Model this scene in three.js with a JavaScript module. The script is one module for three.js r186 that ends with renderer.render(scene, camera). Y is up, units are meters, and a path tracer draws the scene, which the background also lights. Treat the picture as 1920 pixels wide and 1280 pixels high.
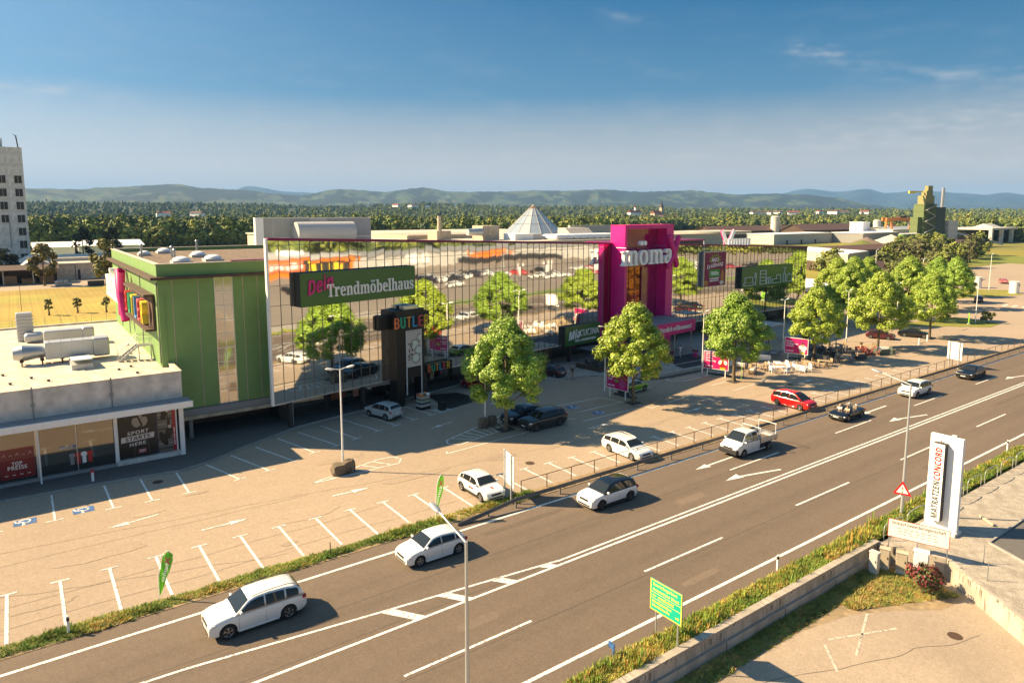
import * as THREE from 'three';
import { mergeGeometries } from 'three/addons/utils/BufferGeometryUtils.js';
import { RoundedBoxGeometry } from 'three/addons/geometries/RoundedBoxGeometry.js';
import { FontLoader } from 'three/addons/loaders/FontLoader.js';
import { TextGeometry } from 'three/addons/geometries/TextGeometry.js';
import { MarchingCubes } from 'three/addons/objects/MarchingCubes.js';
import { Brush, Evaluator, SUBTRACTION } from 'three-bvh-csg';

// ------------------------------------------------------------------ camera, sky, sun, exposure
// X runs along the main road, Z across it (towards the far side from the shops), metres
const scene = new THREE.Scene();
const renderer = new THREE.WebGLRenderer({ antialias: true });
renderer.toneMapping = THREE.LinearToneMapping;
renderer.toneMappingExposure = 2.75;
renderer.shadowMap.enabled = true;
const camera = new THREE.PerspectiveCamera(2 * Math.atan(640 / 1288) * 180 / Math.PI, 1.5, 0.5, 60000);
const YAW = 54.05 * Math.PI / 180, PITCH = 7.22 * Math.PI / 180;
camera.position.set(0, 20.3, 0);
camera.lookAt(Math.cos(YAW) * Math.cos(PITCH), 20.3 - Math.sin(PITCH), -Math.sin(YAW) * Math.cos(PITCH));
camera.setViewOffset(1920, 1280, 0, 77, 1920, 1280);
const SUN_AZ = 42 * Math.PI / 180, SUN_EL = Math.atan(1 / 1.42);
const sunDir = new THREE.Vector3(-Math.cos(SUN_AZ) * Math.cos(SUN_EL), Math.sin(SUN_EL), -Math.sin(SUN_AZ) * Math.cos(SUN_EL));
const sun = new THREE.DirectionalLight(new THREE.Color().setRGB(1, 0.745, 0.42), 5);
sun.position.copy(sunDir).multiplyScalar(300).add(new THREE.Vector3(60, 0, -45));
sun.target.position.set(60, 0, -45);
sun.castShadow = true; sun.shadow.mapSize.set(4096, 4096);
Object.assign(sun.shadow.camera, { left: -160, right: 160, top: 160, bottom: -160, near: 10, far: 700 });
scene.add(sun, sun.target);
const SKY_GAIN = 1 / 2.6;

// ------------------------------------------------------------------ noise and random numbers
function rng(seed) { let s = seed >>> 0; return () => { s = (s + 0x6D2B79F5) | 0; let t = Math.imul(s ^ (s >>> 15), 1 | s); t = (t + Math.imul(t ^ (t >>> 7), 61 | t)) ^ t; return ((t ^ (t >>> 14)) >>> 0) / 4294967296; }; }
const HT = (() => { const r = rng(11), a = new Float32Array(4096); for (let i = 0; i < 4096; i++) a[i] = r(); return a; })();
const hs = (i, j) => HT[(Math.imul(i, 374761) ^ Math.imul(j, 668265) ^ (Math.imul(i, 31) + Math.imul(j, 17) >> 3)) & 4095];
const sm = t => t * t * (3 - 2 * t), clamp = (v, a = 0, b = 1) => v < a ? a : v > b ? b : v, lerp = (a, b, t) => a + (b - a) * t;
const sstep = (a, b, x) => sm(clamp((x - a) / (b - a)));
function vn(x, y, per = 0) {
  const i = Math.floor(x), j = Math.floor(y), u = sm(x - i), v = sm(y - j), w = k => per ? ((k % per) + per) % per : k;
  return lerp(lerp(hs(w(i), w(j)), hs(w(i + 1), w(j)), u), lerp(hs(w(i), w(j + 1)), hs(w(i + 1), w(j + 1)), u), v);
}
function fbm(x, y, o = 4, per = 0) { let s = 0, a = 0.5, n = 0; for (let k = 0; k < o; k++) { s += a * vn(x + k * 37, y + k * 17, per); n += a; a /= 2; x *= 2; y *= 2; per *= 2; } return s / n; }

// ------------------------------------------------------------------ sky (air and thin clouds only)
{
  const W = 2048, Hh = 1024, d = new Float32Array(W * Hh * 4), AZ0 = -YAW;   // picture centre looks along azimuth -YAW
  const stops = [[0, .66, .63, .60], [3.6, .58, .56, .54], [6.6, .35, .42, .475], [9.3, .085, .25, .42], [16.4, .008, .14, .33], [24, .025, .13, .30], [45, .035, .125, .27], [90, .05, .13, .26]];
  const wisp = [[22.6, 11.9, 1.7, .45, -.2, .55], [24.6, 11.2, 1.7, .5, -.3, .5], [27.3, 10.4, 1.5, .3, -.1, .25], [31, 9.5, 4.2, .35, -.04, .4], [34, 8.6, 4, .5, -.05, .25], [33, 6.4, 7, .9, .02, .5], [26, 5.0, 9, 1.1, .02, .35], [34, 3.4, 7, .9, 0, .4], [3, 4.6, 9, .7, 0, .25], [-35, 8.4, 4, .45, 0, .35], [-33, 8.0, 3, .3, 0, .3], [-17.5, 5.2, 1.5, .3, -.1, .3], [9, 15, 2.2, .3, -.25, .18], [-6, 3.6, 3, .4, 0, .22], [14, 4.4, 2.4, .4, 0, .16]];
  for (let j = 0; j < Hh; j++) for (let i = 0; i < W; i++) {
    const el = ((j + .5) / Hh - .5) * 180, az = ((i + .5) / W - .5) * 360;
    let e = Math.max(el, 0), k = 0; while (k < stops.length - 2 && stops[k + 1][0] < e) k++;
    const a = stops[k], b = stops[k + 1], t = clamp((e - a[0]) / (b[0] - a[0]));
    let c = [1, 2, 3].map(q => lerp(a[q], b[q], t));
    const ang = Math.acos(clamp(Math.cos(el * Math.PI / 180) * Math.cos(az * Math.PI / 180) * sunDir.x + Math.sin(el * Math.PI / 180) * sunDir.y + Math.cos(el * Math.PI / 180) * Math.sin(az * Math.PI / 180) * sunDir.z, -1, 1)) * 180 / Math.PI, glow = Math.exp(-ang * ang / 2200);   // brighter air round the sun
    c = c.map((v, q) => v + glow * [.52, .74, .92][q]);
    if (el < -1) { const o = (j * W + i) * 4; for (let q = 0; q < 3; q++) d[o + q] = c[q] * SKY_GAIN; d[o + 3] = 1; continue; }
    const n = fbm(az * .35, el * 1.6, 5), haze = sstep(.5, .8, n) * Math.exp(-e / 7) * .22;
    let cl = haze; let da = az - AZ0 * 180 / Math.PI; da = ((da + 540) % 360) - 180;
    for (const [x, y, w, h, sl, s] of wisp) { const u = (da - x) / w, v = (el - y - sl * (da - x)) / h, g = Math.exp(-u * u - v * v); if (g > .01) cl += s * g * sstep(.34, .8, fbm(da * .7 + 40, el * 5 + da * .5, 6)); }
    const far = sstep(30, 90, Math.abs(da)); cl += far * sstep(.55, .8, fbm(az * .12 + 9, el * .5, 5)) * Math.exp(-e / 14) * .35;
    cl = clamp(cl); const cc = [.72, .70, .68];
    const o = (j * W + i) * 4; for (let q = 0; q < 3; q++) d[o + q] = lerp(c[q], cc[q], cl) * SKY_GAIN; d[o + 3] = 1;
  }
  const t = new THREE.DataTexture(d, W, Hh, THREE.RGBAFormat, THREE.FloatType); t.mapping = THREE.EquirectangularReflectionMapping; t.magFilter = t.minFilter = THREE.LinearFilter; t.needsUpdate = true;
  scene.background = t; scene.environment = t;
}

// ------------------------------------------------------------------ helpers
const PI = Math.PI, deg = a => a * PI / 180, usedNames = {};
function numbered(n) { const k = usedNames[n] = (usedNames[n] ?? -1) + 1; return k ? `${n}_${String(k).padStart(3, '0')}` : n; }
const V = (x, y, z) => new THREE.Vector3(x, y, z);
function clean(g) { if (g.index) g = g.toNonIndexed(); for (const k of Object.keys(g.attributes)) if (!['position', 'normal', 'uv', 'color'].includes(k)) g.deleteAttribute(k); if (!g.attributes.normal) g.computeVertexNormals(); if (!g.attributes.uv) wuv(g); g.clearGroups?.(); return g; }
function mg(list) { list = list.flat().map(clean); if (list.length === 1) return list[0]; const c = list.some(g => g.attributes.color); if (c) for (const g of list) if (!g.attributes.color) g.setAttribute('color', new THREE.BufferAttribute(new Float32Array(g.attributes.position.count * 3).fill(1), 3)); return mergeGeometries(list); }
function wuv(g) {   // uv in metres, from the side each face looks to
  const p = g.attributes.position, n = g.attributes.normal, u = new Float32Array(p.count * 2);
  for (let i = 0; i < p.count; i++) { const ax = Math.abs(n.getX(i)), ay = Math.abs(n.getY(i)), az = Math.abs(n.getZ(i)); let a, b; if (ay > ax && ay > az) { a = p.getX(i); b = p.getZ(i); } else if (ax > az) { a = p.getZ(i); b = p.getY(i); } else { a = p.getX(i); b = p.getY(i); } u[2 * i] = a; u[2 * i + 1] = b; }
  g.setAttribute('uv', new THREE.BufferAttribute(u, 2)); return g;
}
function bx(x0, x1, y0, y1, z0, z1) { const g = new THREE.BoxGeometry(Math.abs(x1 - x0), Math.abs(y1 - y0), Math.abs(z1 - z0)); g.translate((x0 + x1) / 2, (y0 + y1) / 2, (z0 + z1) / 2); return wuv(g.toNonIndexed()); }
function rbx(x0, x1, y0, y1, z0, z1, r = .03, s = 2) { const g = new RoundedBoxGeometry(Math.abs(x1 - x0), Math.abs(y1 - y0), Math.abs(z1 - z0), s, r); g.translate((x0 + x1) / 2, (y0 + y1) / 2, (z0 + z1) / 2); return wuv(clean(g)); }
function cy(r0, r1, h, x, y, z, seg = 10, open = false) { const g = new THREE.CylinderGeometry(r1, r0, h, seg, 1, open); g.translate(x, y + h / 2, z); return clean(g); }   // r0 below, r1 above
function bar(a, b, r, seg = 6, r2 = r) { const d = V(b[0] - a[0], b[1] - a[1], b[2] - a[2]), L = d.length(), g = new THREE.CylinderGeometry(r2, r, L, seg); g.translate(0, L / 2, 0); g.applyQuaternion(new THREE.Quaternion().setFromUnitVectors(V(0, 1, 0), d.normalize())); g.translate(...a); return clean(g); }
function beam(a, b, w, h) { const d = V(b[0] - a[0], b[1] - a[1], b[2] - a[2]), L = d.length(), g = new THREE.BoxGeometry(w, h, L), m = new THREE.Matrix4().lookAt(V(0, 0, 0), d.clone().negate(), Math.abs(d.y) > .99 * L ? V(1, 0, 0) : V(0, 1, 0)); g.translate(0, 0, L / 2); g.applyMatrix4(m); g.translate(...a); return wuv(clean(g)); }
function tube(pts, r, seg = 24, rs = 6) { return clean(new THREE.TubeGeometry(new THREE.CatmullRomCurve3(pts.map(p => V(...p))), seg, r, rs)); }
function quad(a, b, c, d) { const g = new THREE.BufferGeometry(); g.setAttribute('position', new THREE.Float32BufferAttribute([...a, ...b, ...c, ...a, ...c, ...d], 3)); g.setAttribute('uv', new THREE.Float32BufferAttribute([0, 0, 1, 0, 1, 1, 0, 0, 1, 1, 0, 1], 2)); g.computeVertexNormals(); return g; }
function flat(poly, y) {   // horizontal polygon [[x, z], ...]
  const g = new THREE.ShapeGeometry(new THREE.Shape(poly.map(([x, z]) => new THREE.Vector2(x, -z)))); g.rotateX(-PI / 2); g.translate(0, y, 0); return wuv(clean(g));
}
function prism(poly, h0, h1) { const g = new THREE.ExtrudeGeometry(new THREE.Shape(poly.map(([x, z]) => new THREE.Vector2(x, -z))), { depth: h1 - h0, bevelEnabled: false }); g.rotateX(-PI / 2); g.translate(0, h0, 0); return wuv(clean(g)); }
function ribbon(pts, w, y) { const out = []; for (let i = 0; i + 1 < pts.length; i++) { const [a, b] = [pts[i], pts[i + 1]], dx = b[0] - a[0], dz = b[1] - a[1], L = Math.hypot(dx, dz) || 1, nx = -dz / L * w / 2, nz = dx / L * w / 2; out.push(quad([a[0] - nx, y, a[1] - nz], [a[0] + nx, y, a[1] + nz], [b[0] + nx, y, b[1] + nz], [b[0] - nx, y, b[1] - nz])); } const g = mg(out); return wuv(g); }
function grid(x0, x1, z0, z1, nx, nz, y, colour, height) {   // ground sheet with uneven tone
  const g = new THREE.PlaneGeometry(x1 - x0, z1 - z0, nx, nz); g.rotateX(-PI / 2); g.translate((x0 + x1) / 2, y, (z0 + z1) / 2);
  const p = g.attributes.position, c = new Float32Array(p.count * 3), u = g.attributes.uv;
  for (let i = 0; i < p.count; i++) { const x = p.getX(i), z = p.getZ(i); c.set(colour ? colour(x, z) : [1, 1, 1], i * 3); if (height) p.setY(i, y + height(x, z)); u.setXY(i, x, z); }
  g.setAttribute('color', new THREE.BufferAttribute(c, 3)); g.computeVertexNormals(); return g;
}
function move(g, x = 0, y = 0, z = 0, ry = 0) { if (ry) g.rotateY(ry); g.translate(x, y, z); return g; }
function mesh(name, geo, mat, parent = scene, kind) { const m = new THREE.Mesh(Array.isArray(geo) ? mg(geo) : geo, mat); m.name = parent === scene ? numbered(name) : name; m.castShadow = m.receiveShadow = true; if (kind) m.userData.kind = kind; parent.add(m); return m; }
function struct(name, geo, mat) { return mesh(name, geo, mat, scene, 'structure'); }
function tag(o, label, category, group) { o.userData = { ...o.userData, label, category }; if (group) o.userData.group = group; return o; }
function thing(name, label, category, [x, y, z] = [0, 0, 0], turn = 0, group) { const o = new THREE.Group(); o.name = numbered(name); o.position.set(x, y, z); o.rotation.y = turn; scene.add(o); return tag(o, label, category, group); }
function copy(o, label, [x, y, z], turn = 0, group, s = 1) { const c = o.clone(); c.name = numbered(o.name.replace(/_\d\d\d$/, '')); c.userData = { ...o.userData }; scene.add(c); c.position.set(x, y, z); c.rotation.y = turn; c.scale.multiplyScalar(s); if (label) c.userData.label = label; if (group) c.userData.group = group; return c; }

// ------------------------------------------------------------------ textures and materials
function tex(n, fn, rep = 1, srgb = true) {   // fn(u, v) gives [r, g, b] in 0..1, linear unless srgb
  const d = new Uint8Array(n * n * 4); for (let j = 0; j < n; j++) for (let i = 0; i < n; i++) { const c = fn(i / n, j / n, i, j), o = (j * n + i) * 4; for (let q = 0; q < 3; q++) { const v = clamp(Array.isArray(c) ? c[q] : c); d[o + q] = 255 * (srgb ? Math.pow(v, 1 / 2.2) : v); } d[o + 3] = 255; }
  const t = new THREE.DataTexture(d, n, n); t.wrapS = t.wrapT = THREE.RepeatWrapping; t.magFilter = THREE.LinearFilter; t.minFilter = THREE.LinearMipmapLinearFilter; t.generateMipmaps = true; if (srgb) t.colorSpace = THREE.SRGBColorSpace; t.repeat.set(rep, rep); t.needsUpdate = true; return t;
}
const R0 = rng(5);
const tAsph = tex(512, (u, v) => .62 + .3 * (R0() - .5) + .08 * (fbm(u * 16, v * 16, 4, 16) - .5) + .1 * (vn(u * 64, v * 64, 64) - .5) + .12 * (vn(u * 128 + 5, v * 128, 128) - .5) + (R0() > .985 ? .25 : 0) - (R0() > .97 ? .22 : 0), 1 / 5);
const tConc = tex(512, (u, v) => .72 + .45 * (fbm(u * 6, v * 6, 5, 6) - .5) + .12 * (R0() - .5), 1 / 4);
const tStain = tex(512, (u, v) => { const s = fbm(u * 40, v * 3, 3, 40), n = fbm(u * 8, v * 8, 4, 8); return [.78, .76, .73].map(c => c + .5 * (n - .5) - .6 * sstep(.52, .8, s) * sstep(.35, .7, n)); }, 1 / 5);
const tGrass = tex(512, (u, v) => { const a = fbm(u * 12, v * 12, 4, 12), b = R0(), c = fbm(u * 50 + 3, v * 50, 2, 50); const d = .45 + .7 * a + .35 * (b - .5); return [d * (.85 + .4 * (c - .5)), d * .95, d * .5]; }, 1 / 4);
const tSoil = tex(512, (u, v) => { const a = fbm(u * 10, v * 10, 5, 10); return [.75, .66, .52].map(c => c * (.55 + .75 * a + .3 * (R0() - .5))); }, 1 / 3);
const tGravel = tex(512, (u, v) => .55 + .5 * (fbm(u * 90, v * 90, 2, 90) - .5) + .35 * (R0() - .5) + .3 * (fbm(u * 8, v * 8, 3, 8) - .5), 1 / 3);
const tPaint = tex(256, (u, v) => .86 + .16 * (fbm(u * 10, v * 10, 4, 10) - .5) - .5 * sstep(.56, .74, fbm(u * 24, v * 24, 3, 24)) + .08 * (R0() - .5), 1 / 2);
const tPlain = tex(256, (u, v) => .9 + .14 * (fbm(u * 5, v * 5, 4, 5) - .5) + .05 * (R0() - .5), 1 / 6);
const bGrain = tex(256, () => R0(), 1 / 1.2, false), bWave = tex(256, (u, v) => fbm(u * 5, v * 5, 3, 5), 1 / 3, false);
function M(c, rough = .8, o = {}) { const { phys, ...r } = o, m = new (phys ? THREE.MeshPhysicalMaterial : THREE.MeshStandardMaterial)({ roughness: rough, ...r }); Array.isArray(c) ? m.color.setRGB(...c) : m.color.set(c); m.side = THREE.DoubleSide; return m; }
const VC = { vertexColors: true };
const mat = {
  lot: M([.575, .45, .335], .92, { map: tAsph, ...VC, bumpMap: bGrain, bumpScale: .003 }), road: M([.245, .185, .139], .9, { map: tAsph, ...VC, bumpMap: bGrain, bumpScale: .004 }),
  paint: M([.88, .86, .82], .7, { map: tPaint }), blue: M([.05, .16, .42], .7, { map: tPaint }), kerb: M([.42, .40, .37], .9, { map: tConc }),
  pave: M([.20, .19, .18], .9, { map: tAsph, ...VC }), paving: M([.50, .45, .40], .9, { map: tConc }), conc: M([.52, .47, .41], .9, { map: tStain, bumpMap: bWave, bumpScale: .01 }), concL: M([.86, .81, .75], .9, { map: tConc }),
  grassG: M([.20, .24, .13], 1, { map: tGrass, ...VC }), soil: M([.42, .36, .27], 1, { map: tSoil, ...VC }), seam: M([.06, .055, .05], .8),
  letter: M([.92, .93, .94], .4), mull: M([.13, .125, .12], .5, { metalness: .4 }), worn: M([.62, .55, .46], .8, { map: tPaint }), white: M([.86, .86, .85], .5), whiteM: M([.78, .78, .78], .35), alu: M([.62, .63, .64], .35, { metalness: .85 }), steel: M([.45, .46, .47], .45, { metalness: .8 }), zincD: M([.22, .21, .20], .6, { metalness: .3, map: tConc }), zinc: M([.55, .57, .58], .5, { metalness: .6, map: tPlain }),
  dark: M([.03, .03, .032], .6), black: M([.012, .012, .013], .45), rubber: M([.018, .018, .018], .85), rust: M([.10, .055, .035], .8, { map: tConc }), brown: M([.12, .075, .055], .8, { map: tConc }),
  magenta: M([.80, .012, .27], .35, { map: tPlain }), magDark: M([.22, .006, .075], .35), pink: M([.68, .02, .22], .5), green: M([.20, .36, .115], .55, { map: tPlain, bumpMap: bWave, bumpScale: .004 }), greenSign: M([.055, .17, .045], .28, { map: tPlain }), lime: M([.30, .62, .08], .5),
  glass: M([.04, .045, .05], .05, { metalness: 0, phys: true, clearcoat: 1 }), glassBlue: M([.10, .13, .15], .06, { metalness: .3 }), mirror: M([.77, .79, .79], .03, { metalness: 1 }),
  pane: M([.9, .93, .93], .02, { phys: true, transmission: 1, thickness: 0, ior: 1.5 }),
  gravelRoof: M([.36, .27, .20], 1, { map: tGravel, bumpMap: bGrain, bumpScale: .02 }), roofMem: M([.74, .66, .55], .85, { map: tConc }), bark: M([.20, .16, .10], .95, { map: tConc }), rock: M([.22, .18, .14], .95, { map: tStain, bumpMap: bWave, bumpScale: .05 }),
  red: M([.55, .02, .02], .4), orange: M([.85, .22, .02], .5), yellow: M([.85, .62, .04], .5), wood: M([.40, .25, .13], .7, { map: tConc }), beige: M([.62, .53, .40], .8, { map: tConc }), grey: M([.30, .30, .30], .7, { map: tPlain }), greyL: M([.55, .54, .52], .7, { map: tPlain }), redRoof: M([.30, .085, .05], .85, { map: tConc }), brownRoof: M([.17, .095, .075], .85, { map: tConc })
};
const font = {}; for (const k of ['sans_bold', 'sans_regular', 'serif_bold']) font[k] = await new FontLoader().loadAsync(`fonts/droid/droid_${k}.typeface.json`);
function text(s, f, size, depth, width, seg = 3) {   // text geometry with its lower left corner at the origin, stretched to a width in metres if given
  const g = new TextGeometry(s, { font: font[f], size, depth, curveSegments: seg }); g.computeBoundingBox(); const b = g.boundingBox; g.translate(-b.min.x, 0, 0); if (width) g.scale(width / (b.max.x - b.min.x), 1, 1); return clean(g);
}
function print(w, h, draw, rough = .55, o = {}) { const c = document.createElement('canvas'); c.width = w; c.height = h; const x = c.getContext('2d'); draw(x, w, h); const t = new THREE.CanvasTexture(c); t.colorSpace = THREE.SRGBColorSpace; return M([1, 1, 1], rough, { map: t, ...o }); }
function sheet(w, h, m, t = 0) { const g = new THREE.PlaneGeometry(w, h); g.translate(0, 0, t); return g; }
// the curved mirror front of the furniture store, seen from above
const fz = x => { const t = x - 18.4; return -62.7 - .2126 * t + .2126 / 190 * t * t; }, fs = x => -.2126 + .2126 / 95 * (x - 18.4), fturn = x => -Math.atan(fs(x)), ftop = x => 17.9 - .0385 * (x - 18.4);

// ------------------------------------------------------------------ ground, hills, roads
{
  const rs = [0]; for (let r = 30; r < 16000; r *= 1.22) rs.push(r); const N = 220, P = [], C = [], U = [], I = [];
  for (let k = 0; k < rs.length; k++) for (let a = 0; a <= N; a++) {
    const th = a / N * 2 * PI, x = rs[k] * Math.cos(th), z = rs[k] * Math.sin(th); P.push(x, -1.4, z); U.push(x, z);
    const f = fbm(x / 260 + 50, z / 260 + 9, 3), q = hs(Math.floor(x / 210 + z / 500), Math.floor(z / 170 - x / 600));
    const c = q > .7 ? [1.5, 1.15, .55] : q > .45 ? [.85, 1.05, .45] : [.75, .8, .5]; C.push(...c.map(v => v * (.6 + .6 * f)));
  }
  for (let k = 0; k + 1 < rs.length; k++) for (let a = 0; a < N; a++) { const i = k * (N + 1) + a, j = i + N + 1; I.push(i, i + 1, j, i + 1, j + 1, j); }
  const g = new THREE.BufferGeometry(); g.setAttribute('position', new THREE.Float32BufferAttribute(P, 3)); g.setAttribute('uv', new THREE.Float32BufferAttribute(U, 2)); g.setAttribute('color', new THREE.Float32BufferAttribute(C, 3)); g.setIndex(I); g.computeVertexNormals();
  struct('ground', g, M([.26, .25, .14], 1, { map: tGrass, ...VC }));
}
const viewDir = a => { const t = -YAW + deg(a); return [Math.cos(t), Math.sin(t)]; };   // azimuth in degrees, 0 is the line of sight
function hillRange(prof, d0, d1, seed, cols, rough) {   // a range of hills: table of [azimuth, ridge height], from distance d0 to d1
  const A = 360, B = 26, P = [], C = [], I = [], U = [];
  for (let j = 0; j <= B; j++) for (let i = 0; i <= A; i++) {
    const a = lerp(prof[0][0], prof[prof.length - 1][0], i / A); let k = 0; while (k < prof.length - 2 && prof[k + 1][0] < a) k++;
    const t = clamp((a - prof[k][0]) / (prof[k + 1][0] - prof[k][0])), h = lerp(prof[k][1], prof[k + 1][1], sm(t)), s = j / B, [dx, dz] = viewDir(a), n = fbm(a * .45 + seed, s * 3 + seed, 5), n2 = fbm(a * 3 + seed, s * 16, 3);
    const rise = s < .84 ? Math.pow(s / .84, 1.25) : 1 - (s - .84) / .16 * .35, edge = sstep(0, .15, s) * (1 - sstep(.6, .84, s)), r = lerp(d0, d1, s);
    P.push(dx * r, -2 + h * rise * (1 + edge * .55 * (n - .5)) + rough * (n2 - .5) * sstep(0, .1, s), dz * r); U.push(dx * r, dz * r);
    const w = fbm(a * .9 + seed * 3, s * 9, 4), f = hs(Math.floor(a * 4 + seed), Math.floor(s * 26 + a)); C.push(...(w > .535 ? cols[1 + (f > .5 ? 1 : 0)] : cols[0]).map(v => v * (.75 + .5 * n2)));
  }
  for (let j = 0; j < B; j++) for (let i = 0; i < A; i++) { const p = j * (A + 1) + i, q = p + A + 1; I.push(p, p + 1, q, p + 1, q + 1, q); }
  const g = new THREE.BufferGeometry(); g.setAttribute('position', new THREE.Float32BufferAttribute(P, 3)); g.setAttribute('uv', new THREE.Float32BufferAttribute(U, 2)); g.setAttribute('color', new THREE.Float32BufferAttribute(C, 3)); g.setIndex(I); g.computeVertexNormals();
  return struct('hills', g, M([1, 1, 1], 1, VC));
}
hillRange([[-40.5, 208], [-35.0, 214], [-32.0, 213], [-30.4, 234], [-25.5, 268], [-24.1, 241], [-21.4, 231], [-18.7, 199], [-17.1, 185], [-13.8, 245], [-10.5, 221], [-7.5, 261], [-4.8, 224], [-1.3, 225], [2.2, 236], [4.4, 235], [7.5, 245], [10.5, 221], [14.3, 229], [17.9, 194], [20.7, 197], [22.6, 189], [24.8, 157], [27.6, 92], [29.7, 57], [32.9, 56], [36.5, 63], [41.3, 81]], 3600, 7000, 3, [[.006, .022, .022], [.03, .065, .04], [.065, .085, .045]], 16);
hillRange([[-40.5, 266], [-30.4, 319], [-22.6, 404], [-20.7, 539], [-17.9, 438], [-11.3, 360], [-2.6, 389], [14.7, 378], [20.7, 387], [23.0, 477], [25.2, 417], [27.0, 463], [28.3, 386], [30.4, 419], [32.9, 369], [34.4, 335], [35.3, 369], [36.5, 326], [41.3, 367]], 8500, 15000, 8, [[.008, .022, .028], [.02, .045, .04], [.025, .045, .04]], 20);
hillRange([[-40.5, 52], [-34.7, 52], [-31.9, 51], [-28.7, 48], [-25.9, 49], [-20.3, 46], [-18.7, 40], [-14.7, 36], [-11.3, 47], [-8.8, 52], [-5.7, 54], [-3.5, 43], [0.0, 38], [6.2, 36], [9.6, 43], [13.0, 29], [18.7, 27], [26.2, 22], [31.7, 24], [36.5, 22], [41.3, 23]], 1500, 3000, 5, [[.025, .045, .02], [.028, .05, .022], [.04, .055, .025]], 9);

const landTone = (x, z) => { const f = fbm(x / 60 + 50, z / 60 + 9, 4), q = hs(Math.floor(x / 90 + z / 300), Math.floor(z / 80 - x / 400)), c = q > .72 ? [1.5, 1.2, .6] : q > .4 ? [.95, 1.05, .5] : [1.2, 1.05, .65]; return c.map(v => v * (.6 + .7 * f)); };
struct('land', [grid(-900, 1500, -1500, -38.4, 120, 80, -.14, landTone), grid(46, 1500, -38.4, 700, 90, 60, -.14, landTone)], M([.26, .25, .14], 1, { map: tGrass, ...VC }));
// road and car park
const tone = (s, a, k = .5) => (x, z) => { const n = fbm(x / s + 7, z / s + 3, 4), m = fbm(x / 2.3, z / 2.3, 2), v = 1 + k * (n - .5) + .05 * (m - .5); return [v * a[0], v * a[1], v * a[2]]; };
const wheelTone = (x, z) => { const n = fbm(x / 14 + 2, z / 1.1 + 3, 4), m = fbm(x / 30, z / 4, 3), ln = Math.abs(Math.abs(((z + 22) % 3.5) + 1.75) - .8), v = .98 + .14 * (n - .5) + .16 * (m - .5) - .1 * sstep(.35, 0, ln); return [v, v, v]; };
const road = struct('road', grid(-70, 700, -37.3, -20.9, 400, 26, 0, wheelTone), mat.road);
const lot = struct('parking_lot', grid(-70, 330, -108, -38.5, 330, 80, -.012, tone(14, [1, 1, 1], .2)), mat.lot);
const verge = struct('roadside_verge', grid(-70, 29.5, -38.5, -37.3, 120, 3, .02, tone(2, [1, 1, .9], .9), (x, z) => .1 * sstep(0, .5, .6 - Math.abs(z + 37.9)) * fbm(x, z, 2)), mat.soil);
struct('guardrail_strip', grid(29.5, 330, -38.5, -37.3, 200, 2, .012, tone(3, [.9, .85, .8], .6)), mat.soil);
const verge2 = struct('roadside_verge', grid(-70, 330, -20.9, -19.55, 300, 4, .03, tone(2, [1, 1, .9], .9)), mat.soil);
const mk = (name, parent, geo, m = mat.paint) => mesh(name, geo, m, parent);
const YM = .008, YL = .004;
mk('edge_line', road, ribbon([[-70, -36], [330, -36]], .2, YM)); mk('edge_line', road, ribbon([[-70, -22], [330, -22]], .2, YM));
mk('centre_line', road, ribbon([[24.6, -29.32], [330, -29.32]], .15, YM)); mk('centre_line', road, ribbon([[-70, -29.05], [24.8, -28.92], [330, -28.92]], .17, YM)); mk('centre_line', road, ribbon([[-70, -33], [-10, -32.6], [5, -31.7], [24.6, -29.36]], .15, YM));
for (const [x0, x1, za, zb] of [[14.15, 15.3, -30.6, -29], [17.3, 18.15, -30.2, -29], [20.45, 21.1, -29.85, -29], [23.5, 24, -29.5, -29]]) mk('hatch_bar', road, wuv(quad([x0 - .3, YM, za], [x0 + .3, YM, za - .05], [x1 + .3, YM, zb], [x1 - .3, YM, zb])));
for (let k = -4; k < 14; k++) { mk('lane_dash', road, ribbon([[12.6 + 15.25 * k, -25.5], [19.7 + 15.25 * k, -25.5]], .15, YM)); if (k > -1) mk('lane_dash', road, ribbon([[45 + 15.7 * k, -32.4], [51.8 + 15.7 * k, -32.5]], .14, YM)); }
function arrow(parent, x, z, len, turn, y, s = 1, bend = 0) { const L = len, pts = [[0, 0], [1.6 * s, .34 * s], [1.5 * s, .09 * s + bend * .1], [L, .09 * s + bend], [L, -.09 * s + bend], [1.5 * s, -.09 * s + bend * .1], [1.6 * s, -.34 * s]].map(([a, b]) => [x + a * Math.cos(turn) - b * Math.sin(turn), z + a * Math.sin(turn) + b * Math.cos(turn)]); mk('arrow_marking', parent, flat(pts, y)); }
for (const X of [42.8, 68.4]) { arrow(road, X, -34.05, 5.6, -.02, YM); arrow(road, X, -31.2, 5.6, 0, YM, 1.15, 1.1); } arrow(road, 98, -31.3, 5.6, 0, YM, 1.1, 1);
// bays along the road: stems with a cross bar
for (let k = -9; k < 43; k++) { const X = -1.66 + 2.395 * k, zt = lerp(-43.9, -41.6, sstep(-2, 50, X)); if (k === -4) continue; mk('bay_line', lot, ribbon([[X, -38.7], [X, zt]], .16, YL)); mk('bay_line', lot, ribbon([[X - .45, zt - .06], [X + .45, zt - .04]], .13, YL)); }
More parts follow.
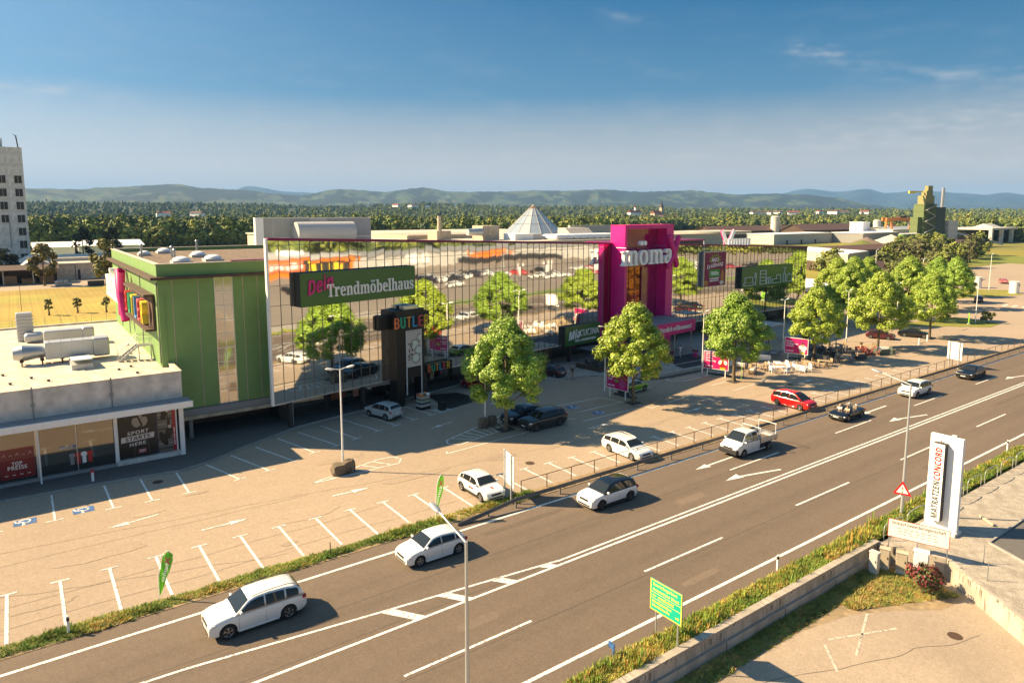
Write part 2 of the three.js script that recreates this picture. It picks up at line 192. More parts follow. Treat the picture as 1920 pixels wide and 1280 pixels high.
// bays along the shops
const shopBays = [[.9, -58.3, .9, -53.2], [4.2, -58.1, 4.3, -53.1], [6.6, -58, 6.7, -52.9], [9.1, -57.8, 9.1, -52.9], [11.4, -58.3, 12.8, -53.4], [13.6, -59.3, 15.2, -53.9], [15.9, -60.2, 17.5, -54.8], [18.2, -61.4, 19.6, -55.8], [20.3, -62.1, 21.9, -56.4], [22.7, -62.8, 24, -57.2], [25.2, -63.5, 26.6, -58.1], [27.5, -63.9, 28.7, -58.6], [30, -64.2, 31, -59.2], [32.2, -64.3, 33.3, -59.7], [35, -64.8, 36, -60.2], [-2.3, -58.5, -2.4, -53.3], [-5.6, -58.5, -5.7, -53.3], [45.5, -67.5, 46.7, -62.8], [48, -67, 49.1, -63]];
shopBays.forEach(([x0, z0, x1, z1], i) => { mk('bay_line', lot, ribbon([[x0, z0], [x1, z1]], .14, YL)); const t = i < 4 || i > 14 ? 0 : -.22; mk('bay_line', lot, ribbon([[x1 - .5, z1 - .5 * t], [x1 + .5, z1 + .5 * t]], .12, YL)); });
// wheelchair bays, arrows, islands
function wheelchair(x, z, turn) { const o = (px, pz) => [x + px * Math.cos(turn) - pz * Math.sin(turn), z + px * Math.sin(turn) + pz * Math.cos(turn)]; mk('wheelchair_field', lot, flat([o(-.6, -.5), o(.65, -.5), o(.65, .45), o(-.6, .45)], YL), mat.blue); const ring = []; for (let k = 0; k <= 12; k++) { const a = .3 + k / 12 * 4.4; ring.push(o(.32 * Math.cos(a) + .05, .32 * Math.sin(a) + .1)); } mk('wheelchair_symbol', lot, [ribbon(ring, .1, YL * 2), ribbon([o(.1, -.5), o(.1, 0), o(.45, .02), o(.6, .4)], .12, YL * 2), flat([o(0, -.58), o(.2, -.58), o(.2, -.42), o(0, -.42)], YL * 2)]); }
wheelchair(-.7, -54.1, PI); wheelchair(2.6, -54, PI); wheelchair(46.6, -53.3, 0); wheelchair(47.4, -50.2, 0);
arrow(lot, 3.6, -49.8, 3.1, -.05, YL, .8, -.25); arrow(lot, 20.3, -46, 2.9, PI + .05, YL, .9); arrow(lot, 30.9, -55.8, 2.8, -.22, YL, .8); arrow(lot, 11.5, -45.9, 3, PI, YL, .8); arrow(lot, 46, -47, 3, PI, YL, .8); arrow(lot, 40, -59.3, 3, -.4, YL, .8); arrow(lot, 57.5, -45.2, 3, PI, YL, .8); arrow(lot, 78.5, -45.2, 3, PI, YL, .8);
{
  const isl = (out, bars) => { mk('island_outline', lot, ribbon([...out, out[0]], .13, YL)); for (const b of bars) mk('hatch_bar', lot, ribbon(b, .13, YL)); };
  isl([[17, -49.3], [20, -50.2], [23.4, -51.1], [24.6, -50.9], [24.9, -50.1], [24.3, -49.3], [20, -49.2]], [[[18.4, -49.6], [18.9, -49.3]], [[20.6, -50.3], [21.4, -49.3]], [[21.6, -50.6], [22.5, -49.4]], [[22.6, -50.9], [23.6, -49.5]]]);
  isl([[30.3, -51.9], [35.7, -54], [39.4, -55.6], [36.9, -51.4], [35.2, -51.2], [30.7, -50.2], [30, -51]], [0, 1, 2, 3, 4, 5, 6, 7].map(k => [[31 + k * .95, -52.2 - k * .4], [32.4 + k * .62, -50.7 - k * .13]]));
  isl([[64, -56], [72, -56.2], [72.6, -54.3], [65, -53.9], [63.8, -54.8]], [0, 1, 2, 3, 4, 5, 6].map(k => [[64.6 + k * 1.1, -56], [65.6 + k * 1.05, -54]]));
  for (const l of [[[28.6, -48.9], [42.6, -49.9]], [[28.6, -48.9], [28.9, -49.4]], [[36.9, -51.4], [39.2, -49.3]], [[39.4, -55.6], [42.6, -51.8], [44, -49.9]], [[44, -54.8], [51.6, -54.4]], [[44.2, -49], [52, -49.1]], [[51.6, -54.4], [53.2, -48.2]], [[46, -51.6], [52.3, -51.8]], [[54, -54], [59.6, -54.3]], [[53.2, -48.2], [60.6, -49.2]], [[60.6, -49.2], [60.7, -46]], [[66, -50.6], [72, -51]], [[66, -47.6], [76, -48.5]], [[70, -54], [76, -46]]]) mk('bay_line', lot, ribbon(l, .13, YL));
  for (let k = 0; k < 8; k++) mk('bay_line', lot, ribbon([[108 + 2.6 * k, -53.6 + .05 * k], [108.4 + 2.6 * k, -48.8]], .13, YL));
  for (let k = 0; k < 8; k++) mk('crossing_bar', lot, ribbon([[176 + .4 * k, -58 + 1.7 * k], [179.5 + .4 * k, -58.2 + 1.7 * k]], .6, YL));
}
// repairs and stains on the road
{ const r = rng(31), pm = [.82, .9, 1.1, 1.18].map(k => M([.245 * k, .185 * k, .139 * k], .9, { map: tAsph })); for (const [x, z, w, d, k] of [[26, -34.6, 7, .5, 0], [57, -26.8, 5, .6, 1], [3, -24, 9, .35, 0], [72, -33.4, 11, .4, 1], [38, -30.6, 3, .8, 3], [17.5, -27, 2.4, .7, 2], [90, -27.4, 14, .5, 0], [30, -23.2, 3, .5, 3], [61, -23.5, 6, .4, 1]]) { const p = []; for (let i = 0; i < 26; i++) { const a = i / 26 * 2 * PI, q = .8 + .4 * fbm(Math.cos(a) * 2 + x, Math.sin(a) * 2 + z, 2); p.push([x + Math.sign(Math.cos(a)) * Math.pow(Math.abs(Math.cos(a)), .5) * w / 2 * q, z + Math.sign(Math.sin(a)) * Math.pow(Math.abs(Math.sin(a)), .5) * d / 2 * q]); } mk('asphalt_repair', road, flat(p, YL), pm[k]); } const lm = [.95, 1.04, .86].map(k => M([.575 * k, .45 * k, .335 * k], .92, { map: tAsph })); for (const [x, z, w, d, k] of [[9.6, -52.4, 1.6, .3, 2], [3, -46, 5, 1.2, 0], [15, -44.5, 4, 2, 1], [24, -46, 6, .8, 0], [32, -45.6, 3, 1.4, 2], [47, -44.5, 8, 1, 0], [61, -43.4, 5, 1.6, 1], [80, -43, 9, 1.2, 0], [6, -50.8, 2, .8, 1], [21, -53, 4, 1, 0], [0, -41.5, 3, .6, 0], [12.5, -40.8, 1.2, .5, 2], [36.2, -40.6, 1.2, .5, 2], [55, -40.4, 1.2, .5, 2]]) { const p = []; for (let i = 0; i < 26; i++) { const a = i / 26 * 2 * PI, q = .6 + .8 * fbm(Math.cos(a) * 2 + x, Math.sin(a) * 2 + z, 3); p.push([x + Math.cos(a) * w / 2 * q, z + Math.sin(a) * d / 2 * q]); } mk('stain', lot, flat(p, YL * .4), lm[k]); } for (const z of [-32.45, -25.45, -29.6]) { const p = []; for (let i = 0; i <= 60; i++) p.push([-10 + i * 3, z + .25 + (fbm(i * .7, z, 3) - .5) * .25]); mk('tar_seam', road, ribbon(p, .03, YL), mat.seam); } }
// sealed joints and cracks in the asphalt
{ const r = rng(77); const lines = [[-30, -39.8, 28, -40.2], [-30, -48.2, 16, -47.4], [-20, -52.1, 40, -44.5], [-40, -42.2, 20, -42.5], [36, -44.6, 120, -44.2], [40, -53, 100, -46.5], [-6, -45, 12, -39.5]]; for (const [x0, z0, x1, z1] of lines) { const p = []; const n = 40; for (let i = 0; i <= n; i++) { const t = i / n; p.push([lerp(x0, x1, t), lerp(z0, z1, t) + (fbm(t * 9 + z0, x0, 3) - .5) * .5]); } mk('crack', lot, ribbon(p, .02, YL * .5), mat.seam); } for (const [x, z] of [[7.6, -56.5], [74, -45.4], [33, -43]]) mk('manhole_cover', lot, move(wuv(clean(new THREE.CircleGeometry(.38, 20).rotateX(-PI / 2))), x, YL, z), mat.rust); }
// raised pavements with kerb
const kerbA = [[-70, -59.3], [-2, -58.9], [4.4, -58.5], [9.5, -57.8], [12, -58.7], [15.7, -61], [20.9, -63.6], [29.4, -65.5], [44, -68.9]], kerbB = [[46.8, -70], [49.6, -65], [52, -63.4], [58, -62.4], [60.5, -58.7], [64.8, -57.5], [76, -57.4], [84, -59.6], [100, -62.6], [124, -63]];
const pavement = struct('pavement', [prism([...kerbA, [44, -78], [-70, -78]], -.1, .11)].map(g => { g.setAttribute('color', new THREE.BufferAttribute(new Float32Array(g.attributes.position.count * 3).fill(1), 3)); return g; }), mat.pave); mesh('kerb', beams(kerbA, .16, .14, .055), mat.kerb, pavement);
const forecourt = struct('pavement', prism([...kerbB, [124, -84], [46.8, -80]], -.1, .115), mat.paving); mesh('kerb', beams(kerbB, .16, .15, .05), mat.kerb, forecourt);
function beams(pts, w, h, y) { const o = []; for (let i = 0; i + 1 < pts.length; i++) o.push(beam([pts[i][0], y, pts[i][1]], [pts[i + 1][0], y, pts[i + 1][1]], w, h)); return o; }
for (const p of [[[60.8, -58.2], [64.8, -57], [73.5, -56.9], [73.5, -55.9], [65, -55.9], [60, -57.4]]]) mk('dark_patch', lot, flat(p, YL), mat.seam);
mk('door_mat', forecourt, flat([[72, -64], [79, -64], [77.5, -60.5], [71, -60.5]], .123), mat.dark); mk('door_mat', forecourt, flat([[70.5, -60.2], [76, -60.2], [75, -58.2], [70, -58.2]], .123), mat.dark);
mk('carpet', lot, prism([[36.5, -66.6], [39.8, -65.6], [40.7, -61.6], [35.6, -60.4]], 0, .03), mat.black);
// planting squares at the trees
// terrace with gravel, sunken yard, retaining walls
const yard = struct('yard', grid(-70, 44, -19.2, 60, 120, 80, -1.05, tone(6, [1, .96, .9], .6)), M([.56, .47, .38], .92, { map: tAsph, ...VC, bumpMap: bGrain, bumpScale: .006 }));
const terrace = struct('terrace', prism([[42.05, -19.3], [330, -19.3], [330, 75], [34, 75], [33.9, -3.6], [39.7, -11], [43.2, -15.8]], -1.2, 0), M([.62, .55, .46], .95, { map: tGravel })); mesh('asphalt_patch', flat([[47.3, -15.5], [56, -15.4], [56, 20], [41, 20], [41, -5], [44, -9]].map(([x, z]) => [x + .4, z + .2]), .006), mat.pave.clone(), terrace).material.vertexColors = false; mesh('kerb', beams([[47.7, -15.3], [110, -15.1]], .12, .1, .05).concat(beams([[47.7, -15.3], [44, -8]], .12, .1, .05)), mat.kerb, terrace);
for (const l of [[[30.3, -15.9], [33.9, -14.4]], [[34, -15.9], [30.2, -14.5]], [[29.8, -15.8], [28.4, -14.4]]].map(l => l.map(([x, z]) => [x * 1.052, z * 1.052]))) mk('bay_line', yard, ribbon(l, .12, -1.042), mat.worn); mk('manhole_cover', yard, move(wuv(clean(new THREE.CircleGeometry(.35, 20).rotateX(-PI / 2))), 37.4, -1.044, -13.1), mat.rust);
{ const p = []; for (let i = 0; i <= 30; i++) p.push([22 + i * .55, -18.3 + i * .2 + (fbm(i * .3, 5, 3) - .5) * .5]); mk('crack', yard, ribbon(p, .03, -1.046), mat.seam); }

// ------------------------------------------------------------------ buildings
function settle(o) { const b = new THREE.Box3().setFromObject(o), c = b.getCenter(V(0, 0, 0)); c.y = Math.max(b.min.y, 0); for (const k of o.children) k.position.sub(c); o.position.copy(c); return o; }
const FZ = new THREE.Object3D();
function onFacade(o, X, y, off) { o.position.set(X, y, fz(X)); o.rotation.y = fturn(X); o.translateZ(off); return o; }   // local x along the front, z outwards
const stripGlass = M([.46, .46, .46], .06, { metalness: .95 }), storeGlass = M([.20, .195, .185], .05, { metalness: .9 }), posterDark = M([.03, .03, .03], .4);
{ // sports shop, white and low
  const b = thing('sports_shop', 'low white flat-roofed sports shop with glazed front and eave', 'building');
  mesh('wall', [bx(10.35, 10.6, 0, 7.1, -66, -61.85), bx(-40, 10.6, 0, 6.8, -98, -65), bx(-40, 10.2, 4.2, 6.8, -65, -62.2)], mat.concL, b);
  const roof = mesh('roof', bx(-40, 10.4, 6.8, 6.9, -97.8, -62.15), mat.roofMem, b); mesh('coping', [bx(-40, 10.65, 7.2, 7.26, -62.2, -61.75), bx(10.25, 10.65, 7.2, 7.26, -98, -62.2), bx(10.3, 10.6, 6.9, 7.2, -98, -62.2), bx(-40, 10.6, 6.9, 7.1, -98.2, -97.8)], mat.roofMem, roof);
  for (let k = 0; k < 9; k++) { const x1 = 10.58 - k * 5.15; mesh('wall_panel', bx(x1 - 5.11, x1, 4.92, 7.2, -62.15, -61.82 + .004 * (k % 2)), mat.concL, b); if (k) mesh('downpipe', [cy(.05, .05, 2.6, x1 + .02, 4.8, -61.74, 8), bx(x1 - .1, x1 + .14, 5.9, 6.1, -61.8, -61.68)], mat.grey, b); }
  mesh('eave', [prismYZ([[-61.82, 4.98], [-60.35, 4.86], [-60.35, 4.8], [-61.82, 4.8]], -40, 11)], mat.grey, b);
  for (let k = 0; k < 28; k++) { const x1 = 11.1 - k * 1.72; mesh('fascia_panel', bx(x1 - 1.71, x1, 4.42, 4.92, -60.5, -60.34), mat.white, b); } mesh('soffit', bx(-40, 11, 4.5, 4.6, -61.8, -60.5), mat.greyL, b);
  mesh('post', [bx(10.2, 10.52, 0, 4.5, -61.9, -61.55)], mat.white, b); mesh('post', bx(5.42, 5.66, .1, 4.5, -61.95, -61.7), mat.white, b);
  mesh('plinth', bx(5.5, 10.3, .1, .5, -62, -61.6), mat.concL, b); mesh('plinth', bx(-40, 5.5, .1, .34, -62, -61.65), mat.grey, b);
  for (let k = 0; k < 8; k++) { const x1 = 5.42 - k * 5.15; for (let i = 0; i < 2; i++) mesh('window_pane', bx(x1 - 2.55 * (i + 1) + .05, x1 - 2.55 * i - .04, .34, 4.45, -61.95, -61.9), storeGlass, b); mesh('mullion', bx(x1 - 5.15 - .04, x1 - 5.15 + .1, .1, 4.5, -61.92, -61.78), mat.alu, b); mesh('mullion', bx(x1 - 2.58, x1 - 2.53, .3, 4.5, -61.92, -61.84), mat.alu, b); mesh('post', cy(.06, .06, 4.4, x1 - 5, .1, -60.9, 8), mat.white, b); }
  const mark = (x, s, X, Y, f, c = '#fff') => { x.fillStyle = c; x.font = f; x.textAlign = 'center'; x.fillText(s, X, Y); };
  const sport = print(1024, 880, (x, w, h) => {
    x.fillStyle = '#151516'; x.fillRect(0, 0, w, h); const rr = rng(3);
    for (let i = 0; i < 900; i++) { x.fillStyle = `rgba(90,84,80,${.05 * rr()})`; x.beginPath(); x.arc(rr() * w, rr() * h, 8 + rr() * 50, 0, 7); x.fill(); }
    x.fillStyle = '#9b938b'; x.beginPath(); x.ellipse(385, 110, 46, 58, 0, 0, 7); x.fill(); x.beginPath(); x.ellipse(320, 225, 72, 95, -.35, 0, 7); x.ellipse(450, 225, 68, 95, .35, 0, 7); x.fill(); x.fillStyle = '#151516'; x.beginPath(); x.moveTo(330, 80); x.lineTo(352, 72); x.lineTo(440, 300); x.lineTo(405, 310); x.fill(); x.strokeStyle = '#4d4a49'; x.lineWidth = 16; x.beginPath(); x.moveTo(330, 580); x.quadraticCurveTo(240, 700, 270, 860); x.moveTo(500, 580); x.lineTo(540, 860); x.stroke();
    x.fillStyle = '#22283c'; x.fillRect(655, 0, 40, h); x.fillStyle = '#6d675f'; x.fillRect(695, 0, 270, h); for (let i = 0; i < 9; i++) { x.fillStyle = i % 2 ? '#8a837a' : '#3f3c3a'; x.fillRect(695, 40 + i * 95, 270, 30); }
    x.fillStyle = '#141416'; x.beginPath(); x.ellipse(830, 130, 60, 130, .4, 0, 7); x.ellipse(900, 500, 70, 150, .5, 0, 7); x.ellipse(790, 620, 60, 150, -.4, 0, 7); x.fill(); x.fillStyle = '#b7aba0'; x.beginPath(); x.arc(880, 90, 34, 0, 7); x.arc(910, 400, 36, 0, 7); x.fill(); x.fillStyle = '#a41623'; x.fillRect(962, 0, 62, h); x.save(); x.translate(1003, 600); x.rotate(-PI / 2); mark(x, 'SPORT  SPORT  SPORT', 0, 0, 'bold 34px sans-serif'); x.restore();
    x.save(); x.translate(340, 455); x.rotate(-.05); x.transform(1.35, 0, -.12, 1, 0, 0); mark(x, 'SPORT', 0, -10, 'bold 92px sans-serif', '#d8cfc6'); x.fillStyle = '#d8cfc6'; x.fillRect(-215, 10, 430, 104); mark(x, 'STARTS', 0, 96, 'bold 96px sans-serif', '#1a1918'); mark(x, 'HERE', 0, 208, 'bold 92px sans-serif', '#d8cfc6'); x.restore(); x.fillStyle = '#8d1522'; x.fillRect(330, 740, 150, 78); mark(x, 'SPORTS', 405, 775, 'bold 32px sans-serif'); mark(x, 'DIRECT', 405, 806, 'bold 32px sans-serif');
  }, .35);
  const pf = mesh('poster', move(sheet(4.25, 3.85), 7.82, 2.48, -61.86), sport, b); mesh('frame', [bx(5.62, 10.05, 4.42, 4.5, -61.92, -61.82), bx(5.62, 5.7, .5, 4.45, -61.92, -61.82), bx(9.95, 10.05, .5, 4.45, -61.92, -61.82)], mat.white, pf);
  mesh('poster', move(sheet(2.15, 2.3), -.95, 1.72, -61.88), print(512, 512, (x, w, h) => { x.fillStyle = '#7e1a20'; x.fillRect(0, 0, w, h); x.fillStyle = '#8e3b34'; x.fillRect(0, 0, w, 190); x.fillStyle = '#b4302f'; x.fillRect(0, 0, w, 8); x.strokeStyle = '#d9c3b8'; x.lineWidth = 7; for (let i = 0; i < 5; i++) { x.beginPath(); x.moveTo(45 + i * 95, 120); x.lineTo(70 + i * 95, 80 + (i % 2) * 30); x.lineTo(95 + i * 95, 120); x.stroke(); } mark(x, 'TOP', 250, 285, 'bold 84px sans-serif', '#efe6e0'); mark(x, 'PREISE', 250, 360, 'bold 92px sans-serif', '#efe6e0'); for (let i = 0; i < 4; i++) { x.fillStyle = '#d9c8c0'; x.fillRect(60 + i * 110, 440, 50, 16); } }, .35), b);
  for (const [x, c] of [[2.9, mat.red], [3.3, mat.white], [3.7, mat.red], [2.5, mat.grey]]) mesh('hanging_shirt', [bx(x - .13, x + .13, .85, 1.75, -61.895, -61.885), bx(x - .2, x + .2, 1.45, 1.7, -61.894, -61.886)], c, b);
  settle(b);
}
function prismYZ(poly, x0, x1) { const g = new THREE.ExtrudeGeometry(new THREE.Shape(poly.map(([z, y]) => new THREE.Vector2(-z, y))), { depth: x1 - x0, bevelEnabled: false }); g.rotateY(PI / 2); g.translate(x0, 0, 0); return wuv(clean(g)); }
function prismXY(poly, z0, z1) { const g = new THREE.ExtrudeGeometry(new THREE.Shape(poly.map(([x, y]) => new THREE.Vector2(x, y))), { depth: z1 - z0, bevelEnabled: false }); g.translate(0, 0, z0); return wuv(clean(g)); }
{ // roof plant of the sports shop
  const d = thing('ventilation_duct', 'long sheet-metal ventilation duct with cone mouth lying on shop roof', 'duct');
  mesh('duct_body', rbx(1.6, 5.3, 7.35, 8.85, -74.6, -73, .07), mat.zinc, d); mesh('duct_bend', [rbx(5.25, 6.6, 7.2, 8.9, -74.65, -72.95, .2, 3)], mat.zinc, d); mesh('duct_mouth', [clean(new THREE.CylinderGeometry(.72, .5, 1.7, 18).rotateZ(PI / 2).translate(.75, 8, -73.8)), clean(new THREE.CylinderGeometry(.5, .75, .7, 18).rotateZ(PI / 2).translate(-.4, 8, -73.8))], mat.steel, d);
  for (let k = 0; k < 5; k++) mesh('seam_rib', bx(1.9 + k * .85, 1.96 + k * .85, 7.32, 8.88, -74.63, -72.97), mat.steel, d); for (let k = 0; k < 4; k++) mesh('stand', [bx(-.2 + k * 1.5, -.1 + k * 1.5, 6.9, 7.5, -74.4, -74.3), bx(-.2 + k * 1.5, -.1 + k * 1.5, 6.9, 7.5, -73.2, -73.1), bx(-.3 + k * 1.5, 0 + k * 1.5, 7.3, 7.4, -74.6, -73)], mat.rust, d); settle(d);
  const e = thing('ventilation_duct', 'flat sheet-metal duct behind the long duct on shop roof', 'duct'); mesh('duct_body', rbx(1.8, 5.2, 7.3, 8.5, -84.4, -82.8, .12), mat.zinc, e); mesh('duct_bend', rbx(5.1, 6.2, 7.1, 8.6, -84.5, -82.7, .2, 3), mat.zinc, e); mesh('stand', bx(2, 5, 6.9, 7.32, -83.9, -83.3), mat.steel, e); settle(e);
  const f = thing('exhaust_tower', 'tall ribbed sheet-metal exhaust tower on shop roof', 'duct'); mesh('shaft', rbx(-.35, 1.05, 6.9, 9.9, -89.1, -87.8, .08), mat.zinc, f); for (let k = 0; k < 7; k++) mesh('louvre', bx(-.42, 1.12, 7.3 + k * .36, 7.36 + k * .36, -89.15, -87.72), mat.steel, f); mesh('bend', rbx(.2, 1.9, 6.9, 7.9, -87.9, -86.2, .35, 4), mat.zinc, f); settle(f);
  const s = thing('roof_skylight', 'boxy smoke-vent skylight with tilted flap on shop roof', 'skylight'); mesh('base', bx(3.3, 4.9, 6.9, 7.35, -72.5, -69), mat.zinc, s); mesh('flap', beam([4.1, 7.5, -72.4], [4.1, 7.75, -69], 1.5, .1), mat.white, s); settle(s);
  const t = thing('roof_stair', 'small grey steel stair climbing from shop roof to green wall', 'stair'); for (let k = 0; k < 6; k++) mesh('step', bx(7 + k * .27, 7.3 + k * .27, 6.98 + k * .22, 7.02 + k * .22, -71.3, -70.3), mat.steel, t); for (const z of [-71.3, -70.3]) { mesh('stringer', beam([6.95, 6.95, z], [8.6, 8.25, z], .05, .16), mat.steel, t); mesh('handrail', [bar([7, 7.9, z], [8.6, 9.2, z], .025), bar([8.6, 9.2, z], [9.75, 9.2, z], .025), bar([7, 6.95, z], [7, 7.9, z], .02), bar([7.8, 7.6, z], [7.8, 8.55, z], .02), bar([8.6, 8.2, z], [8.6, 9.2, z], .02), bar([9.7, 8.2, z], [9.7, 9.2, z], .02), bar([7, 7.45, z], [8.6, 8.75, z], .018), bar([8.6, 8.75, z], [9.75, 8.75, z], .018)], mat.alu, t); } mesh('platform', [bx(8.55, 9.75, 8.18, 8.25, -71.35, -70.25), bx(9.6, 9.68, 6.9, 8.2, -70.4, -70.32), bx(8.6, 8.68, 6.9, 8.2, -70.4, -70.32)], mat.steel, t); settle(t);
  const r = rng(21); for (const [x, z] of [[-1, -66], [1.5, -65.6], [3, -79], [6.6, -66.8], [7.6, -67.6], [8.4, -74], [8.8, -79], [-1.5, -70], [.4, -67.5], [7.7, -64.5]]) tag(mesh('roof_vent', [cy(.1, .08, .12, x, 6.88, z, 8), cy(.13, .13, .05, x, 7, z, 8)], mat.dark), 'small dark roof drain cap on pale shop roof', 'vent', 'drain caps on the shop roof');
}
{ // green block
  const b = thing('green_building', 'tall green panel-clad block with narrow window strip', 'building');
  mesh('wall', [bx(9.9, 32, 2.8, 15.2, -98, -65.95)], mat.green, b);
  const xs = [9.82, 11.6, 14.35]; for (const [x0, x1] of [[9.82, 10.95], [10.98, 13.05], [13.08, 14.4], [16.05, 16.9], [16.93, 18.2], [18.23, 20.5]]) mesh('wall_panel', bx(x0, x1 - .015, 2.85, 14.6, -66, -65.8), mat.green, b);
  for (let k = 0; k < 10; k++) mesh('wall_panel', bx(9.8, 9.92, 2.85, 14.6, -98 + k * 3.2, -94.83 + k * 3.2), mat.green, b); for (const k of [1, 3, 6, 9]) mesh('window_slit', bx(9.77, 9.86, 7.2, 14.3, -95.2 + k * 3.2, -94.75 + k * 3.2), mat.dark, b);
  for (const x of [10.965, 13.065, 16.915, 18.215]) mesh('joint_strip', bx(x - .03, x + .03, 2.85, 14.6, -65.85, -65.77), mat.beige, b);
  mesh('ledge', [bx(9.2, 22, 14.62, 14.85, -98.2, -65.1)], mat.brown, b); mesh('parapet', [bx(9.8, 22, 14.86, 15.9, -66.1, -65.8), bx(9.8, 10.1, 14.86, 15.9, -98, -66.1), bx(9.8, 32, 14.86, 15.9, -98.3, -98)], mat.green, b); mesh('coping', [bx(9.72, 18.6, 15.9, 15.97, -66.15, -65.72), bx(9.72, 10.15, 15.9, 15.97, -98.3, -66.15), bx(9.8, 32, 15.9, 15.97, -98.4, -97.9)], mat.roofMem, b); mesh('coping', bx(16, 19.5, 15.98, 16.06, -66.2, -65.66), mat.magDark, b);
  mesh('roof', bx(10.1, 32, 15.2, 15.5, -98, -66.1), mat.gravelRoof, b);
  const w = mesh('window', bx(14.42, 16.04, 2.85, 14.6, -66, -65.92), mat.dark, b); for (let j = 0; j < 9; j++) for (let i = 0; i < 2; i++) { const g = new THREE.Mesh(bx(14.47 + i * .79, 15.2 + i * .79, 2.92 + j * 1.3, 4.14 + j * 1.3, -65.9, -65.87), stripGlass); g.name = 'pane'; g.rotation.z = 0; w.add(g); } mesh('frame', [0, 1, 2].map(i => bx(14.42 + i * .78, 14.48 + i * .78, 2.85, 14.6, -65.9, -65.83)).concat([0, 1, 2, 3, 4, 5, 6, 7, 8, 9].map(j => bx(14.42, 16.04, 2.84 + j * 1.3, 2.91 + j * 1.3, -65.9, -65.835))), mat.alu, w);
  mesh('soffit_beam', bx(10.7, 24, 1.95, 2.25, -65.6, -65.2), mat.beige, b); mesh('soffit', bx(10.62, 32, 2.26, 2.82, -72, -65.5), mat.grey, b); mesh('recessed_wall', bx(10.62, 24, .1, 2.3, -72, -70.2), mat.brown, b); mesh('column', bx(11.7, 12, .1, 2.3, -66.2, -65.8), mat.grey, b);
  for (const z of [-66.5]) mesh('downpipe', cy(.04, .04, 6, 10.3, 7.2, -65.74, 6), mat.green, b);
  settle(b);
  const dome = (x, z, s, l) => { const t = thing('skylight_dome', l, 'skylight', [x, 15.5, z]); mesh('kerb', rbx(-.8 * s, .8 * s, 0, .3, -.8 * s, .8 * s, .05), mat.greyL, t); const g = new THREE.SphereGeometry(.75 * s, 16, 6, 0, 2 * PI, 0, PI / 2); g.scale(1, .5, 1); g.translate(0, .3, 0); mesh('dome', clean(g), mat.white, t); };
  dome(13, -72.2, 1.1, 'white plastic skylight dome nearest the front edge of green block roof'); dome(16.2, -73.7, 1.1, 'white skylight dome near front edge of roof, beside the mirror wall'); dome(16.5, -82, 1, 'white skylight dome halfway back on the gravel roof'); dome(14.7, -92, 1, 'white skylight dome at far edge of gravel roof'); dome(12, -88, .8, 'small white skylight dome by the left parapet of gravel roof');
  for (const [x, z, h, n] of [[11.2, -84, 1.4, 'thin grey vent pipe nearest the left parapet of the gravel roof'], [13.6, -79, 1, 'short dark vent pipe in the middle of gravel roof'], [14.2, -84, 1.1, 'paired grey vent pipe behind the roof middle'], [19, -95, 1.3, 'boxy chimney stub at back of the gravel roof']]) { const t = thing('vent_pipe', n, 'vent', [x, 15.5, z]); mesh('pipe', cy(.11, .11, h, 0, 0, 0, 8), mat.steel, t); mesh('cap', cy(.2, .06, .16, 0, h, 0, 8), mat.steel, t); }
  // lettering boxes on the lit side
  const s = thing('wall_sign', 'large white store lettering with magenta cross on side of green block', 'sign'); const L = text('möma', 'serif_bold', 3.4, .7, 12.2); L.rotateY(-PI / 2); L.translate(9.6, 10.4, -97.6); mesh('letters', L, mat.white, s);
  mesh('cross_stroke', tube([[9.1, 14.2, -85.4], [8.9, 12, -83.6], [9.1, 9, -82.4]], .42, 12, 8), mat.pink, s); mesh('cross_stroke', tube([[9.0, 14.3, -82.2], [9, 11.5, -83.8], [9.1, 9.4, -85.2]], .36, 12, 8), mat.pink, s); settle(s);
  const u = thing('wall_sign', 'dark box sign with coloured upright letters on side of green block', 'sign'); mesh('box', [bx(8.9, 9.75, 9.9, 10.1, -80.6, -67.4), bx(8.9, 9.75, 13, 13.2, -80.6, -67.4), bx(9.55, 9.76, 10.1, 13, -80.6, -67.4)], mat.brown, u); [['B', mat.red], ['U', M([.05, .45, .25], .5)], ['T', mat.yellow], ['L', M([.08, .3, .6], .5)], ['E', M([.6, .1, .12], .5)], ['R', mat.yellow]].forEach(([c, m], i) => { const g = text(c, 'sans_regular', 2, .5, 1.1); g.rotateY(-PI / 2); g.translate(9.35, 10.5, -79.9 + i * 2.1); mesh('letter', g, m, u); }); settle(u);
}
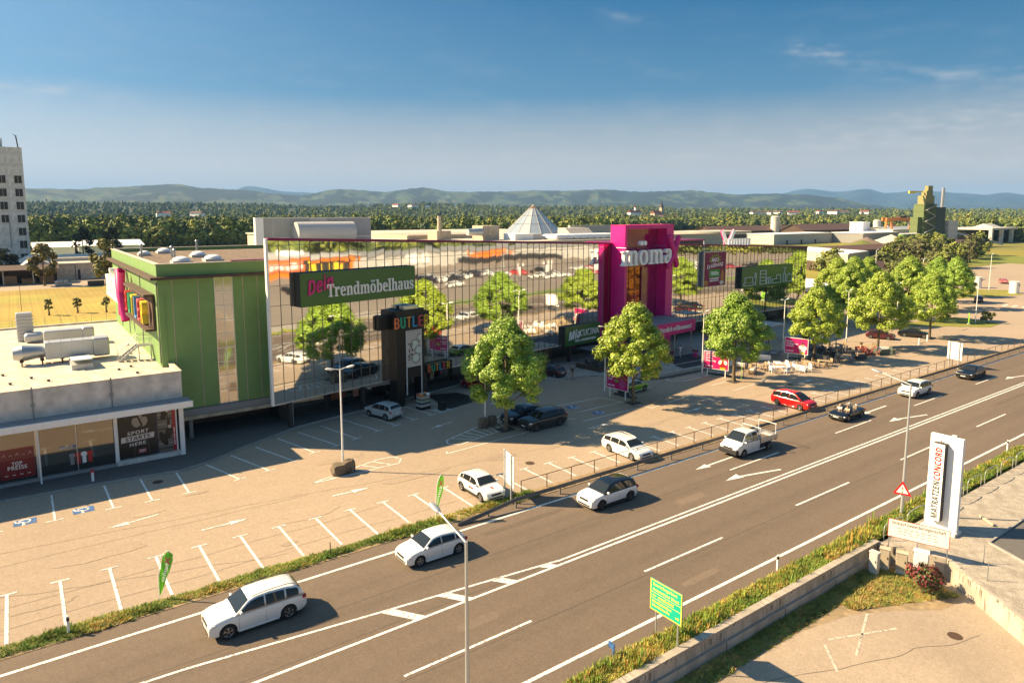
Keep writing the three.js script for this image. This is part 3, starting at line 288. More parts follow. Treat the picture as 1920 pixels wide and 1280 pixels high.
{ // furniture store: body, curved mirror front
  const b = thing('furniture_store', 'dark recessed ground floor and roof of furniture store behind mirror front', 'building'); const P = []; for (let x = 20; x <= 122; x += 6) P.push([x, fz(x) - .35]);
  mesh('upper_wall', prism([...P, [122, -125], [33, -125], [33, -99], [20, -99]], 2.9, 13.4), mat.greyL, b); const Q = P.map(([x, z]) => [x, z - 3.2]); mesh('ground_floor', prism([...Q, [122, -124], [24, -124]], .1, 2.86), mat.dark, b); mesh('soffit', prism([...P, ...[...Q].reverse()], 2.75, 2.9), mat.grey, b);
  for (let k = 0; k < 24; k++) { const X = 24 + k * 4.05; if (X > 66 && X < 82) continue; for (let i = 0; i < 2; i++) { const g = new THREE.Mesh(bx(-1.9 + i * 1.9, -.06 + i * 1.9, .25, 2.6, -.03, .03), storeGlass); g.name = 'shop_window'; g.castShadow = g.receiveShadow = true; onFacade(g, X, 0, -3.42); g.translateZ(0); b.add(g); } if (k % 2 === 0) { const c = new THREE.Mesh(bx(-.18, .18, .1, 2.78, -.18, .18), mat.dark); c.name = 'column'; onFacade(c, X - 3.7, 0, -.7); b.add(c); } }
  const wood = [[.22, .15, .1], [.32, .25, .18], [.15, .12, .1]].map(c => M(c, .8, { map: tConc })); for (let k = 0; k < 12; k++) { const g = new THREE.Mesh(bx(-.2, .2, .15, 2.7, -.03, .03), wood[k % 3]); g.name = 'cladding_board'; onFacade(g, 54.2 + k * .43, 0, -2.6); b.add(g); }
  const interior = [[27.6, M([.25, .08, .03], .5)], [28.6, M([.5, .3, .2], .5)], [31, mat.white]]; for (const [X, m, w = 1, h = 1.2] of [[27.2, M([.22, .07, .03], .5), 1.7, 1.2], [29.3, M([.45, .26, .18], .5), .7, 1.5], [31, mat.whiteM, .5, .6], [31.7, mat.red, .4, .5], [37.2, M([.2, .16, .14], .5), 1.2, 1.4], [39.6, M([.3, .26, .22], .5), .6, 1.5], [41, M([.3, .05, .09], .5), .5, .5]]) { const g = new THREE.Mesh(sheet(w, h), m); g.name = 'window_poster'; onFacade(g, X, 1.55, -3.36); b.add(g); }
  const kb = mesh('roof_plant', [bx(60, 64, 13.4, 14.6, -110, -106)], mat.greyL, b); settle(b);

  const f = thing('mirror_facade', 'long curved mirror-glass front with grey mullions and magenta top edge', 'facade');
  const cols = []; let X = 18.4; while (X < 121.8) { const c = 1.07 * Math.cos(fturn(X)); cols.push([X, Math.min(X + c, 122)]); X += c; } const r = rng(9), rest = [], RH = 1.825, bot = 2.8; let n = 0;
  cols.forEach(([xa, xb], ci) => {
    if (xa > 68.2 && xb < 80) return; const A = [xa, fz(xa)], B = [xb, fz(xb)], th = fturn((xa + xb) / 2), N = V(Math.sin(th), 0, Math.cos(th)), T = V(Math.cos(th), 0, -Math.sin(th)); const cSway = (r() - .5) * .003;
    for (let j = 0; j < 9; j++) {
      const y0 = bot + j * RH; if (y0 > Math.min(ftop(xa), ftop(xb)) - .08) break; const ya = Math.min(y0 + RH, ftop(xa)), yb = Math.min(y0 + RH, ftop(xb)), t0 = cSway + (r() - .5) * .004, t1 = (r() - .5) * .0035, b0 = (r() - .5) * .011, b1 = (r() - .5) * .008, tw = (r() - .5) * .006, p = [], nn = [], uu = [], ix = [], S = 3, Tn = 4;
      for (let q = 0; q <= Tn; q++) for (let i = 0; i <= S; i++) { const u = i / S, v = q / Tn, x = lerp(A[0], B[0], u) , z = lerp(A[1], B[1], u), y = lerp(y0, lerp(ya, yb, u), v); p.push(x, y, z); const nx = t0 + b0 * (u - .5) + tw * (v - .5), ny = t1 + b1 * (v - .5) + tw * (u - .5); const m = N.clone().addScaledVector(T, nx).add(V(0, ny, 0)).normalize(); nn.push(m.x, m.y, m.z); uu.push(u, v); }
      for (let q = 0; q < Tn; q++) for (let i = 0; i < S; i++) { const a = q * (S + 1) + i, c = a + S + 1; ix.push(a, a + 1, c, a + 1, c + 1, c); }
      const g = new THREE.BufferGeometry(); g.setAttribute('position', new THREE.Float32BufferAttribute(p, 3)); g.setAttribute('normal', new THREE.Float32BufferAttribute(nn, 3)); g.setAttribute('uv', new THREE.Float32BufferAttribute(uu, 2)); g.setIndex(ix);
      const tinted = xa > 66.2 && xa < 68.4; if (n++ < 296 || tinted) mesh('mirror_panel', g, tinted ? magGlass() : mat.mirror, f); else rest.push(g);
    }
    const post = bx(-.022, .022, bot, ftop(xa), -.02, .035); const mm = mesh('mullion', post, mat.mull, f); mm.position.set(A[0], 0, A[1]); mm.rotation.y = th;
  });
  mesh('far_mirror_panels', rest, mat.mirror, f, 'stuff');
  for (let j = 1; j < 9; j++) { const y = bot + j * RH, L = []; let prev = null; for (let x = 18.4; x < 122; x += 3.4) { if (y > ftop(x)) break; if (prev !== null && !(x > 67 && prev < 80)) L.push(beam([prev, y, fz(prev) + .01], [x, y, fz(x) + .01], .05, .035)); prev = x; } if (L.length) mesh('transom', L, mat.mull, f); }
  const edge = (y, w, h, m, nm, dz) => { const L = []; for (let x = 18.4; x < 121.6; x += 4.3) { if (x > 64.5 && x < 80) { if (nm === 'bottom_rail') continue; } const x2 = Math.min(x + 4.3, 122); L.push(beam([x, y(x), fz(x) + dz], [x2, y(x2), fz(x2) + dz], w, h)); } mesh(nm, L, m, f); };
  edge(x => ftop(x) + .1, .5, .26, mat.magDark, 'top_edge', -.12); edge(() => bot - .05, .12, .1, mat.alu, 'bottom_rail', 0); mesh('end_frame', bx(18.2, 18.4, 2.7, 18.05, -63.1, -62.6), mat.white, f); mesh('back_panel', (() => { const L = []; for (let x = 18.4; x < 121; x += 5.17) L.push(prism([[x, fz(x) - .12], [x + 5.17, fz(x + 5.17) - .12], [x + 5.17, fz(x + 5.17) - .32], [x, fz(x) - .32]], 2.8, ftop(x + 5.17) - .05)); return L; })(), mat.grey, f);
  mesh('support_column', bx(20.25, 20.55, .1, 2.75, -64.3, -63.95), mat.grey, f); settle(f);
}
function magGlass() { return magGlass.m ??= M([.42, .03, .16], .06, { metalness: .9 }); }
{ // magenta entrance portal; local x along the front, origin at its left foot
  const p = thing('entrance_portal', 'tall magenta portal frame with glossy recess at store entrance', 'portal'); onFacade(p, 68.6, 0, 0);
  mesh('left_jamb', bx(0, .55, 0, 18.1, -.2, 2.4), mat.magenta, p); mesh('right_jamb', bx(9.7, 11.4, 0, 18.1, -.2, 2.4), mat.magenta, p); mesh('lintel', [bx(0, 11.4, 18.1, 18.6, -.2, 2.4)], mat.magenta, p); mesh('coping', bx(-.05, 11.45, 18.6, 18.68, -.25, 2.45), mat.pink, p); const gloss = M([.36, .008, .12], .12, { phys: true, clearcoat: 1, clearcoatRoughness: .08, map: tPlain, bumpMap: bWave, bumpScale: .03 });
  mesh('recess_panel', bx(.55, 9.7, 12.6, 18.1, .2, .7), gloss, p); mesh('recess_panel', bx(6.1, 9.7, 4.4, 12.6, .2, .7), gloss, p); const rg = M([.36, .10, .11], .05, { metalness: .95 }); for (let j = 0; j < 5; j++) for (let i = 0; i < 4; i++) { const g = mesh('glass_pane', sheet(1.3, 1.6), rg, p); g.position.set(1.25 + i * 1.36, 5 + j * 1.68, .5); g.rotation.set((hs(i, j + 3) - .5) * .012, (hs(i + 9, j) - .5) * .012, 0); } mesh('glazing_bar', [0, 1, 2, 3, 4].map(i => bx(.55 + i * 1.36, .6 + i * 1.36, 4.1, 12.6, .5, .56)).concat([0, 1, 2, 3, 4, 5].map(j => bx(.55, 6.1, 4.14 + j * 1.68, 4.18 + j * 1.68, .5, .55))), mat.magDark, p); mesh('glass_wall', bx(.55, 9.7, .1, 4.1, -.1, .1), storeGlass, p); for (let i = 0; i < 5; i++) mesh('door_frame', bx(.6 + i * 2.2, .7 + i * 2.2, .1, 3.9, .1, .2), mat.alu, p);
  const s = thing('store_sign', 'huge white store lettering with magenta cross across the portal', 'sign'); onFacade(s, 68.6, 0, 0);
  const L = text('moma', 'serif_bold', 2.75, .5, 11.5, 5); L.translate(-1.1, 13.05, 2.5); mesh('letters', L, mat.letter, s); for (const x of [3.05, 3.85]) mesh('dot', clean(new THREE.CylinderGeometry(.33, .33, .5, 16).rotateX(PI / 2).translate(x, 16.1, 2.75)), mat.letter, s);
  mesh('cross_stroke', tube([[9.8, 16.8, 2.7], [10.4, 15.4, 2.9], [11.6, 12.6, 2.9]], .42, 12, 8), mat.pink, s); mesh('cross_stroke', tube([[12, 16.7, 2.8], [11, 14.6, 2.9], [9.6, 12.5, 2.8]], .4, 12, 8), mat.pink, s); for (const [x, y] of [[9.8, 16.8], [11.6, 12.6], [12, 16.7], [9.6, 12.5]]) mesh('stroke_end', clean(new THREE.SphereGeometry(.42, 10, 8).translate(x, y, 2.8)), mat.pink, s); mesh('bracket', [bar([0, 15.5, .6], [0, 15.5, 2.6], .05), bar([5, 15.3, .6], [5, 15.3, 2.6], .05), bar([9, 15.5, .6], [9, 15.5, 2.6], .05)], mat.steel, s);
  const c = thing('entrance_canopy', 'magenta entrance canopy box with white welcome lettering', 'canopy'); onFacade(c, 70, 0, 0); mesh('box', bx(.2, 8.6, 3.45, 5.05, 1.5, 7.2), mat.grey, c); mesh('front_panel', bx(-.1, 8.9, 3.4, 5.1, 7.2, 7.36), mat.pink, c); mesh('side_panel', bx(8.6, 8.76, 3.4, 5.1, 1.5, 7.2), mat.pink, c); const T = text('Herzlich willkommen!', 'serif_bold', .62, .06, 7.4); T.translate(.4, 3.95, 7.37); mesh('letters', T, mat.white, c); for (const x of [.4, 4.4, 8.4]) mesh('post', cy(.08, .08, 3.4, x, .11, 7, 8), mat.steel, c);
}
function boxSign(name, label, X, y, off, w, h, d, m, side = mat.dark) { const t = thing(name, label, 'sign'); onFacade(t, X, y, off); if (m.map && m.map.isCanvasTexture) { mesh('panel', bx(.02, w, 0, h, d - .06, d), mat.magDark, t); mesh('print', move(sheet(w - .05, h - .05), w / 2, h / 2, d + .006), m, t); } else mesh('panel', bx(.02, w, 0, h, d - .06, d), m, t); mesh('case', bx(0, w, .01, h - .01, 0, d - .061), side, t); return t; }
{ // signs on the front
  const script = (s, size, w, k) => { const g = text(s, 'sans_bold', size, .09, w, 4); g.applyMatrix4(new THREE.Matrix4().makeShear(0, 0, .3, 0, 0, 0)); g.rotateZ(k); return g; };
  const a = boxSign('facade_sign', 'wide green sign with white lettering and magenta script word on mirror wall', 20.9, 11.65, .05, 13.6, 3.15, .9, mat.greenSign); const t = text('Trendmöbelhaus', 'serif_bold', 1.22, .12, 10.5, 4); t.translate(2.75, .75, .95); mesh('letters', t, mat.white, a); const d = script('Dein', 1.35, 2.7, .22); d.translate(.75, 1.05, .95); mesh('script_word', d, mat.pink, a); mesh('bracket', [bx(.2, .3, .4, 2.8, -.05, 0), bx(13, 13.1, .4, 2.8, -.05, 0)], mat.steel, a);
  const b = boxSign('facade_sign', 'green kitchen shop sign with white lettering above terrace', 58.6, 2.6, .05, 7.1, 2.65, .6, mat.greenSign); const t2 = text('CUCINA', 'sans_regular', .85, .08, 3.9, 4); t2.translate(2.9, 1.15, .64); mesh('letters', t2, mat.white, b); const t3 = script('Mia', 1.15, 2.2, .12); t3.translate(.6, .75, .64); mesh('script_word', t3, mat.white, b); const t4 = text('PIZZA,', 'sans_bold', .3, .05, 1.05, 2); t4.translate(1.9, .45, .64); for (let q = 0; q < 10; q++) mesh('small_letter', bx(3.15 + q * .31, 3.37 + q * .31, .46, .7 + .06 * hs(q, 3), .64, .68), mat.white, b); mesh('letters', t4, mat.white, b);
  const n = boxSign('facade_poster', 'magenta opening poster with starburst hung on mirror wall', 90.4, 8.35, .05, 6, 5.7, .5, print(600, 570, (x, w, h) => {
    x.fillStyle = '#8c0f48'; x.fillRect(0, 0, w, h); x.strokeStyle = '#8fb53a'; x.lineWidth = 12; for (let i = 0; i < 17; i++) { const a = PI + i / 16 * PI; x.beginPath(); x.moveTo(300 + 90 * Math.cos(a), 165 + 90 * Math.sin(a)); x.lineTo(300 + (140 + 45 * (i % 2)) * Math.cos(a), 165 + (115 + 30 * (i % 2)) * Math.sin(a)); x.stroke(); } x.textAlign = 'center'; x.fillStyle = '#fff'; x.font = 'bold 92px sans-serif'; x.fillText('NEU', 300, 165); x.save(); x.translate(300, 250); x.rotate(-.12); x.font = 'italic bold 88px serif'; x.fillText('Eröffnung', 0, 0); x.restore(); x.fillStyle = '#4f9b35'; x.fillRect(150, 290, 290, 130); x.fillStyle = '#fff'; x.font = 'bold 84px sans-serif'; x.fillText('1000e', 295, 385); for (let i = 0; i < 2; i++) for (let k = 0; k < 7; k++) x.fillRect(165 + k * 38, 432 + i * 36, 22 + 14 * hs(k, i), 22); x.fillStyle = '#c8813a'; x.beginPath(); x.ellipse(70, 510, 60, 50, 0, 0, 7); x.ellipse(520, 420, 46, 120, 0, 0, 7); x.fill(); x.fillStyle = '#e8d9c8'; x.beginPath(); x.ellipse(505, 520, 60, 34, 0, 0, 7); x.fill(); for (let i = 0; i < 60; i++) { x.fillStyle = ['#d9c04a', '#c44a86', '#fff'][i % 3]; x.fillRect(hs(i, 1) * w, hs(i, 2) * h, 8, 8); }
  }), mat.grey); mesh('frame', [bx(-.06, .06, -.06, 5.76, .4, .56), bx(5.94, 6.06, -.06, 5.76, .4, .56), bx(-.06, 6.06, 5.64, 5.76, .4, .57), bx(-.06, 6.06, -.06, .06, .4, .57)], mat.alu, n); for (const x of [.3, 5.7]) mesh('hanger', bar([x, 5.7, .2], [x, 7.5, .1], .05), mat.white, n);
  const g = boxSign('facade_sign', 'green sign with white outline drawings of furniture at far end of front', 101, 7.35, .05, 16, 3.7, .6, mat.greenSign); const ln = (pts, w = .12) => { const o = []; for (let i = 0; i + 1 < pts.length; i++) { const [p, q] = [pts[i], pts[i + 1]]; o.push(beam([p[0], p[1], .66], [q[0], q[1], .66], w, .08)); } return o; }, rect = (x0, y0, x1, y1) => ln([[x0, y0], [x1, y0], [x1, y1], [x0, y1], [x0, y0]]);
  mesh('sofa_outline', [rect(.6, .5, 3.4, 1), rect(.9, 1, 3.1, 1.9)], mat.white, g); mesh('lamp_outline', [ln([[4, .4], [4, 1.8]], .2), ln([[3.7, 1.8], [4.3, 1.8], [4.1, 2.6], [3.9, 2.6], [3.7, 1.8]])], mat.white, g); mesh('shelf_outline', [rect(5.4, .5, 7.2, 2.9), ln([[5.4, 1.1], [7.2, 1.1]]), ln([[5.4, 1.7], [7.2, 1.7]]), ln([[5.4, 2.3], [7.2, 2.3]])], mat.white, g); mesh('cabinet_outline', [rect(7.5, .5, 8.7, 1.6), ln([[8.1, .5], [8.1, 1.6]])], mat.white, g); mesh('bed_outline', [rect(9.2, .5, 12, 1.2), rect(10.6, 1.2, 11.9, 1.9)], mat.white, g); mesh('plant_outline', [rect(12.8, .5, 13.5, 2), ln([[13.1, 2], [13.1, 2.9], [12.6, 3.2]]), ln([[13.1, 2.9], [13.6, 3.2]])], mat.white, g); mesh('sideboard_outline', [rect(14, .5, 15.6, 1.8), ln([[14.6, 1.8], [14.9, 2.1]])], mat.white, g);
  // black tower with coloured letters
  const k = thing('sign_tower', 'tall black sign tower with coloured letters and plate poster', 'tower'); onFacade(k, 31.2, 0, 0); mesh('tower', bx(.1, 1.05, 0, 10.2, .02, 1.35), mat.black, k); mesh('side_tower', bx(1.05, 3.8, 2.9, 10.25, .02, 1.3), mat.black, k); mesh('roof_cap', bx(1.3, 3.2, 10.25, 10.6, .3, 1.1), mat.alu, k); mesh('portal_leg', bx(3.3, 3.8, .11, 2.9, .02, 1.3), mat.black, k); mesh('door_recess', bx(1.05, 3.3, .11, 2.9, -2.4, -2.2), storeGlass, k);
  [['B', [.85, .22, .08]], ['U', [.06, .5, .3]], ['T', [.85, .35, .06]], ['L', [.06, .35, .62]], ['E', [.6, .08, .1]], ['R', [.85, .58, .06]]].forEach(([c, col], i) => { const L = text(c, 'sans_regular', 1.15, .18, .55, 4); L.translate(-.35 + i * .78, 8.45, 1.6); mesh('letter', L, M(col, .5), k); const L2 = text(c, 'sans_regular', .78, .1, .42, 3); L2.translate(4.7 + i * .55, 2.95, .72); mesh('small_letter', L2, M(col, .5), k); }); mesh('letter_board', bx(-1.5, 5.2, 8.3, 9.75, .1, .5), mat.black, k); mesh('letter_rail', [bx(-.4, 4.2, 9.0, 9.06, 1.3, 1.6)], mat.black, k); mesh('small_letter_board', bx(4.5, 8.3, 2.85, 3.8, .3, .68), mat.black, k);
  const ps = mesh('poster', sheet(1.9, 3.7), print(300, 580, (x, w, h) => { x.fillStyle = '#cfc8c0'; x.fillRect(0, 0, w, h); for (const [px, py, r] of [[170, 230, 95], [250, 330, 85], [190, 460, 88], [285, 120, 70]]) { x.fillStyle = '#7d6a55'; x.beginPath(); x.arc(px, py, r, 0, 7); x.fill(); x.fillStyle = '#c9d2c6'; x.beginPath(); x.arc(px, py, r - 12, 0, 7); x.fill(); x.fillStyle = '#e2e5dd'; x.beginPath(); x.arc(px + 4, py - 2, r - 34, 0, 7); x.fill(); } x.fillStyle = '#54402c'; for (let i = 0; i < 20; i++) { x.beginPath(); x.ellipse(30 + hs(i, 4) * 90, 190 + hs(i, 8) * 300, 9, 20, hs(i, 3) * 3, 0, 7); x.fill(); } }), k); ps.position.set(2.35, 6.05, 1.34); mesh('poster_frame', [bx(1.32, 1.4, 1.1, 7.95, 1.3, 1.4), bx(3.3, 3.38, 1.1, 7.95, 1.3, 1.4), bx(1.32, 3.38, 7.95, 8.03, 1.3, 1.4), bx(1.4, 3.3, 4.12, 4.2, 1.3, 1.4)], mat.whiteM, k); k.traverse(() => 0);
}

// ------------------------------------------------------------------ vehicles
// templates: shares of length (from the nose) and of height
const BODY = {
  suv: { lo: [[0, .43], [.008, .5], [.05, .575], [.12, .61], [.255, .648], [.6, .66], [.9, .665], [.965, .63], [.992, .55], [1, .46]], gh: [[.235, .635], [.30, .74], [.405, .93], [.47, .975], [.6, .995], [.78, .975], [.9, .925], [.945, .80], [.975, .66]], pil: [.56, .77, .90] },
  coupe: { lo: [[0, .42], [.008, .5], [.05, .57], [.12, .61], [.26, .655], [.6, .67], [.9, .68], [.965, .65], [.992, .55], [1, .46]], gh: [[.24, .64], [.30, .75], [.41, .94], [.48, .985], [.56, .995], [.7, .95], [.83, .85], [.94, .70]], pil: [.55, .74, .84] },
  hatch: { lo: [[0, .42], [.01, .48], [.06, .57], [.14, .62], [.27, .665], [.6, .68], [.88, .685], [.96, .66], [.99, .58], [1, .48]], gh: [[.235, .65], [.31, .77], [.42, .945], [.49, .985], [.6, .995], [.76, .965], [.86, .91], [.92, .80], [.965, .67]], pil: [.56, .79, .87] },
  wagon: { lo: [[0, .42], [.01, .48], [.05, .56], [.12, .61], [.25, .66], [.6, .675], [.9, .68], [.965, .66], [.99, .58], [1, .48]], gh: [[.225, .645], [.30, .78], [.39, .945], [.46, .985], [.6, .995], [.8, .97], [.91, .91], [.945, .80], [.975, .67]], pil: [.53, .74, .90] },
  mpv: { lo: [[0, .42], [.01, .48], [.05, .55], [.1, .585], [.2, .63], [.6, .645], [.9, .65], [.965, .63], [.99, .55], [1, .46]], gh: [[.15, .60], [.24, .74], [.34, .92], [.42, .98], [.6, .998], [.8, .97], [.92, .91], [.955, .78], [.975, .64]], pil: [.50, .72, .92] },
  sedan: { lo: [[0, .42], [.01, .48], [.05, .56], [.12, .61], [.28, .665], [.6, .685], [.83, .70], [.95, .71], [.985, .66], [1, .5]], gh: [[.26, .65], [.33, .78], [.43, .945], [.5, .99], [.6, .995], [.7, .94], [.78, .84], [.87, .70]], pil: [.56, .74, .78] },
  roadster: { lo: [[0, .5], [.01, .56], [.06, .66], [.15, .74], [.32, .80], [.6, .82], [.78, .84], [.93, .84], [.985, .74], [1, .6]], gh: null, pil: [.6, .7, .8] },
  van: { lo: [[0, .36], [.006, .46], [.03, .5], [.08, .54], [.15, .6], [.3, .62], [.5, .62], [.56, .615], [.565, .6]], gh: [[.11, .58], [.17, .72], [.24, .9], [.28, .965], [.36, .99], [.5, .99], [.54, .95], [.56, .6]], pil: [.385, .52, .6] }
};
const at1 = (tab, s) => { let k = 0; while (k < tab.length - 2 && tab[k + 1][0] < s) k++; const t = clamp((s - tab[k][0]) / (tab[k + 1][0] - tab[k][0])); return lerp(tab[k][1], tab[k + 1][1], t); };
const ev = new Evaluator(); ev.useGroups = false; ev.attributes = ['position', 'normal', 'uv'];
function loft(rings) {   // closed skin over rings of equal length, both ends capped
  const n = rings[0].length, P = [], I = []; rings.forEach(r => r.forEach(p => P.push(...p)));
  for (let k = 0; k + 1 < rings.length; k++) for (let i = 0; i < n; i++) { const a = k * n + i, b = k * n + (i + 1) % n, c = a + n, d = b + n; I.push(a, c, b, b, c, d); }
  const cap = (k, f) => { const r = rings[k], c = [0, 1, 2].map(q => r.reduce((s, p) => s + p[q], 0) / n), ci = P.length / 3; P.push(...c); for (let i = 0; i < n; i++) { const a = k * n + i, b = k * n + (i + 1) % n; f ? I.push(ci, a, b) : I.push(ci, b, a); } }; cap(0, true); cap(rings.length - 1, false);
  const g = new THREE.BufferGeometry(); g.setAttribute('position', new THREE.Float32BufferAttribute(P, 3)); g.setAttribute('uv', new THREE.Float32BufferAttribute(new Float32Array(P.length / 3 * 2), 2)); g.setIndex(I); g.computeVertexNormals(); return g;
}
const carPaint = c => (carPaint[c] ??= M(c, .3, { phys: true, clearcoat: 1, clearcoatRoughness: .04 }));
const carGlass = M([.018, .022, .025], .03), lampGlass = M([.75, .77, .78], .1, { phys: true, clearcoat: 1 }), tailRed = M([.42, .012, .012], .18), plateW = M([.75, .75, .73], .5), tyreM = M([.02, .02, .02], .9), rimM = M([.55, .56, .57], .3, { metalness: .9 }), rimD = M([.16, .16, .17], .35, { metalness: .8 }), trim = M([.022, .022, .023], .7);
function wheelGeos(r, w) { const key = r + '_' + w; if (wheelGeos[key]) return wheelGeos[key]; const p = [[r * .62, -w / 2], [r * .93, -w / 2], [r, -w * .36], [r, w * .36], [r * .93, w / 2], [r * .62, w / 2]].map(([a, b]) => new THREE.Vector2(a, b)); const tyre = clean(new THREE.LatheGeometry(p, 28).rotateX(PI / 2)); const sp = []; for (let k = 0; k < 5; k++) for (const d of [-.09, .09]) { const g = bx(-.018, .018, .05, r * .6, -.012, .012); g.rotateZ(k / 5 * 2 * PI + d); g.translate(0, 0, w * .44); sp.push(g); } const ring = clean(new THREE.TorusGeometry(r * .61, r * .045, 6, 28).translate(0, 0, w * .43)), hub = clean(new THREE.CylinderGeometry(r * .14, r * .14, .03, 12).rotateX(PI / 2).translate(0, 0, w * .45)), disc = clean(new THREE.CircleGeometry(r * .62, 24).translate(0, 0, w * .34)), back = clean(new THREE.CircleGeometry(r * .62, 24).rotateY(PI).translate(0, 0, -w * .4)); return wheelGeos[key] = [tyre, mg([...sp, ring, hub]), disc]; }
function makeCar(label, style, { L, W, H, paint, low, roofPaint, wb, fo, wr = .33, gc = .2, clad = false, rim = rimM, rails = false, simple = false, extra }, group) {
  const T = BODY[style], t = thing(style === 'van' ? 'pickup_truck' : 'car', label, style === 'van' ? 'pickup truck' : 'car', [0, 0, 0], 0, group), X = s => L * (.5 - s), hwF = s => W / 2 * (1 - .16 * Math.pow(clamp(1 - s / .14), 2.2) - .12 * Math.pow(clamp((s - .88) / .12), 2.2)), top = s => at1(T.lo, s) * H, bot = s => gc + .1 * Math.pow(clamp(1 - s / .06), 2) + .16 * Math.pow(clamp((s - .92) / .08), 2);
  const prof = s => { const a = bot(s), b = top(s), w = hwF(s), m = lerp(a, b, .62); return [[w * .86, a], [w * .955, a + .06], [w * .985, lerp(a, b, .3)], [w, m], [w * .985, lerp(m, b, .55)], [w * .94, b - .03], [w * .84, b + .004], [w * .45, b + .022]]; };
  const secZ = (s, y) => { const p = prof(s); let k = 0; while (k < 5 && p[k + 1][1] < y) k++; const u = clamp((y - p[k][1]) / (p[k + 1][1] - p[k][1] || 1)); return lerp(p[k][0], p[k + 1][0], u); };
  const ss = simple ? [0, .01, .05, .14, .3, .6, .88, .96, .99, 1] : [0, .006, .02, .045, .08, .12, .17, .22, .27, .35, .45, .55, .65, .75, .83, .89, .93, .96, .98, .993, 1]; const endS = style === 'van' ? .565 : 1;
  const rings = ss.map(s => s * endS).map(s => { const e = s < .003 || s > .998 ? .97 : 1, p = prof(s), x = X(s), r = []; p.forEach(([z, y]) => r.push([x, y, z * e])); r.push([x, top(s) + .03, 0]); [...p].reverse().forEach(([z, y]) => r.push([x, y, -z * e])); r.push([x, bot(s), 0]); return r; });
  let body = loft(rings); const wx = [X(fo / L), X((fo + wb) / L)], ar = wr * 1.13;
  if (!simple) { let br = new Brush(body); br.updateMatrixWorld(); for (const x of wx) { const c = new THREE.CylinderGeometry(ar, ar, W * 1.3, 28).rotateX(PI / 2).translate(x, wr + .02, 0), cb = new Brush(c); cb.updateMatrixWorld(); br = ev.evaluate(br, cb, SUBTRACTION); br.updateMatrixWorld(); } body = br.geometry; }
  const pm = carPaint(paint); mesh('body', clean(body), low ? carPaint(low) : pm, t);
  mesh('underbody', bx(X(.97 * endS), X(.04), gc - .04, gc + .32, -W * .36, W * .36), trim, t);
  if (T.gh) {
    const gA = T.gh[0][0], gB = T.gh[T.gh.length - 1][0], belt = s => top(s) - .02, yt = s => at1(T.gh, s) * H, wB = s => hwF(s) * .955, rw = W / 2 * .735, wAt = (s, y) => { const u = clamp((y - belt(s)) / (H - belt(s))); return lerp(wB(s), rw, Math.pow(u, 1.15)); };
    const gs = []; const gn = simple ? 8 : 18; for (let k = 0; k <= gn; k++) gs.push(lerp(gA, gB, k / gn)); const R = gs.map(s => { const y = Math.max(yt(s), belt(s) + .01), b = belt(s) - .05, q = []; const pts = [[wB(s), b], [wAt(s, lerp(b, y, .5)), lerp(b, y, .5)], [wAt(s, y) - .015, y - .045], [wAt(s, y) - .075, y], [wAt(s, y) * .5, y + .022]]; pts.forEach(([z, yy]) => q.push([X(s), Math.max(yy, b), z])); q.push([X(s), y + .03, 0]); [...pts].reverse().forEach(([z, yy]) => q.push([X(s), Math.max(yy, b), -z])); return q; });
    let cab = loft(R); if (extra?.openWindow) { const [s0, s1] = extra.openWindow, c = bx(X(s1), X(s0), belt(s0) + .06, H * .9, -W, W), cb = new Brush(c), b0 = new Brush(cab); cb.updateMatrixWorld(); b0.updateMatrixWorld(); cab = ev.evaluate(b0, cb, SUBTRACTION).geometry; } mesh('roof', clean(cab), roofPaint ? carPaint(roofPaint) : pm, t);
    const strip = (s0, s1, lo, hi, n, side) => { const P = [], I = []; for (let i = 0; i <= n; i++) for (let j = 0; j <= 2; j++) { const s = lerp(s0, s1, i / n), y = lerp(lo(s), Math.max(hi(s), lo(s) + .005), j / 2); P.push(X(s), y, side * (wAt(s, y) + .008)); } for (let i = 0; i < n; i++) for (let j = 0; j < 2; j++) { const a = i * 3 + j, b = a + 3; I.push(a, b, a + 1, a + 1, b, b + 1); } const g = new THREE.BufferGeometry(); g.setAttribute('position', new THREE.Float32BufferAttribute(P, 3)); g.setIndex(I); g.computeVertexNormals(); return g; };
    const slope = (s0, s1, n, in0, in1) => { const P = [], I = [], m = 6; for (let i = 0; i <= n; i++) for (let j = 0; j <= m; j++) { const s = lerp(s0, s1, i / n), y = yt(s), w = wAt(s, y) - lerp(in0, in1, i / n), u = j / m * 2 - 1; P.push(X(s) + (s0 < .5 ? .012 : -.012), y + .014 + .022 * (1 - u * u), u * w); } for (let i = 0; i < n; i++) for (let j = 0; j < m; j++) { const a = i * (m + 1) + j, b = a + m + 1; I.push(a, b, a + 1, a + 1, b, b + 1); } const g = new THREE.BufferGeometry(); g.setAttribute('position', new THREE.Float32BufferAttribute(P, 3)); g.setIndex(I); g.computeVertexNormals(); return g; };
    const roofF = T.gh.find(p => p[1] > .92)[0], rev = [...T.gh].reverse(), roofR = rev.find(p => p[1] > .895)[0]; mesh('windscreen', slope(gA + .03, roofF - .005, 5, .07, .1), carGlass, t); if (style !== 'van') mesh('rear_window', slope(Math.max(roofR + .006, .8), gB - (style === 'sedan' || style === 'coupe' ? .025 : .018), 4, .1, .12), carGlass, t);
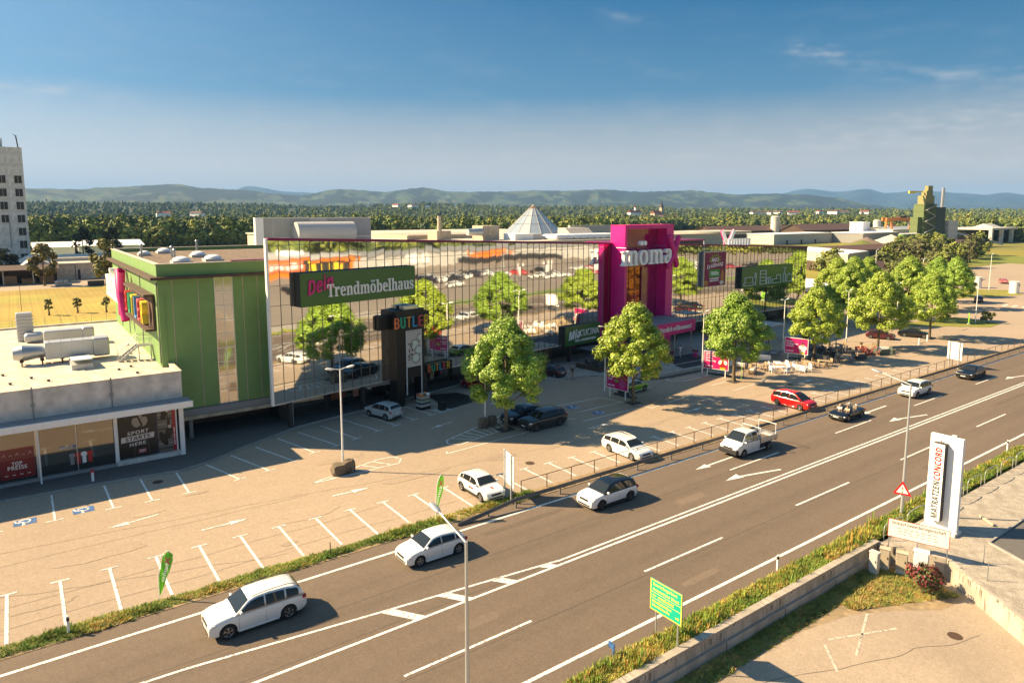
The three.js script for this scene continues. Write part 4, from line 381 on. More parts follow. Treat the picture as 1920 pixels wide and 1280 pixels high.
    const [pB, pC, pD] = T.pil, lo = s => belt(s) + .035, hi = s => yt(s) - .085; let f0 = gA; while (hi(f0) < lo(f0) + .05) f0 += .005; const segs = [[f0, pB - .008], [pB + .008, Math.min(pC, gB - .03) - .006]]; if (pD > pC + .03 && gB > pD) segs.push([pC + .012, Math.min(pD + .012, gB - .03)]); for (const side of [-1, 1]) for (const [a, b] of segs) mesh('side_window', strip(a, b, lo, hi, 6, side), extra?.openWindow && a === f0 ? mat.pane : carGlass, t);
    if (rails) for (const side of [-1, 1]) mesh('roof_rail', tube([[X(pB - .12), H * .985, side * rw * .92], [X(pB), H + .045, side * rw * .93], [X(pC + .08), H + .025, side * rw * .92], [X(pC + .12), H * .95, side * rw * .92]], .018, 12, 5), rails === true ? rimM : rails, t);
  }
  const side = (s, y, d = .004) => [X(s), y, secZ(s, y) + d];
  if (!simple) {
    for (const z of [-1, 1]) {
      for (const s of [T.pil[0], Math.min(T.pil[1], (fo + wb) / L - ar / L * .55), fo / L + ar / L + .02]) if (s < endS - .02) mesh('door_seam', ribbonSide(side, s, gc + .12, top(s) - .06, .012, z), mat.black, t);
      for (const s of [T.pil[0] - .03, T.pil[1] - .035]) if (s < endS - .02) mesh('door_handle', rbx(X(s) - .08, X(s) + .08, top(s) - .16, top(s) - .13, z * secZ(s, top(s) - .14) - .02, z * secZ(s, top(s) - .14) + .02, .01, 1), pm, t);
      const ms = (T.gh ? T.gh[0][0] : .3) + .075, my = top(ms) + .09, mz = z * (secZ(ms, top(ms) - .1) + .09); mesh('wing_mirror', [rbx(X(ms) - .06, X(ms) + .06, my - .07, my + .06, mz - .1, mz + .1, .04, 2), bx(X(ms) - .03, X(ms) + .03, my - .09, my - .05, mz - z * .2, mz)], paint.startsWith('#0') ? trim : pm, t);
      mesh('sill', rbx(X(fo / L + wb / L - ar / L - .01), X(fo / L + ar / L + .01), gc - .02, gc + (clad ? .16 : .07), z * (W / 2 * .955) - .03, z * (W / 2 * .955) + .04, .02, 1), clad ? trim : pm, t);
      mesh('headlight', rbx(X(.075), X(.018), top(.05) - .2, top(.05) - .07, z * hwF(.04) * .9 - .13, z * hwF(.04) * .9 + .06, .05, 3), lampGlass, t); if (style !== 'van') mesh('tail_light', rbx(X(.992), X(.95), top(.96) - .2, top(.96) - .03, z * hwF(.98) * .9 - .15, z * hwF(.98) * .9 + .055, .04, 2), tailRed, t);
      if (clad) for (const x of wx) mesh('arch_trim', clean(new THREE.TorusGeometry(ar + .015, .035, 6, 24, PI).translate(x, wr + .02, z * W / 2 * .965)), trim, t);
    }
    const ny = top(.02); mesh('grille', rbx(X(.028), X(-.004), ny - .2, ny - .05, -W * .24, W * .24, .03, 2), trim, t); mesh('air_intake', rbx(X(.03), X(-.003), gc + .12, gc + .24, -W * .34, W * .34, .03, 2), trim, t); mesh('number_plate', bx(X(0) + .008, X(0) + .02, gc + .26, gc + .36, -.26, .26), plateW, t); if (style !== 'van') { mesh('number_plate', bx(X(1) - .012, X(1) - .002, H * .42, H * .42 + .11, -.26, .26), plateW, t); mesh('rear_bumper_trim', rbx(X(1.002), X(.96), gc + .14, gc + .26, -W * .36, W * .36, .03, 2), trim, t); }
  }
  const [tyre, rimG, disc] = wheelGeos(wr, .22); for (const x of wx) for (const z of [-1, 1]) { const w = mesh('wheel', tyre, tyreM, t); w.position.set(x, wr, z * (W / 2 - .115)); if (z < 0) w.rotation.y = PI; mesh('rim', rimG, rim, w); mesh('brake_disc', disc, trim, w); }
  extra?.build?.(t, X, top, W, H, secZ); return t;
}
function ribbonSide(side, s, y0, y1, w, z) { const P = []; for (let k = 0; k < 4; k++) { const ya = lerp(y0, y1, k / 4), yb = lerp(y0, y1, (k + 1) / 4), a = side(s, ya), b = side(s, yb); P.push(quad([a[0] - w / 2, a[1], z * a[2]], [a[0] + w / 2, a[1], z * a[2]], [b[0] + w / 2, b[1], z * b[2]], [b[0] - w / 2, b[1], z * b[2]])); } return mg(P); }
const place = (o, x, z, turn, y = 0) => { o.position.set(x, y, z); o.rotation.y = turn; return o; };
const toL = PI, WH = '#e9e9e6', BK = '#0a0b0c';
const RG = 'cars driving on the main road', PG = 'cars parked on the store car park';
place(makeCar('large white SUV with dark alloy wheels driving nearest the camera', 'suv', { L: 4.72, W: 1.9, H: 1.68, paint: WH, wb: 2.9, fo: .86, wr: .37, gc: .22, rails: rimD }, RG), 8.5, -33.75, toL);
place(makeCar('white five-door hatchback driving behind the large white SUV', 'hatch', { L: 4.1, W: 1.78, H: 1.45, paint: WH, wb: 2.62, fo: .82, wr: .33, gc: .17 }, RG), 18.95, -34.35, toL);
place(makeCar('white SUV with black roof driving beside the guardrail end', 'suv', { L: 4.5, W: 1.84, H: 1.62, paint: WH, roofPaint: BK, wb: 2.75, fo: .87, wr: .35, gc: .2, clad: true, rim: rimD }, RG), 32.9, -33.8, toL);
place(makeCar('white SUV with silver grille driving in front of black saloon', 'suv', { L: 4.6, W: 1.9, H: 1.64, paint: WH, wb: 2.82, fo: .88, wr: .36, gc: .21, clad: true }, RG), 81.2, -34.5, toL);
place(makeCar('glossy black coupe driving farthest away on the main road', 'coupe', { L: 4.75, W: 1.88, H: 1.5, paint: BK, wb: 2.85, fo: .9, wr: .36, gc: .16, rim: rimD }, RG), 95.8, -34.3, toL);
const roadster = makeCar('open black roadster with two people driving behind white pickup', 'roadster', { L: 4.15, W: 1.79, H: 1.05, paint: BK, wb: 2.45, fo: .82, wr: .34, gc: .14, extra: { build(t, X, top, W) {
  mesh('cockpit', bx(X(.74), X(.38), .5, top(.5) + .012, -W * .36, W * .36), trim, t); mesh('windscreen', quad([X(.35), top(.35), -W * .4], [X(.35), top(.35), W * .4], [X(.47), 1.27, W * .33], [X(.47), 1.27, -W * .33]), carGlass, t); mesh('windscreen_frame', tube([[X(.35), top(.35), -W * .41], [X(.465), 1.26, -W * .34], [X(.475), 1.28, 0], [X(.465), 1.26, W * .34], [X(.35), top(.35), W * .41]], .025, 20, 6), carPaint(BK), t); for (const z of [-.38, .38]) { mesh('seat', rbx(X(.72), X(.68), .5, 1.2, z - .22, z + .22, .05, 2), M([.25, .2, .16], .8), t); mesh('roll_hoop', tube([[X(.75), .85, z - .2], [X(.75), 1.2, z - .14], [X(.75), 1.2, z + .14], [X(.75), .85, z + .2]], .03, 12, 6), rimM, t); }
} } }, RG); place(roadster, 66.4, -34.4, toL);
const truck = makeCar('white double-cab pickup truck with open flatbed and ladder frame', 'van', { L: 5.5, W: 1.92, H: 1.97, paint: '#e2e1dc', wb: 3.5, fo: .95, wr: .34, gc: .26, extra: { openWindow: [.235, .375], build(t, X, top, W, H) {
  const b0 = X(.575), b1 = X(1.02), z = W / 2 + .03; mesh('bed_floor', bx(b1, b0, .78, .86, -z, z), mat.greyL, t); for (const s of [-1, 1]) mesh('drop_side', [bx(b1, b0, .86, 1.24, s * z - .02, s * z + .02), bx(b1, b0, 1.02, 1.06, s * z - .035, s * z + .035)], mat.alu, t); mesh('tail_board', bx(b1, b1 + .04, .86, 1.24, -z, z), mat.alu, t); mesh('head_board', bx(b0 - .04, b0, .86, 1.5, -z, z), mat.alu, t); mesh('chassis', bx(b1 + .1, X(.5), .42, .78, -.5, .5), trim, t);
  mesh('ladder_frame', [[-1, 1].map(s => bar([b1 + .1, .86, s * .85], [b1 + .1, 2.05, s * .85], .03)), bar([b1 + .1, 2.05, -.9], [b1 + .1, 2.05, .9], .03), [-1, 1].map(s => bar([b0 - .05, .9, s * .85], [b0 - .05, 2.1, s * .85], .03)), bar([b0 - .05, 2.1, -.9], [b0 - .05, 2.1, .9], .03)].flat(), mat.white, t); mesh('cargo', [rbx(b1 + .6, b0 - .5, .86, 1.05, -.6, .4, .08, 2)], mat.soilPile ?? mat.rock, t); mesh('front_bumper', rbx(X(.06), X(-.01), .3, .75, -W * .47, W * .47, .09, 3), trim, t); mesh('mud_guard', [rbx(X((.95 + 3.5) / 5.5) - .45, X((.95 + 3.5) / 5.5) + .45, .7, .76, -W * .48, W * .48, .03, 1)], trim, t); for (const s of [-1, 1]) mesh('tail_light', bx(b1 - .02, b1, .6, .72, s * .75 - .12, s * .75 + .12), tailRed, t);
} } }); place(truck, 50.1, -34.4, toL);
// parked
place(makeCar('white small hatchback with red stickers parked beside double-post sign', 'hatch', { L: 4, W: 1.75, H: 1.5, paint: WH, wb: 2.54, fo: .8, wr: .32, clad: true, extra: { build(t, X, top, W, H, secZ) { mesh('sticker', move(sheet(.5, .16).rotateX(-PI / 2), X(.16), top(.16) + .034, .05), mat.red, t); for (const z of [-1, 1]) mesh('sticker', bx(X(.5) - .3, X(.5) + .3, .62, .74, z * secZ(.5, .68) - .006, z * secZ(.5, .68) + .006), mat.red, t); } } }, PG), 26.35, -40.2, -PI / 2);
place(makeCar('white estate car parked nose to the guardrail under tree shade', 'wagon', { L: 4.63, W: 1.79, H: 1.48, paint: WH, wb: 2.69, fo: .88, wr: .33, rails: rimM }, PG), 41, -39.9, -PI / 2 - .02);
place(makeCar('bright red compact people carrier parked nose to the guardrail', 'mpv', { L: 4.47, W: 1.8, H: 1.65, paint: '#c8140c', wb: 2.7, fo: .9, wr: .32 }, PG), 65.7, -39.8, -PI / 2 - .03);
place(makeCar('small silver SUV with black lower trim parked at the store front', 'suv', { L: 3.95, W: 1.73, H: 1.6, paint: '#a9b0b2', wb: 2.4, fo: .78, wr: .33, clad: true }, PG), 28.9, -61.9, PI / 2 + .3);
place(makeCar('dark grey SUV parked right beside the big tree trunk', 'suv', { L: 4.85, W: 1.95, H: 1.7, paint: '#25272a', wb: 2.9, fo: .9, wr: .39, rim: rimD, rails: rimD }, PG), 40, -50.1, PI + .03);
place(makeCar('black coupe-shaped SUV parked behind the dark grey SUV', 'coupe', { L: 4.75, W: 1.92, H: 1.6, paint: BK, wb: 2.85, fo: .9, wr: .38, rim: rimD, clad: true }, PG), 39.6, -52.6, PI + .03);
place(makeCar('small car with lime green flanks and white roof behind magenta billboard', 'hatch', { L: 3.85, W: 1.73, H: 1.43, paint: WH, low: '#6fae1e', wb: 2.5, fo: .72, wr: .32 }, PG), 56.6, -54.4, .05);
place(makeCar('dark red hatchback parked by the restaurant terrace', 'hatch', { L: 3.9, W: 1.72, H: 1.48, paint: '#3a0d12', wb: 2.45, fo: .78, wr: .31 }, PG), 53.6, -65.6, PI / 2 + .2);
place(makeCar('red hatchback half hidden behind the big tree crown', 'hatch', { L: 4.05, W: 1.75, H: 1.46, paint: '#a01018', wb: 2.5, fo: .8, wr: .31 }, PG), 42.7, -65.8, PI / 2 + .25);
place(makeCar('black saloon parked beside last tree of the row', 'sedan', { L: 4.7, W: 1.84, H: 1.45, paint: BK, wb: 2.8, fo: .88, wr: .34 }, PG), 119.8, -51.7, -PI / 2 + .4);
place(makeCar('dark red car parked under the tree next to black saloon', 'hatch', { L: 4.2, W: 1.78, H: 1.46, paint: '#4a1016', wb: 2.55, fo: .83, wr: .32 }, PG), 113.8, -54.2, -PI / 2 + .3);
place(makeCar('dark grey estate car parked beyond the tree row near crossing', 'wagon', { L: 4.7, W: 1.82, H: 1.48, paint: '#17191c', wb: 2.75, fo: .9, wr: .33 }, PG), 180, -64.2, .35);
place(makeCar('faded pink saloon parked far off beside the hedge', 'sedan', { L: 4.6, W: 1.78, H: 1.45, paint: '#b4676c', wb: 2.7, fo: .88, wr: .32 }, PG), 234, -77.6, .5);

// ------------------------------------------------------------------ vegetation
function leafCards(n, seed, shape, size, tint, opt = {}) {   // many small leaf faces through a crown; shape(rand) gives [x, y, z, outward]
  const r = rng(seed), P = new Float32Array(n * 12), C = new Float32Array(n * 12), I = [], U = new Float32Array(n * 8);
  for (let k = 0; k < n; k++) {
    const [x, y, z, o] = shape(r), d = V(o[0] + (r() - .5) * 1.5, o[1] + (r() - .5) * 1.5 + .35, o[2] + (r() - .5) * 1.5).normalize(), a = V(r() - .5, r() - .5, r() - .5).cross(d).normalize(), b = d.clone().cross(a), s = size * (.6 + .8 * r()), w = s * (.55 + .4 * r()), bend = s * .25 * (r() - .3);
    const pts = [[-w, 0], [0, -s], [w, 0], [0, s]].map(([p, q], i) => [x + a.x * p + b.x * q + (i % 2 ? d.x * bend : 0), y + a.y * p + b.y * q + (i % 2 ? d.y * bend : 0), z + a.z * p + b.z * q + (i % 2 ? d.z * bend : 0)]);
    const c = tint(r, x, y, z); for (let i = 0; i < 4; i++) { P.set(pts[i], k * 12 + i * 3); C.set(c, k * 12 + i * 3); } U.set([0, 0, 1, 0, 1, 1, 0, 1], k * 8); I.push(k * 4, k * 4 + 1, k * 4 + 2, k * 4, k * 4 + 2, k * 4 + 3);
  }
  const g = new THREE.BufferGeometry(); g.setAttribute('position', new THREE.BufferAttribute(P, 3)); g.setAttribute('uv', new THREE.BufferAttribute(U, 2)); g.setAttribute('color', new THREE.BufferAttribute(C, 3)); g.setIndex(I); g.computeVertexNormals(); return g;
}
const leafM = M([1, 1, 1], .55, { ...VC, phys: true, transmission: .25, thickness: 0 }), leafD = M([1, 1, 1], .8, VC);
function crownShape(rx, y0, y1, seed, lumps = 26, egg = .35, ls = .38, inner = .25, top = .75) {   // clumps of twigs set through an egg-shaped crown
  const r = rng(seed), L = []; for (let k = 0; k < lumps; k++) { const t = Math.pow(r(), .8), a = k * 2.4 + r(), y = lerp(y0 + .5, y1 - .5, t), f = Math.pow(Math.sin(PI * Math.pow(clamp((y - y0) / (y1 - y0), .04, .98), egg * 2)), (y - y0) / (y1 - y0) < .38 ? .6 : top), rad = rx * f * Math.sqrt(inner + (1 - inner) * r()) * .9; L.push([rad * Math.cos(a), y, rad * Math.sin(a), (.62 + .5 * r()) * rx * ls]); }
  L.push([0, y1 - .55, 0, rx * .24], [0, y1 - 1.3, 0, rx * .34]);
  return q => { const l = L[Math.floor(q() * L.length)], u = q() * 2 - 1, a = q() * 2 * PI, s = Math.sqrt(1 - u * u), d = [s * Math.cos(a), u, s * Math.sin(a)], rad = l[3] * Math.pow(q(), .35); return [l[0] + d[0] * rad, l[1] + d[1] * rad * .85, l[2] + d[2] * rad, [d[0] + l[0] / rx * .8, d[1] + .1, d[2] + l[2] / rx * .8]]; };
}
function limbs(h, y1, rx, seed, r0 = .17) { const r = rng(seed), o = []; o.push(tube([[0, 0, 0], [.05, h * .5, .03], [0, h, -.03], [.06, lerp(h, y1, .45), .05], [0, y1 - .8, 0]], r0, 18, 8)); const p = o[0].attributes.position; for (let i = 0; i < p.count; i++) { const y = p.getY(i), k = lerp(1.15, .2, clamp(y / y1)) + .5 * Math.exp(-y * 3); p.setX(i, p.getX(i) * k); p.setZ(i, p.getZ(i) * k); } for (let k = 0; k < 11; k++) { const a = k * 2.4 + r(), y = lerp(h * .92, y1 * .82, k / 11), l = rx * lerp(.85, .45, k / 11); o.push(bar([0, y, 0], [Math.cos(a) * l, y + l * .7, Math.sin(a) * l], .06 * (1.2 - k / 14), 5, .018)); } return mg(o); }
const limeTint = (r, x, y, z) => { const k = .55 + .75 * r(), w = r(); return [(.29 + .15 * w) * k, (.44 + .12 * w) * k, .05 * k]; };
const lotTrees = [0, 1, 2].map(v => { const rx = [4.45, 4.25, 4.5][v], s0 = crownShape(rx, 2.5, 10.9, 40 + v, 190, [.36, .38, .35][v], .17, .3, 1.1), sh = q => { let p = s0(q); while (p[1] < 2.5 + .5 * vn(p[0] * 1.5 + 9, p[2] * 1.5 + 9)) p = s0(q); return p; }; return { crown: leafCards(36000, 60 + v, sh, .105, limeTint), trunk: limbs(2.6, 10.9, rx, 80 + v) }; });
function lotTree(v, x, z, s, turn, label, group) { const t = thing('plane_tree', label, 'tree', [x, 0, z], turn, group); t.scale.setScalar(s); const k = lotTrees[v]; mesh('trunk', k.trunk, mat.bark, t); mesh('crown', k.crown, leafMs[Math.round(x) % 3], t); return t; }
const leafMs = [[1, 1, 1], [.86, .95, 1], [1.08, 1.02, .9]].map(c => M(c, .5, { ...VC, phys: true, transmission: .32, thickness: 0 }));
const TG = 'leafy trees standing in the car park';
[[0, 36.5, -51.35, .99, 0, 'round leafy tree beside the two dark SUVs'], [1, 53, -50.8, 1, 1.1, 'leafy tree just right of the billboard with lime green car'], [2, 69.9, -50.3, 1, 2.3, 'leafy tree beside the second magenta billboard'], [1, 89.3, -51.3, .95, 3, 'leafy tree among the outdoor furniture behind third billboard'], [0, 104.2, -49.9, 1.08, 4, 'leafy tree at the far end of the furniture display'], [2, 120, -49.4, 1, 5, 'leafy tree beside the parked black saloon'], [0, 122.5, -64.4, 1.02, .6, 'leafy tree at the right end of the mirror front'], [1, 138, -61, 1.12, 1.9, 'tall leafy tree behind the last tree of the car park row'], [2, 134, -73, 1.05, 2.8, 'leafy tree beyond the store end by filling station'], [0, 152, -67, 1.0, 3.6, 'leafy tree in front of the small brown-roofed house'], [1, 163, -62.5, .95, 4.4, 'leafy tree left of the crossing'], [2, 172, -70, .95, 5.2, 'dark leafy tree behind the crossing'], [0, 187, -72, .9, .9, 'leafy tree by the far white bins'], [1, 150, -78, 1, 2, 'leafy tree behind the tree cluster'], [2, 168, -84, .9, 1, 'leafy tree at back of the tree cluster']].forEach(a => lotTree(a[0], a[1], a[2], a[3], a[4], a[5], TG));
for (const [x, z] of [[36.5, -51.35], [53, -50.8], [69.9, -50.3], [89.3, -51.3], [104.2, -49.9], [120, -49.4]]) mesh('planting_square', flat([[x - .8, z - .7], [x + .8, z - .7], [x + .8, z + .7], [x - .8, z + .7]], .006), mat.seam, lot);
// trees and hedges further away
const dull = (a, b, c) => (r) => { const k = .5 + .8 * r(); return [a * k, b * k, c * k]; };
function bigTree(name, label, x, z, h, rx, tint, n, seed, group, trunkH = .25, y = 0) { const t = thing(name, label, 'tree', [x, y, z], seed, group); mesh('trunk', limbs(h * trunkH, h, rx, seed, .1 + h * .012), mat.bark, t); mesh('crown', leafCards(n, seed + 7, crownShape(rx, h * trunkH * .8, h, seed, 22, .45), .085 * rx + .1, tint), leafD, t); return t; }
bigTree('birch_tree', 'loose yellow-green tree on lawn edge before round-roofed hall', 6.4, -234, 11.5, 4, dull(.17, .15, .04), 1500, 311, null, .2); bigTree('birch_tree', 'loose yellow-green tree on lawn edge left of green block', 20.6, -224, 13, 4.2, dull(.19, .18, .04), 1700, 312, null, .15);
bigTree('pine_tree', 'dark bushy tree at foot of the white tower', -4, -268, 9, 5.5, dull(.05, .06, .03), 1500, 313, null, .1); bigTree('dark_tree', 'dark thin tree on white hall roof line, left', 21, -302, 15, 4, dull(.05, .055, .03), 900, 314, null, .3); bigTree('dark_tree', 'dark thin tree on white hall roof line, right', 30, -296, 15, 4, dull(.055, .06, .03), 900, 315, null, .3);
[[4.8, -165, 'young tree on dry lawn, leftmost of three'], [9.7, -165.5, 'young tree on dry lawn, middle of three'], [14.6, -163, 'young tree on dry lawn, rightmost of three']].forEach(([x, z, l], i) => bigTree('young_tree', l, x, z, 3.6, .9, dull(.13, .15, .04), 260, 320 + i, 'young trees on the dry lawn', .3));
const hedge = [[269,-110,5.5,5.0],[374,-163,9.8,4.6],[297,-122,6.3,4.3],[233,-129,8.0,6.0],[350,-133,7.6,5.6],[336,-155,9.7,4.2],[311,-141,7.8,4.4],[285,-111,9.2,6.2],[300,-124,9.3,5.4],[366,-163,8.7,5.0],[310,-131,6.4,4.8],[353,-128,6.6,5.6],[246,-118,6.7,4.9],[389,-144,8.6,4.5],[317,-127,7.3,5.9],[254,-121,8.6,4.3],[202,-94,7.2,5.5],[199,-111,7.7,6.4],[337,-159,6.3,4.7],[383,-165,8.5,6.4],[314,-147,7.0,4.5],[279,-112,6.9,6.4],[256,-101,5.2,4.4],[347,-139,7.5,4.2],[386,-152,7.8,4.1],[201,-91,6.9,4.4],[198,-103,5.1,6.5],[345,-140,10.3,5.2],[197,-100,5.1,6.2],[356,-147,6.6,4.6],[236,-128,5.3,4.1],[376,-155,10.7,5.0],[370,-156,9.9,5.9],[289,-113,6.3,6.2],[370,-167,8.0,5.6],[350,-150,9.7,5.3],[321,-144,7.0,6.3],[381,-137,10.8,6.4],[324,-120,9.6,4.3],[384,-161,7.1,4.4],[317,-139,8.9,6.3],[234,-94,8.3,4.0],[365,-135,9.9,6.0],[366,-151,10.1,4.5],[324,-131,9.6,5.9],[284,-128,5.5,4.1],[309,-133,9.2,5.5],[344,-144,6.3,6.1],[356,-131,8.7,5.0],[347,-137,7.3,5.2],[383,-139,7.4,5.6],[367,-150,8.4,6.1],[345,-127,9.9,4.5]];
hedge.forEach(([x, z, h, rx], i) => { const k = [dull(.12, .14, .035), dull(.17, .20, .04), dull(.12, .12, .045), dull(.23, .26, .045)][i % 4]; bigTree('bushy_tree', ['dense bushy tree', 'mid-green bush', 'dark thin-leaved tree', 'light green bush'][i % 4] + (x < 235 ? ' at the near left end' : x < 275 ? ' left of the middle' : x < 315 ? ' in the middle' : x < 350 ? ' right of the middle' : ' at the far end') + (z > -82 - (x - 190) * .275 - 19 ? ' of the thicket, front row' : ' of the thicket, back row'), x, z, h, rx * .8, k, 800, 330 + i, ['dense thicket trees', 'mid-green thicket bushes', 'dark thicket trees', 'light green thicket bushes'][i % 4], .12); });
// woods: too many to count
function wood(name, label, spots, seed) {
  const r = rng(seed), base = [leafCards(300, seed, crownShape(3.8, .5, 10, seed, 22, .5, .33), .8, q => { const k = .55 + .8 * q(); return [k, k, k]; }), leafCards(260, seed + 1, crownShape(2.8, .5, 11.5, seed + 1, 18, .42, .33), .75, q => { const k = .55 + .8 * q(); return [k, k, k]; })];
  base.forEach((g, v) => { const S = spots.filter((_, i) => i % 2 === v), m = new THREE.InstancedMesh(g, leafD, S.length), M4 = new THREE.Matrix4(), q = new THREE.Quaternion(), c = new THREE.Color(); S.forEach(([x, z, s, y = 0], i) => { const k = r(); M4.compose(V(x, y - .5, z), q.setFromAxisAngle(V(0, 1, 0), r() * 6.3), V(s * (.9 + .3 * r()), s * (.85 + .35 * r()), s * (.9 + .3 * r()))); m.setMatrixAt(i, M4); const w = r(); m.setColorAt(i, c.setRGB(...(w < .2 ? [.09, .13, .05] : w < .65 ? [.16, .21, .052] : w < .9 ? [.23, .27, .055] : [.30, .31, .06]).map(v => v * (.8 + .4 * k)))); }); m.name = numbered(name); m.castShadow = m.receiveShadow = true; m.userData = { kind: 'stuff', label, category: 'forest' }; scene.add(m); });
}
{
  const r = rng(404), S = []; const minR = a => a < -9 ? 455 : a < 6 ? 470 : a < 14 ? lerp(480, 900, (a - 6) / 8) : a < 31 ? 880 : 620;
  for (let k = 0; k < 22000; k++) { const a = lerp(-41, 41, r()), m = minR(a), d = m + Math.pow(r(), 1.7) * (1750 - m), [x, z] = viewDir(a); if (d > 760 && d < 1000 && a < 3 && a > -22 && fbm(a * .4, d / 90, 2) > .55) continue; S.push([x * d, z * d, (.62 + .42 * fbm(x * d / 60, z * d / 60, 2) + .5 * r() * r()) * 1.15]); }
  wood('forest', 'wide mixed forest behind the shops up to the hills', S, 501);
  const S2 = []; for (let k = 0; k < 4200; k++) { const a = lerp(-41, 41, r()), d = 1700 + r() * 1500, [x, z] = viewDir(a); const prof = at1([[-40, 48], [-20, 44], [-15, 34], [-7, 50], [0, 36], [10, 40], [14, 27], [41, 20]], a); S2.push([x * d, z * d, 1.4 + .5 * r(), prof * Math.pow(clamp((d - 1500) / 1260), 1.25) - 4]); } wood('far_forest', 'distant dark wood on the low ridge before the hills', S2, 502);
  const S3 = []; for (let k = 0; k < 2600; k++) { const x = lerp(140, 620, r()), z0 = x < 270 ? 98 : 62, z = z0 + 200 * Math.pow(r(), 1.6); S3.push([x, z, 1.35 + .6 * r()]); } for (let k = 0; k < 300; k++) S3.push([lerp(330, 640, r()), lerp(-10, 110, r()), .9 + .6 * r()]); wood('forest', 'wood across the main road, seen in the mirror front', S3, 503);
}
// grass on the verges: blades nobody could count
function turf(name, label, area, n, seed, tall, cols) { const r = rng(seed), P = [], C = [], I = []; for (let k = 0; k < 9; k++) { const a = r() * 6.3, x = (r() - .5) * .16, z = (r() - .5) * .16, h = .5 + .5 * r(), w = .02, lx = Math.cos(a), lz = Math.sin(a), b = (r() - .3) * .35, i0 = P.length / 3; P.push(x - lz * w, 0, z + lx * w, x + lz * w, 0, z - lx * w, x + lx * b, h, z + lz * b); I.push(i0, i0 + 1, i0 + 2); } const g = new THREE.BufferGeometry(); g.setAttribute('position', new THREE.Float32BufferAttribute(P, 3)); g.setAttribute('uv', new THREE.Float32BufferAttribute(new Float32Array(P.length / 3 * 2), 2)); g.setIndex(I); g.computeVertexNormals(); const m = new THREE.InstancedMesh(g, M([1, 1, 1], .8), n), q = new THREE.Quaternion(), c = new THREE.Color(), M4 = new THREE.Matrix4(); for (let i = 0; i < n; i++) { const [x, y, z, k = 1] = area(r), d = fbm(x * .7, z * .7, 3), s = tall * (.3 + 1.2 * r() * r()) * Math.pow(.45 + d * 1.1, 2.2) * k * (r() > .96 ? 1.7 : 1); M4.compose(V(x, y, z), q.setFromAxisAngle(V(0, 1, 0), r() * 6.3), V(1 + s, s, 1 + s)); m.setMatrixAt(i, M4); const w = fbm(x * .5 + 9, z * .9, 3) + (r() - .5) * .4; const cc = w > .66 ? cols[2] : w > .46 ? cols[1] : cols[0]; m.setColorAt(i, c.setRGB(...cc.map(v => v * (.7 + .6 * r())))); } m.name = numbered(name); m.castShadow = m.receiveShadow = true; m.userData = { kind: 'stuff', label, category: 'grass' }; scene.add(m); }
const GC = [[.17, .24, .035], [.30, .33, .05], [.48, .38, .10]];
turf('grass', 'rough grass strip between car park and main road', r => { const x = -8 + 37.5 * r(), w = .58 + .12 * Math.sin(x * .7) + .15 * (fbm(x * .5, 1, 2) - .5); return [x, .04, -37.95 + (r() + r() - 1) * w]; }, 11000, 601, .2, GC);
turf('grass', 'tall weedy grass on verge beside the retaining wall', r => { const x = 14 + 56 * Math.pow(r(), 1.2); return [x, .04, lerp(-20.95, -19.6, Math.pow(r(), .8))]; }, 16000, 602, .34, GC);
turf('grass', 'patchy grass and weeds below the retaining wall in the yard', r => { const u = r(), v = r(); if (u < .45) { const x = 22 + 18 * r(); return [x, -1.05, -19.15 + Math.pow(r(), 1.5) * 1.1]; } return [35.5 + 6.2 * v, -1.05, -18.9 + 4.4 * r() * (.35 + .65 * v)]; }, 6500, 603, .16, [[.15, .17, .035], [.28, .27, .06], [.46, .36, .11]]);
mesh('earth_patch', wuv(flat([[22, -19.15], [41.9, -19.15], [41.9, -14.2], [39.4, -14.5], [37.4, -15.9], [35, -17.2], [30, -18.2]], -1.046)).clone(), mat.soil.clone(), yard).material.vertexColors = false;
{ // red-leaved shrub
  const t = thing('shrub', 'round shrub with dark red and green leaves below the cabinets', 'shrub', [40.3, -1.05, -15.9]); mesh('stems', [0, 1, 2, 3, 4].map(k => bar([0, 0, 0], [.5 * Math.cos(k * 1.3), 1, .5 * Math.sin(k * 1.3)], .03)), mat.bark, t); const sh = crownShape(1.05, .1, 1.9, 71, 16, .45); mesh('crown', leafCards(2600, 72, sh, .07, (r, x, y) => { const k = .6 + .7 * r(); return r() < .25 + .4 * clamp(y / 1.9) ? [.2 * k, .03 * k, .035 * k] : [.07 * k, .11 * k, .025 * k]; }), leafD, t);
  const u = thing('shrub', 'green bush beside the lamp at the far car park corner', 'shrub', [146.5, 0, -50.6]); mesh('crown', leafCards(800, 74, crownShape(1.4, .1, 2.4, 75, 10, .45), .16, dull(.1, .11, .03)), leafD, u); mesh('stems', [bar([0, 0, 0], [0, 1, 0], .06)], mat.bark, u);
  const v = thing('blossom_tree', 'artificial tree with pink blossoms in red tub at entrance', 'tree', [79.2, .115, -60.6]); mesh('tub', cy(.42, .5, .6, 0, 0, 0, 14), mat.pink, v); mesh('trunk', bar([0, .5, 0], [0, 2, 0], .07), mat.bark, v); mesh('crown', leafCards(1400, 77, crownShape(1.35, 1.4, 4.3, 78, 16, .42), .12, r => { const k = .6 + .6 * r(); return [.42 * k, .12 * k, .2 * k]; }), leafD, v);
}

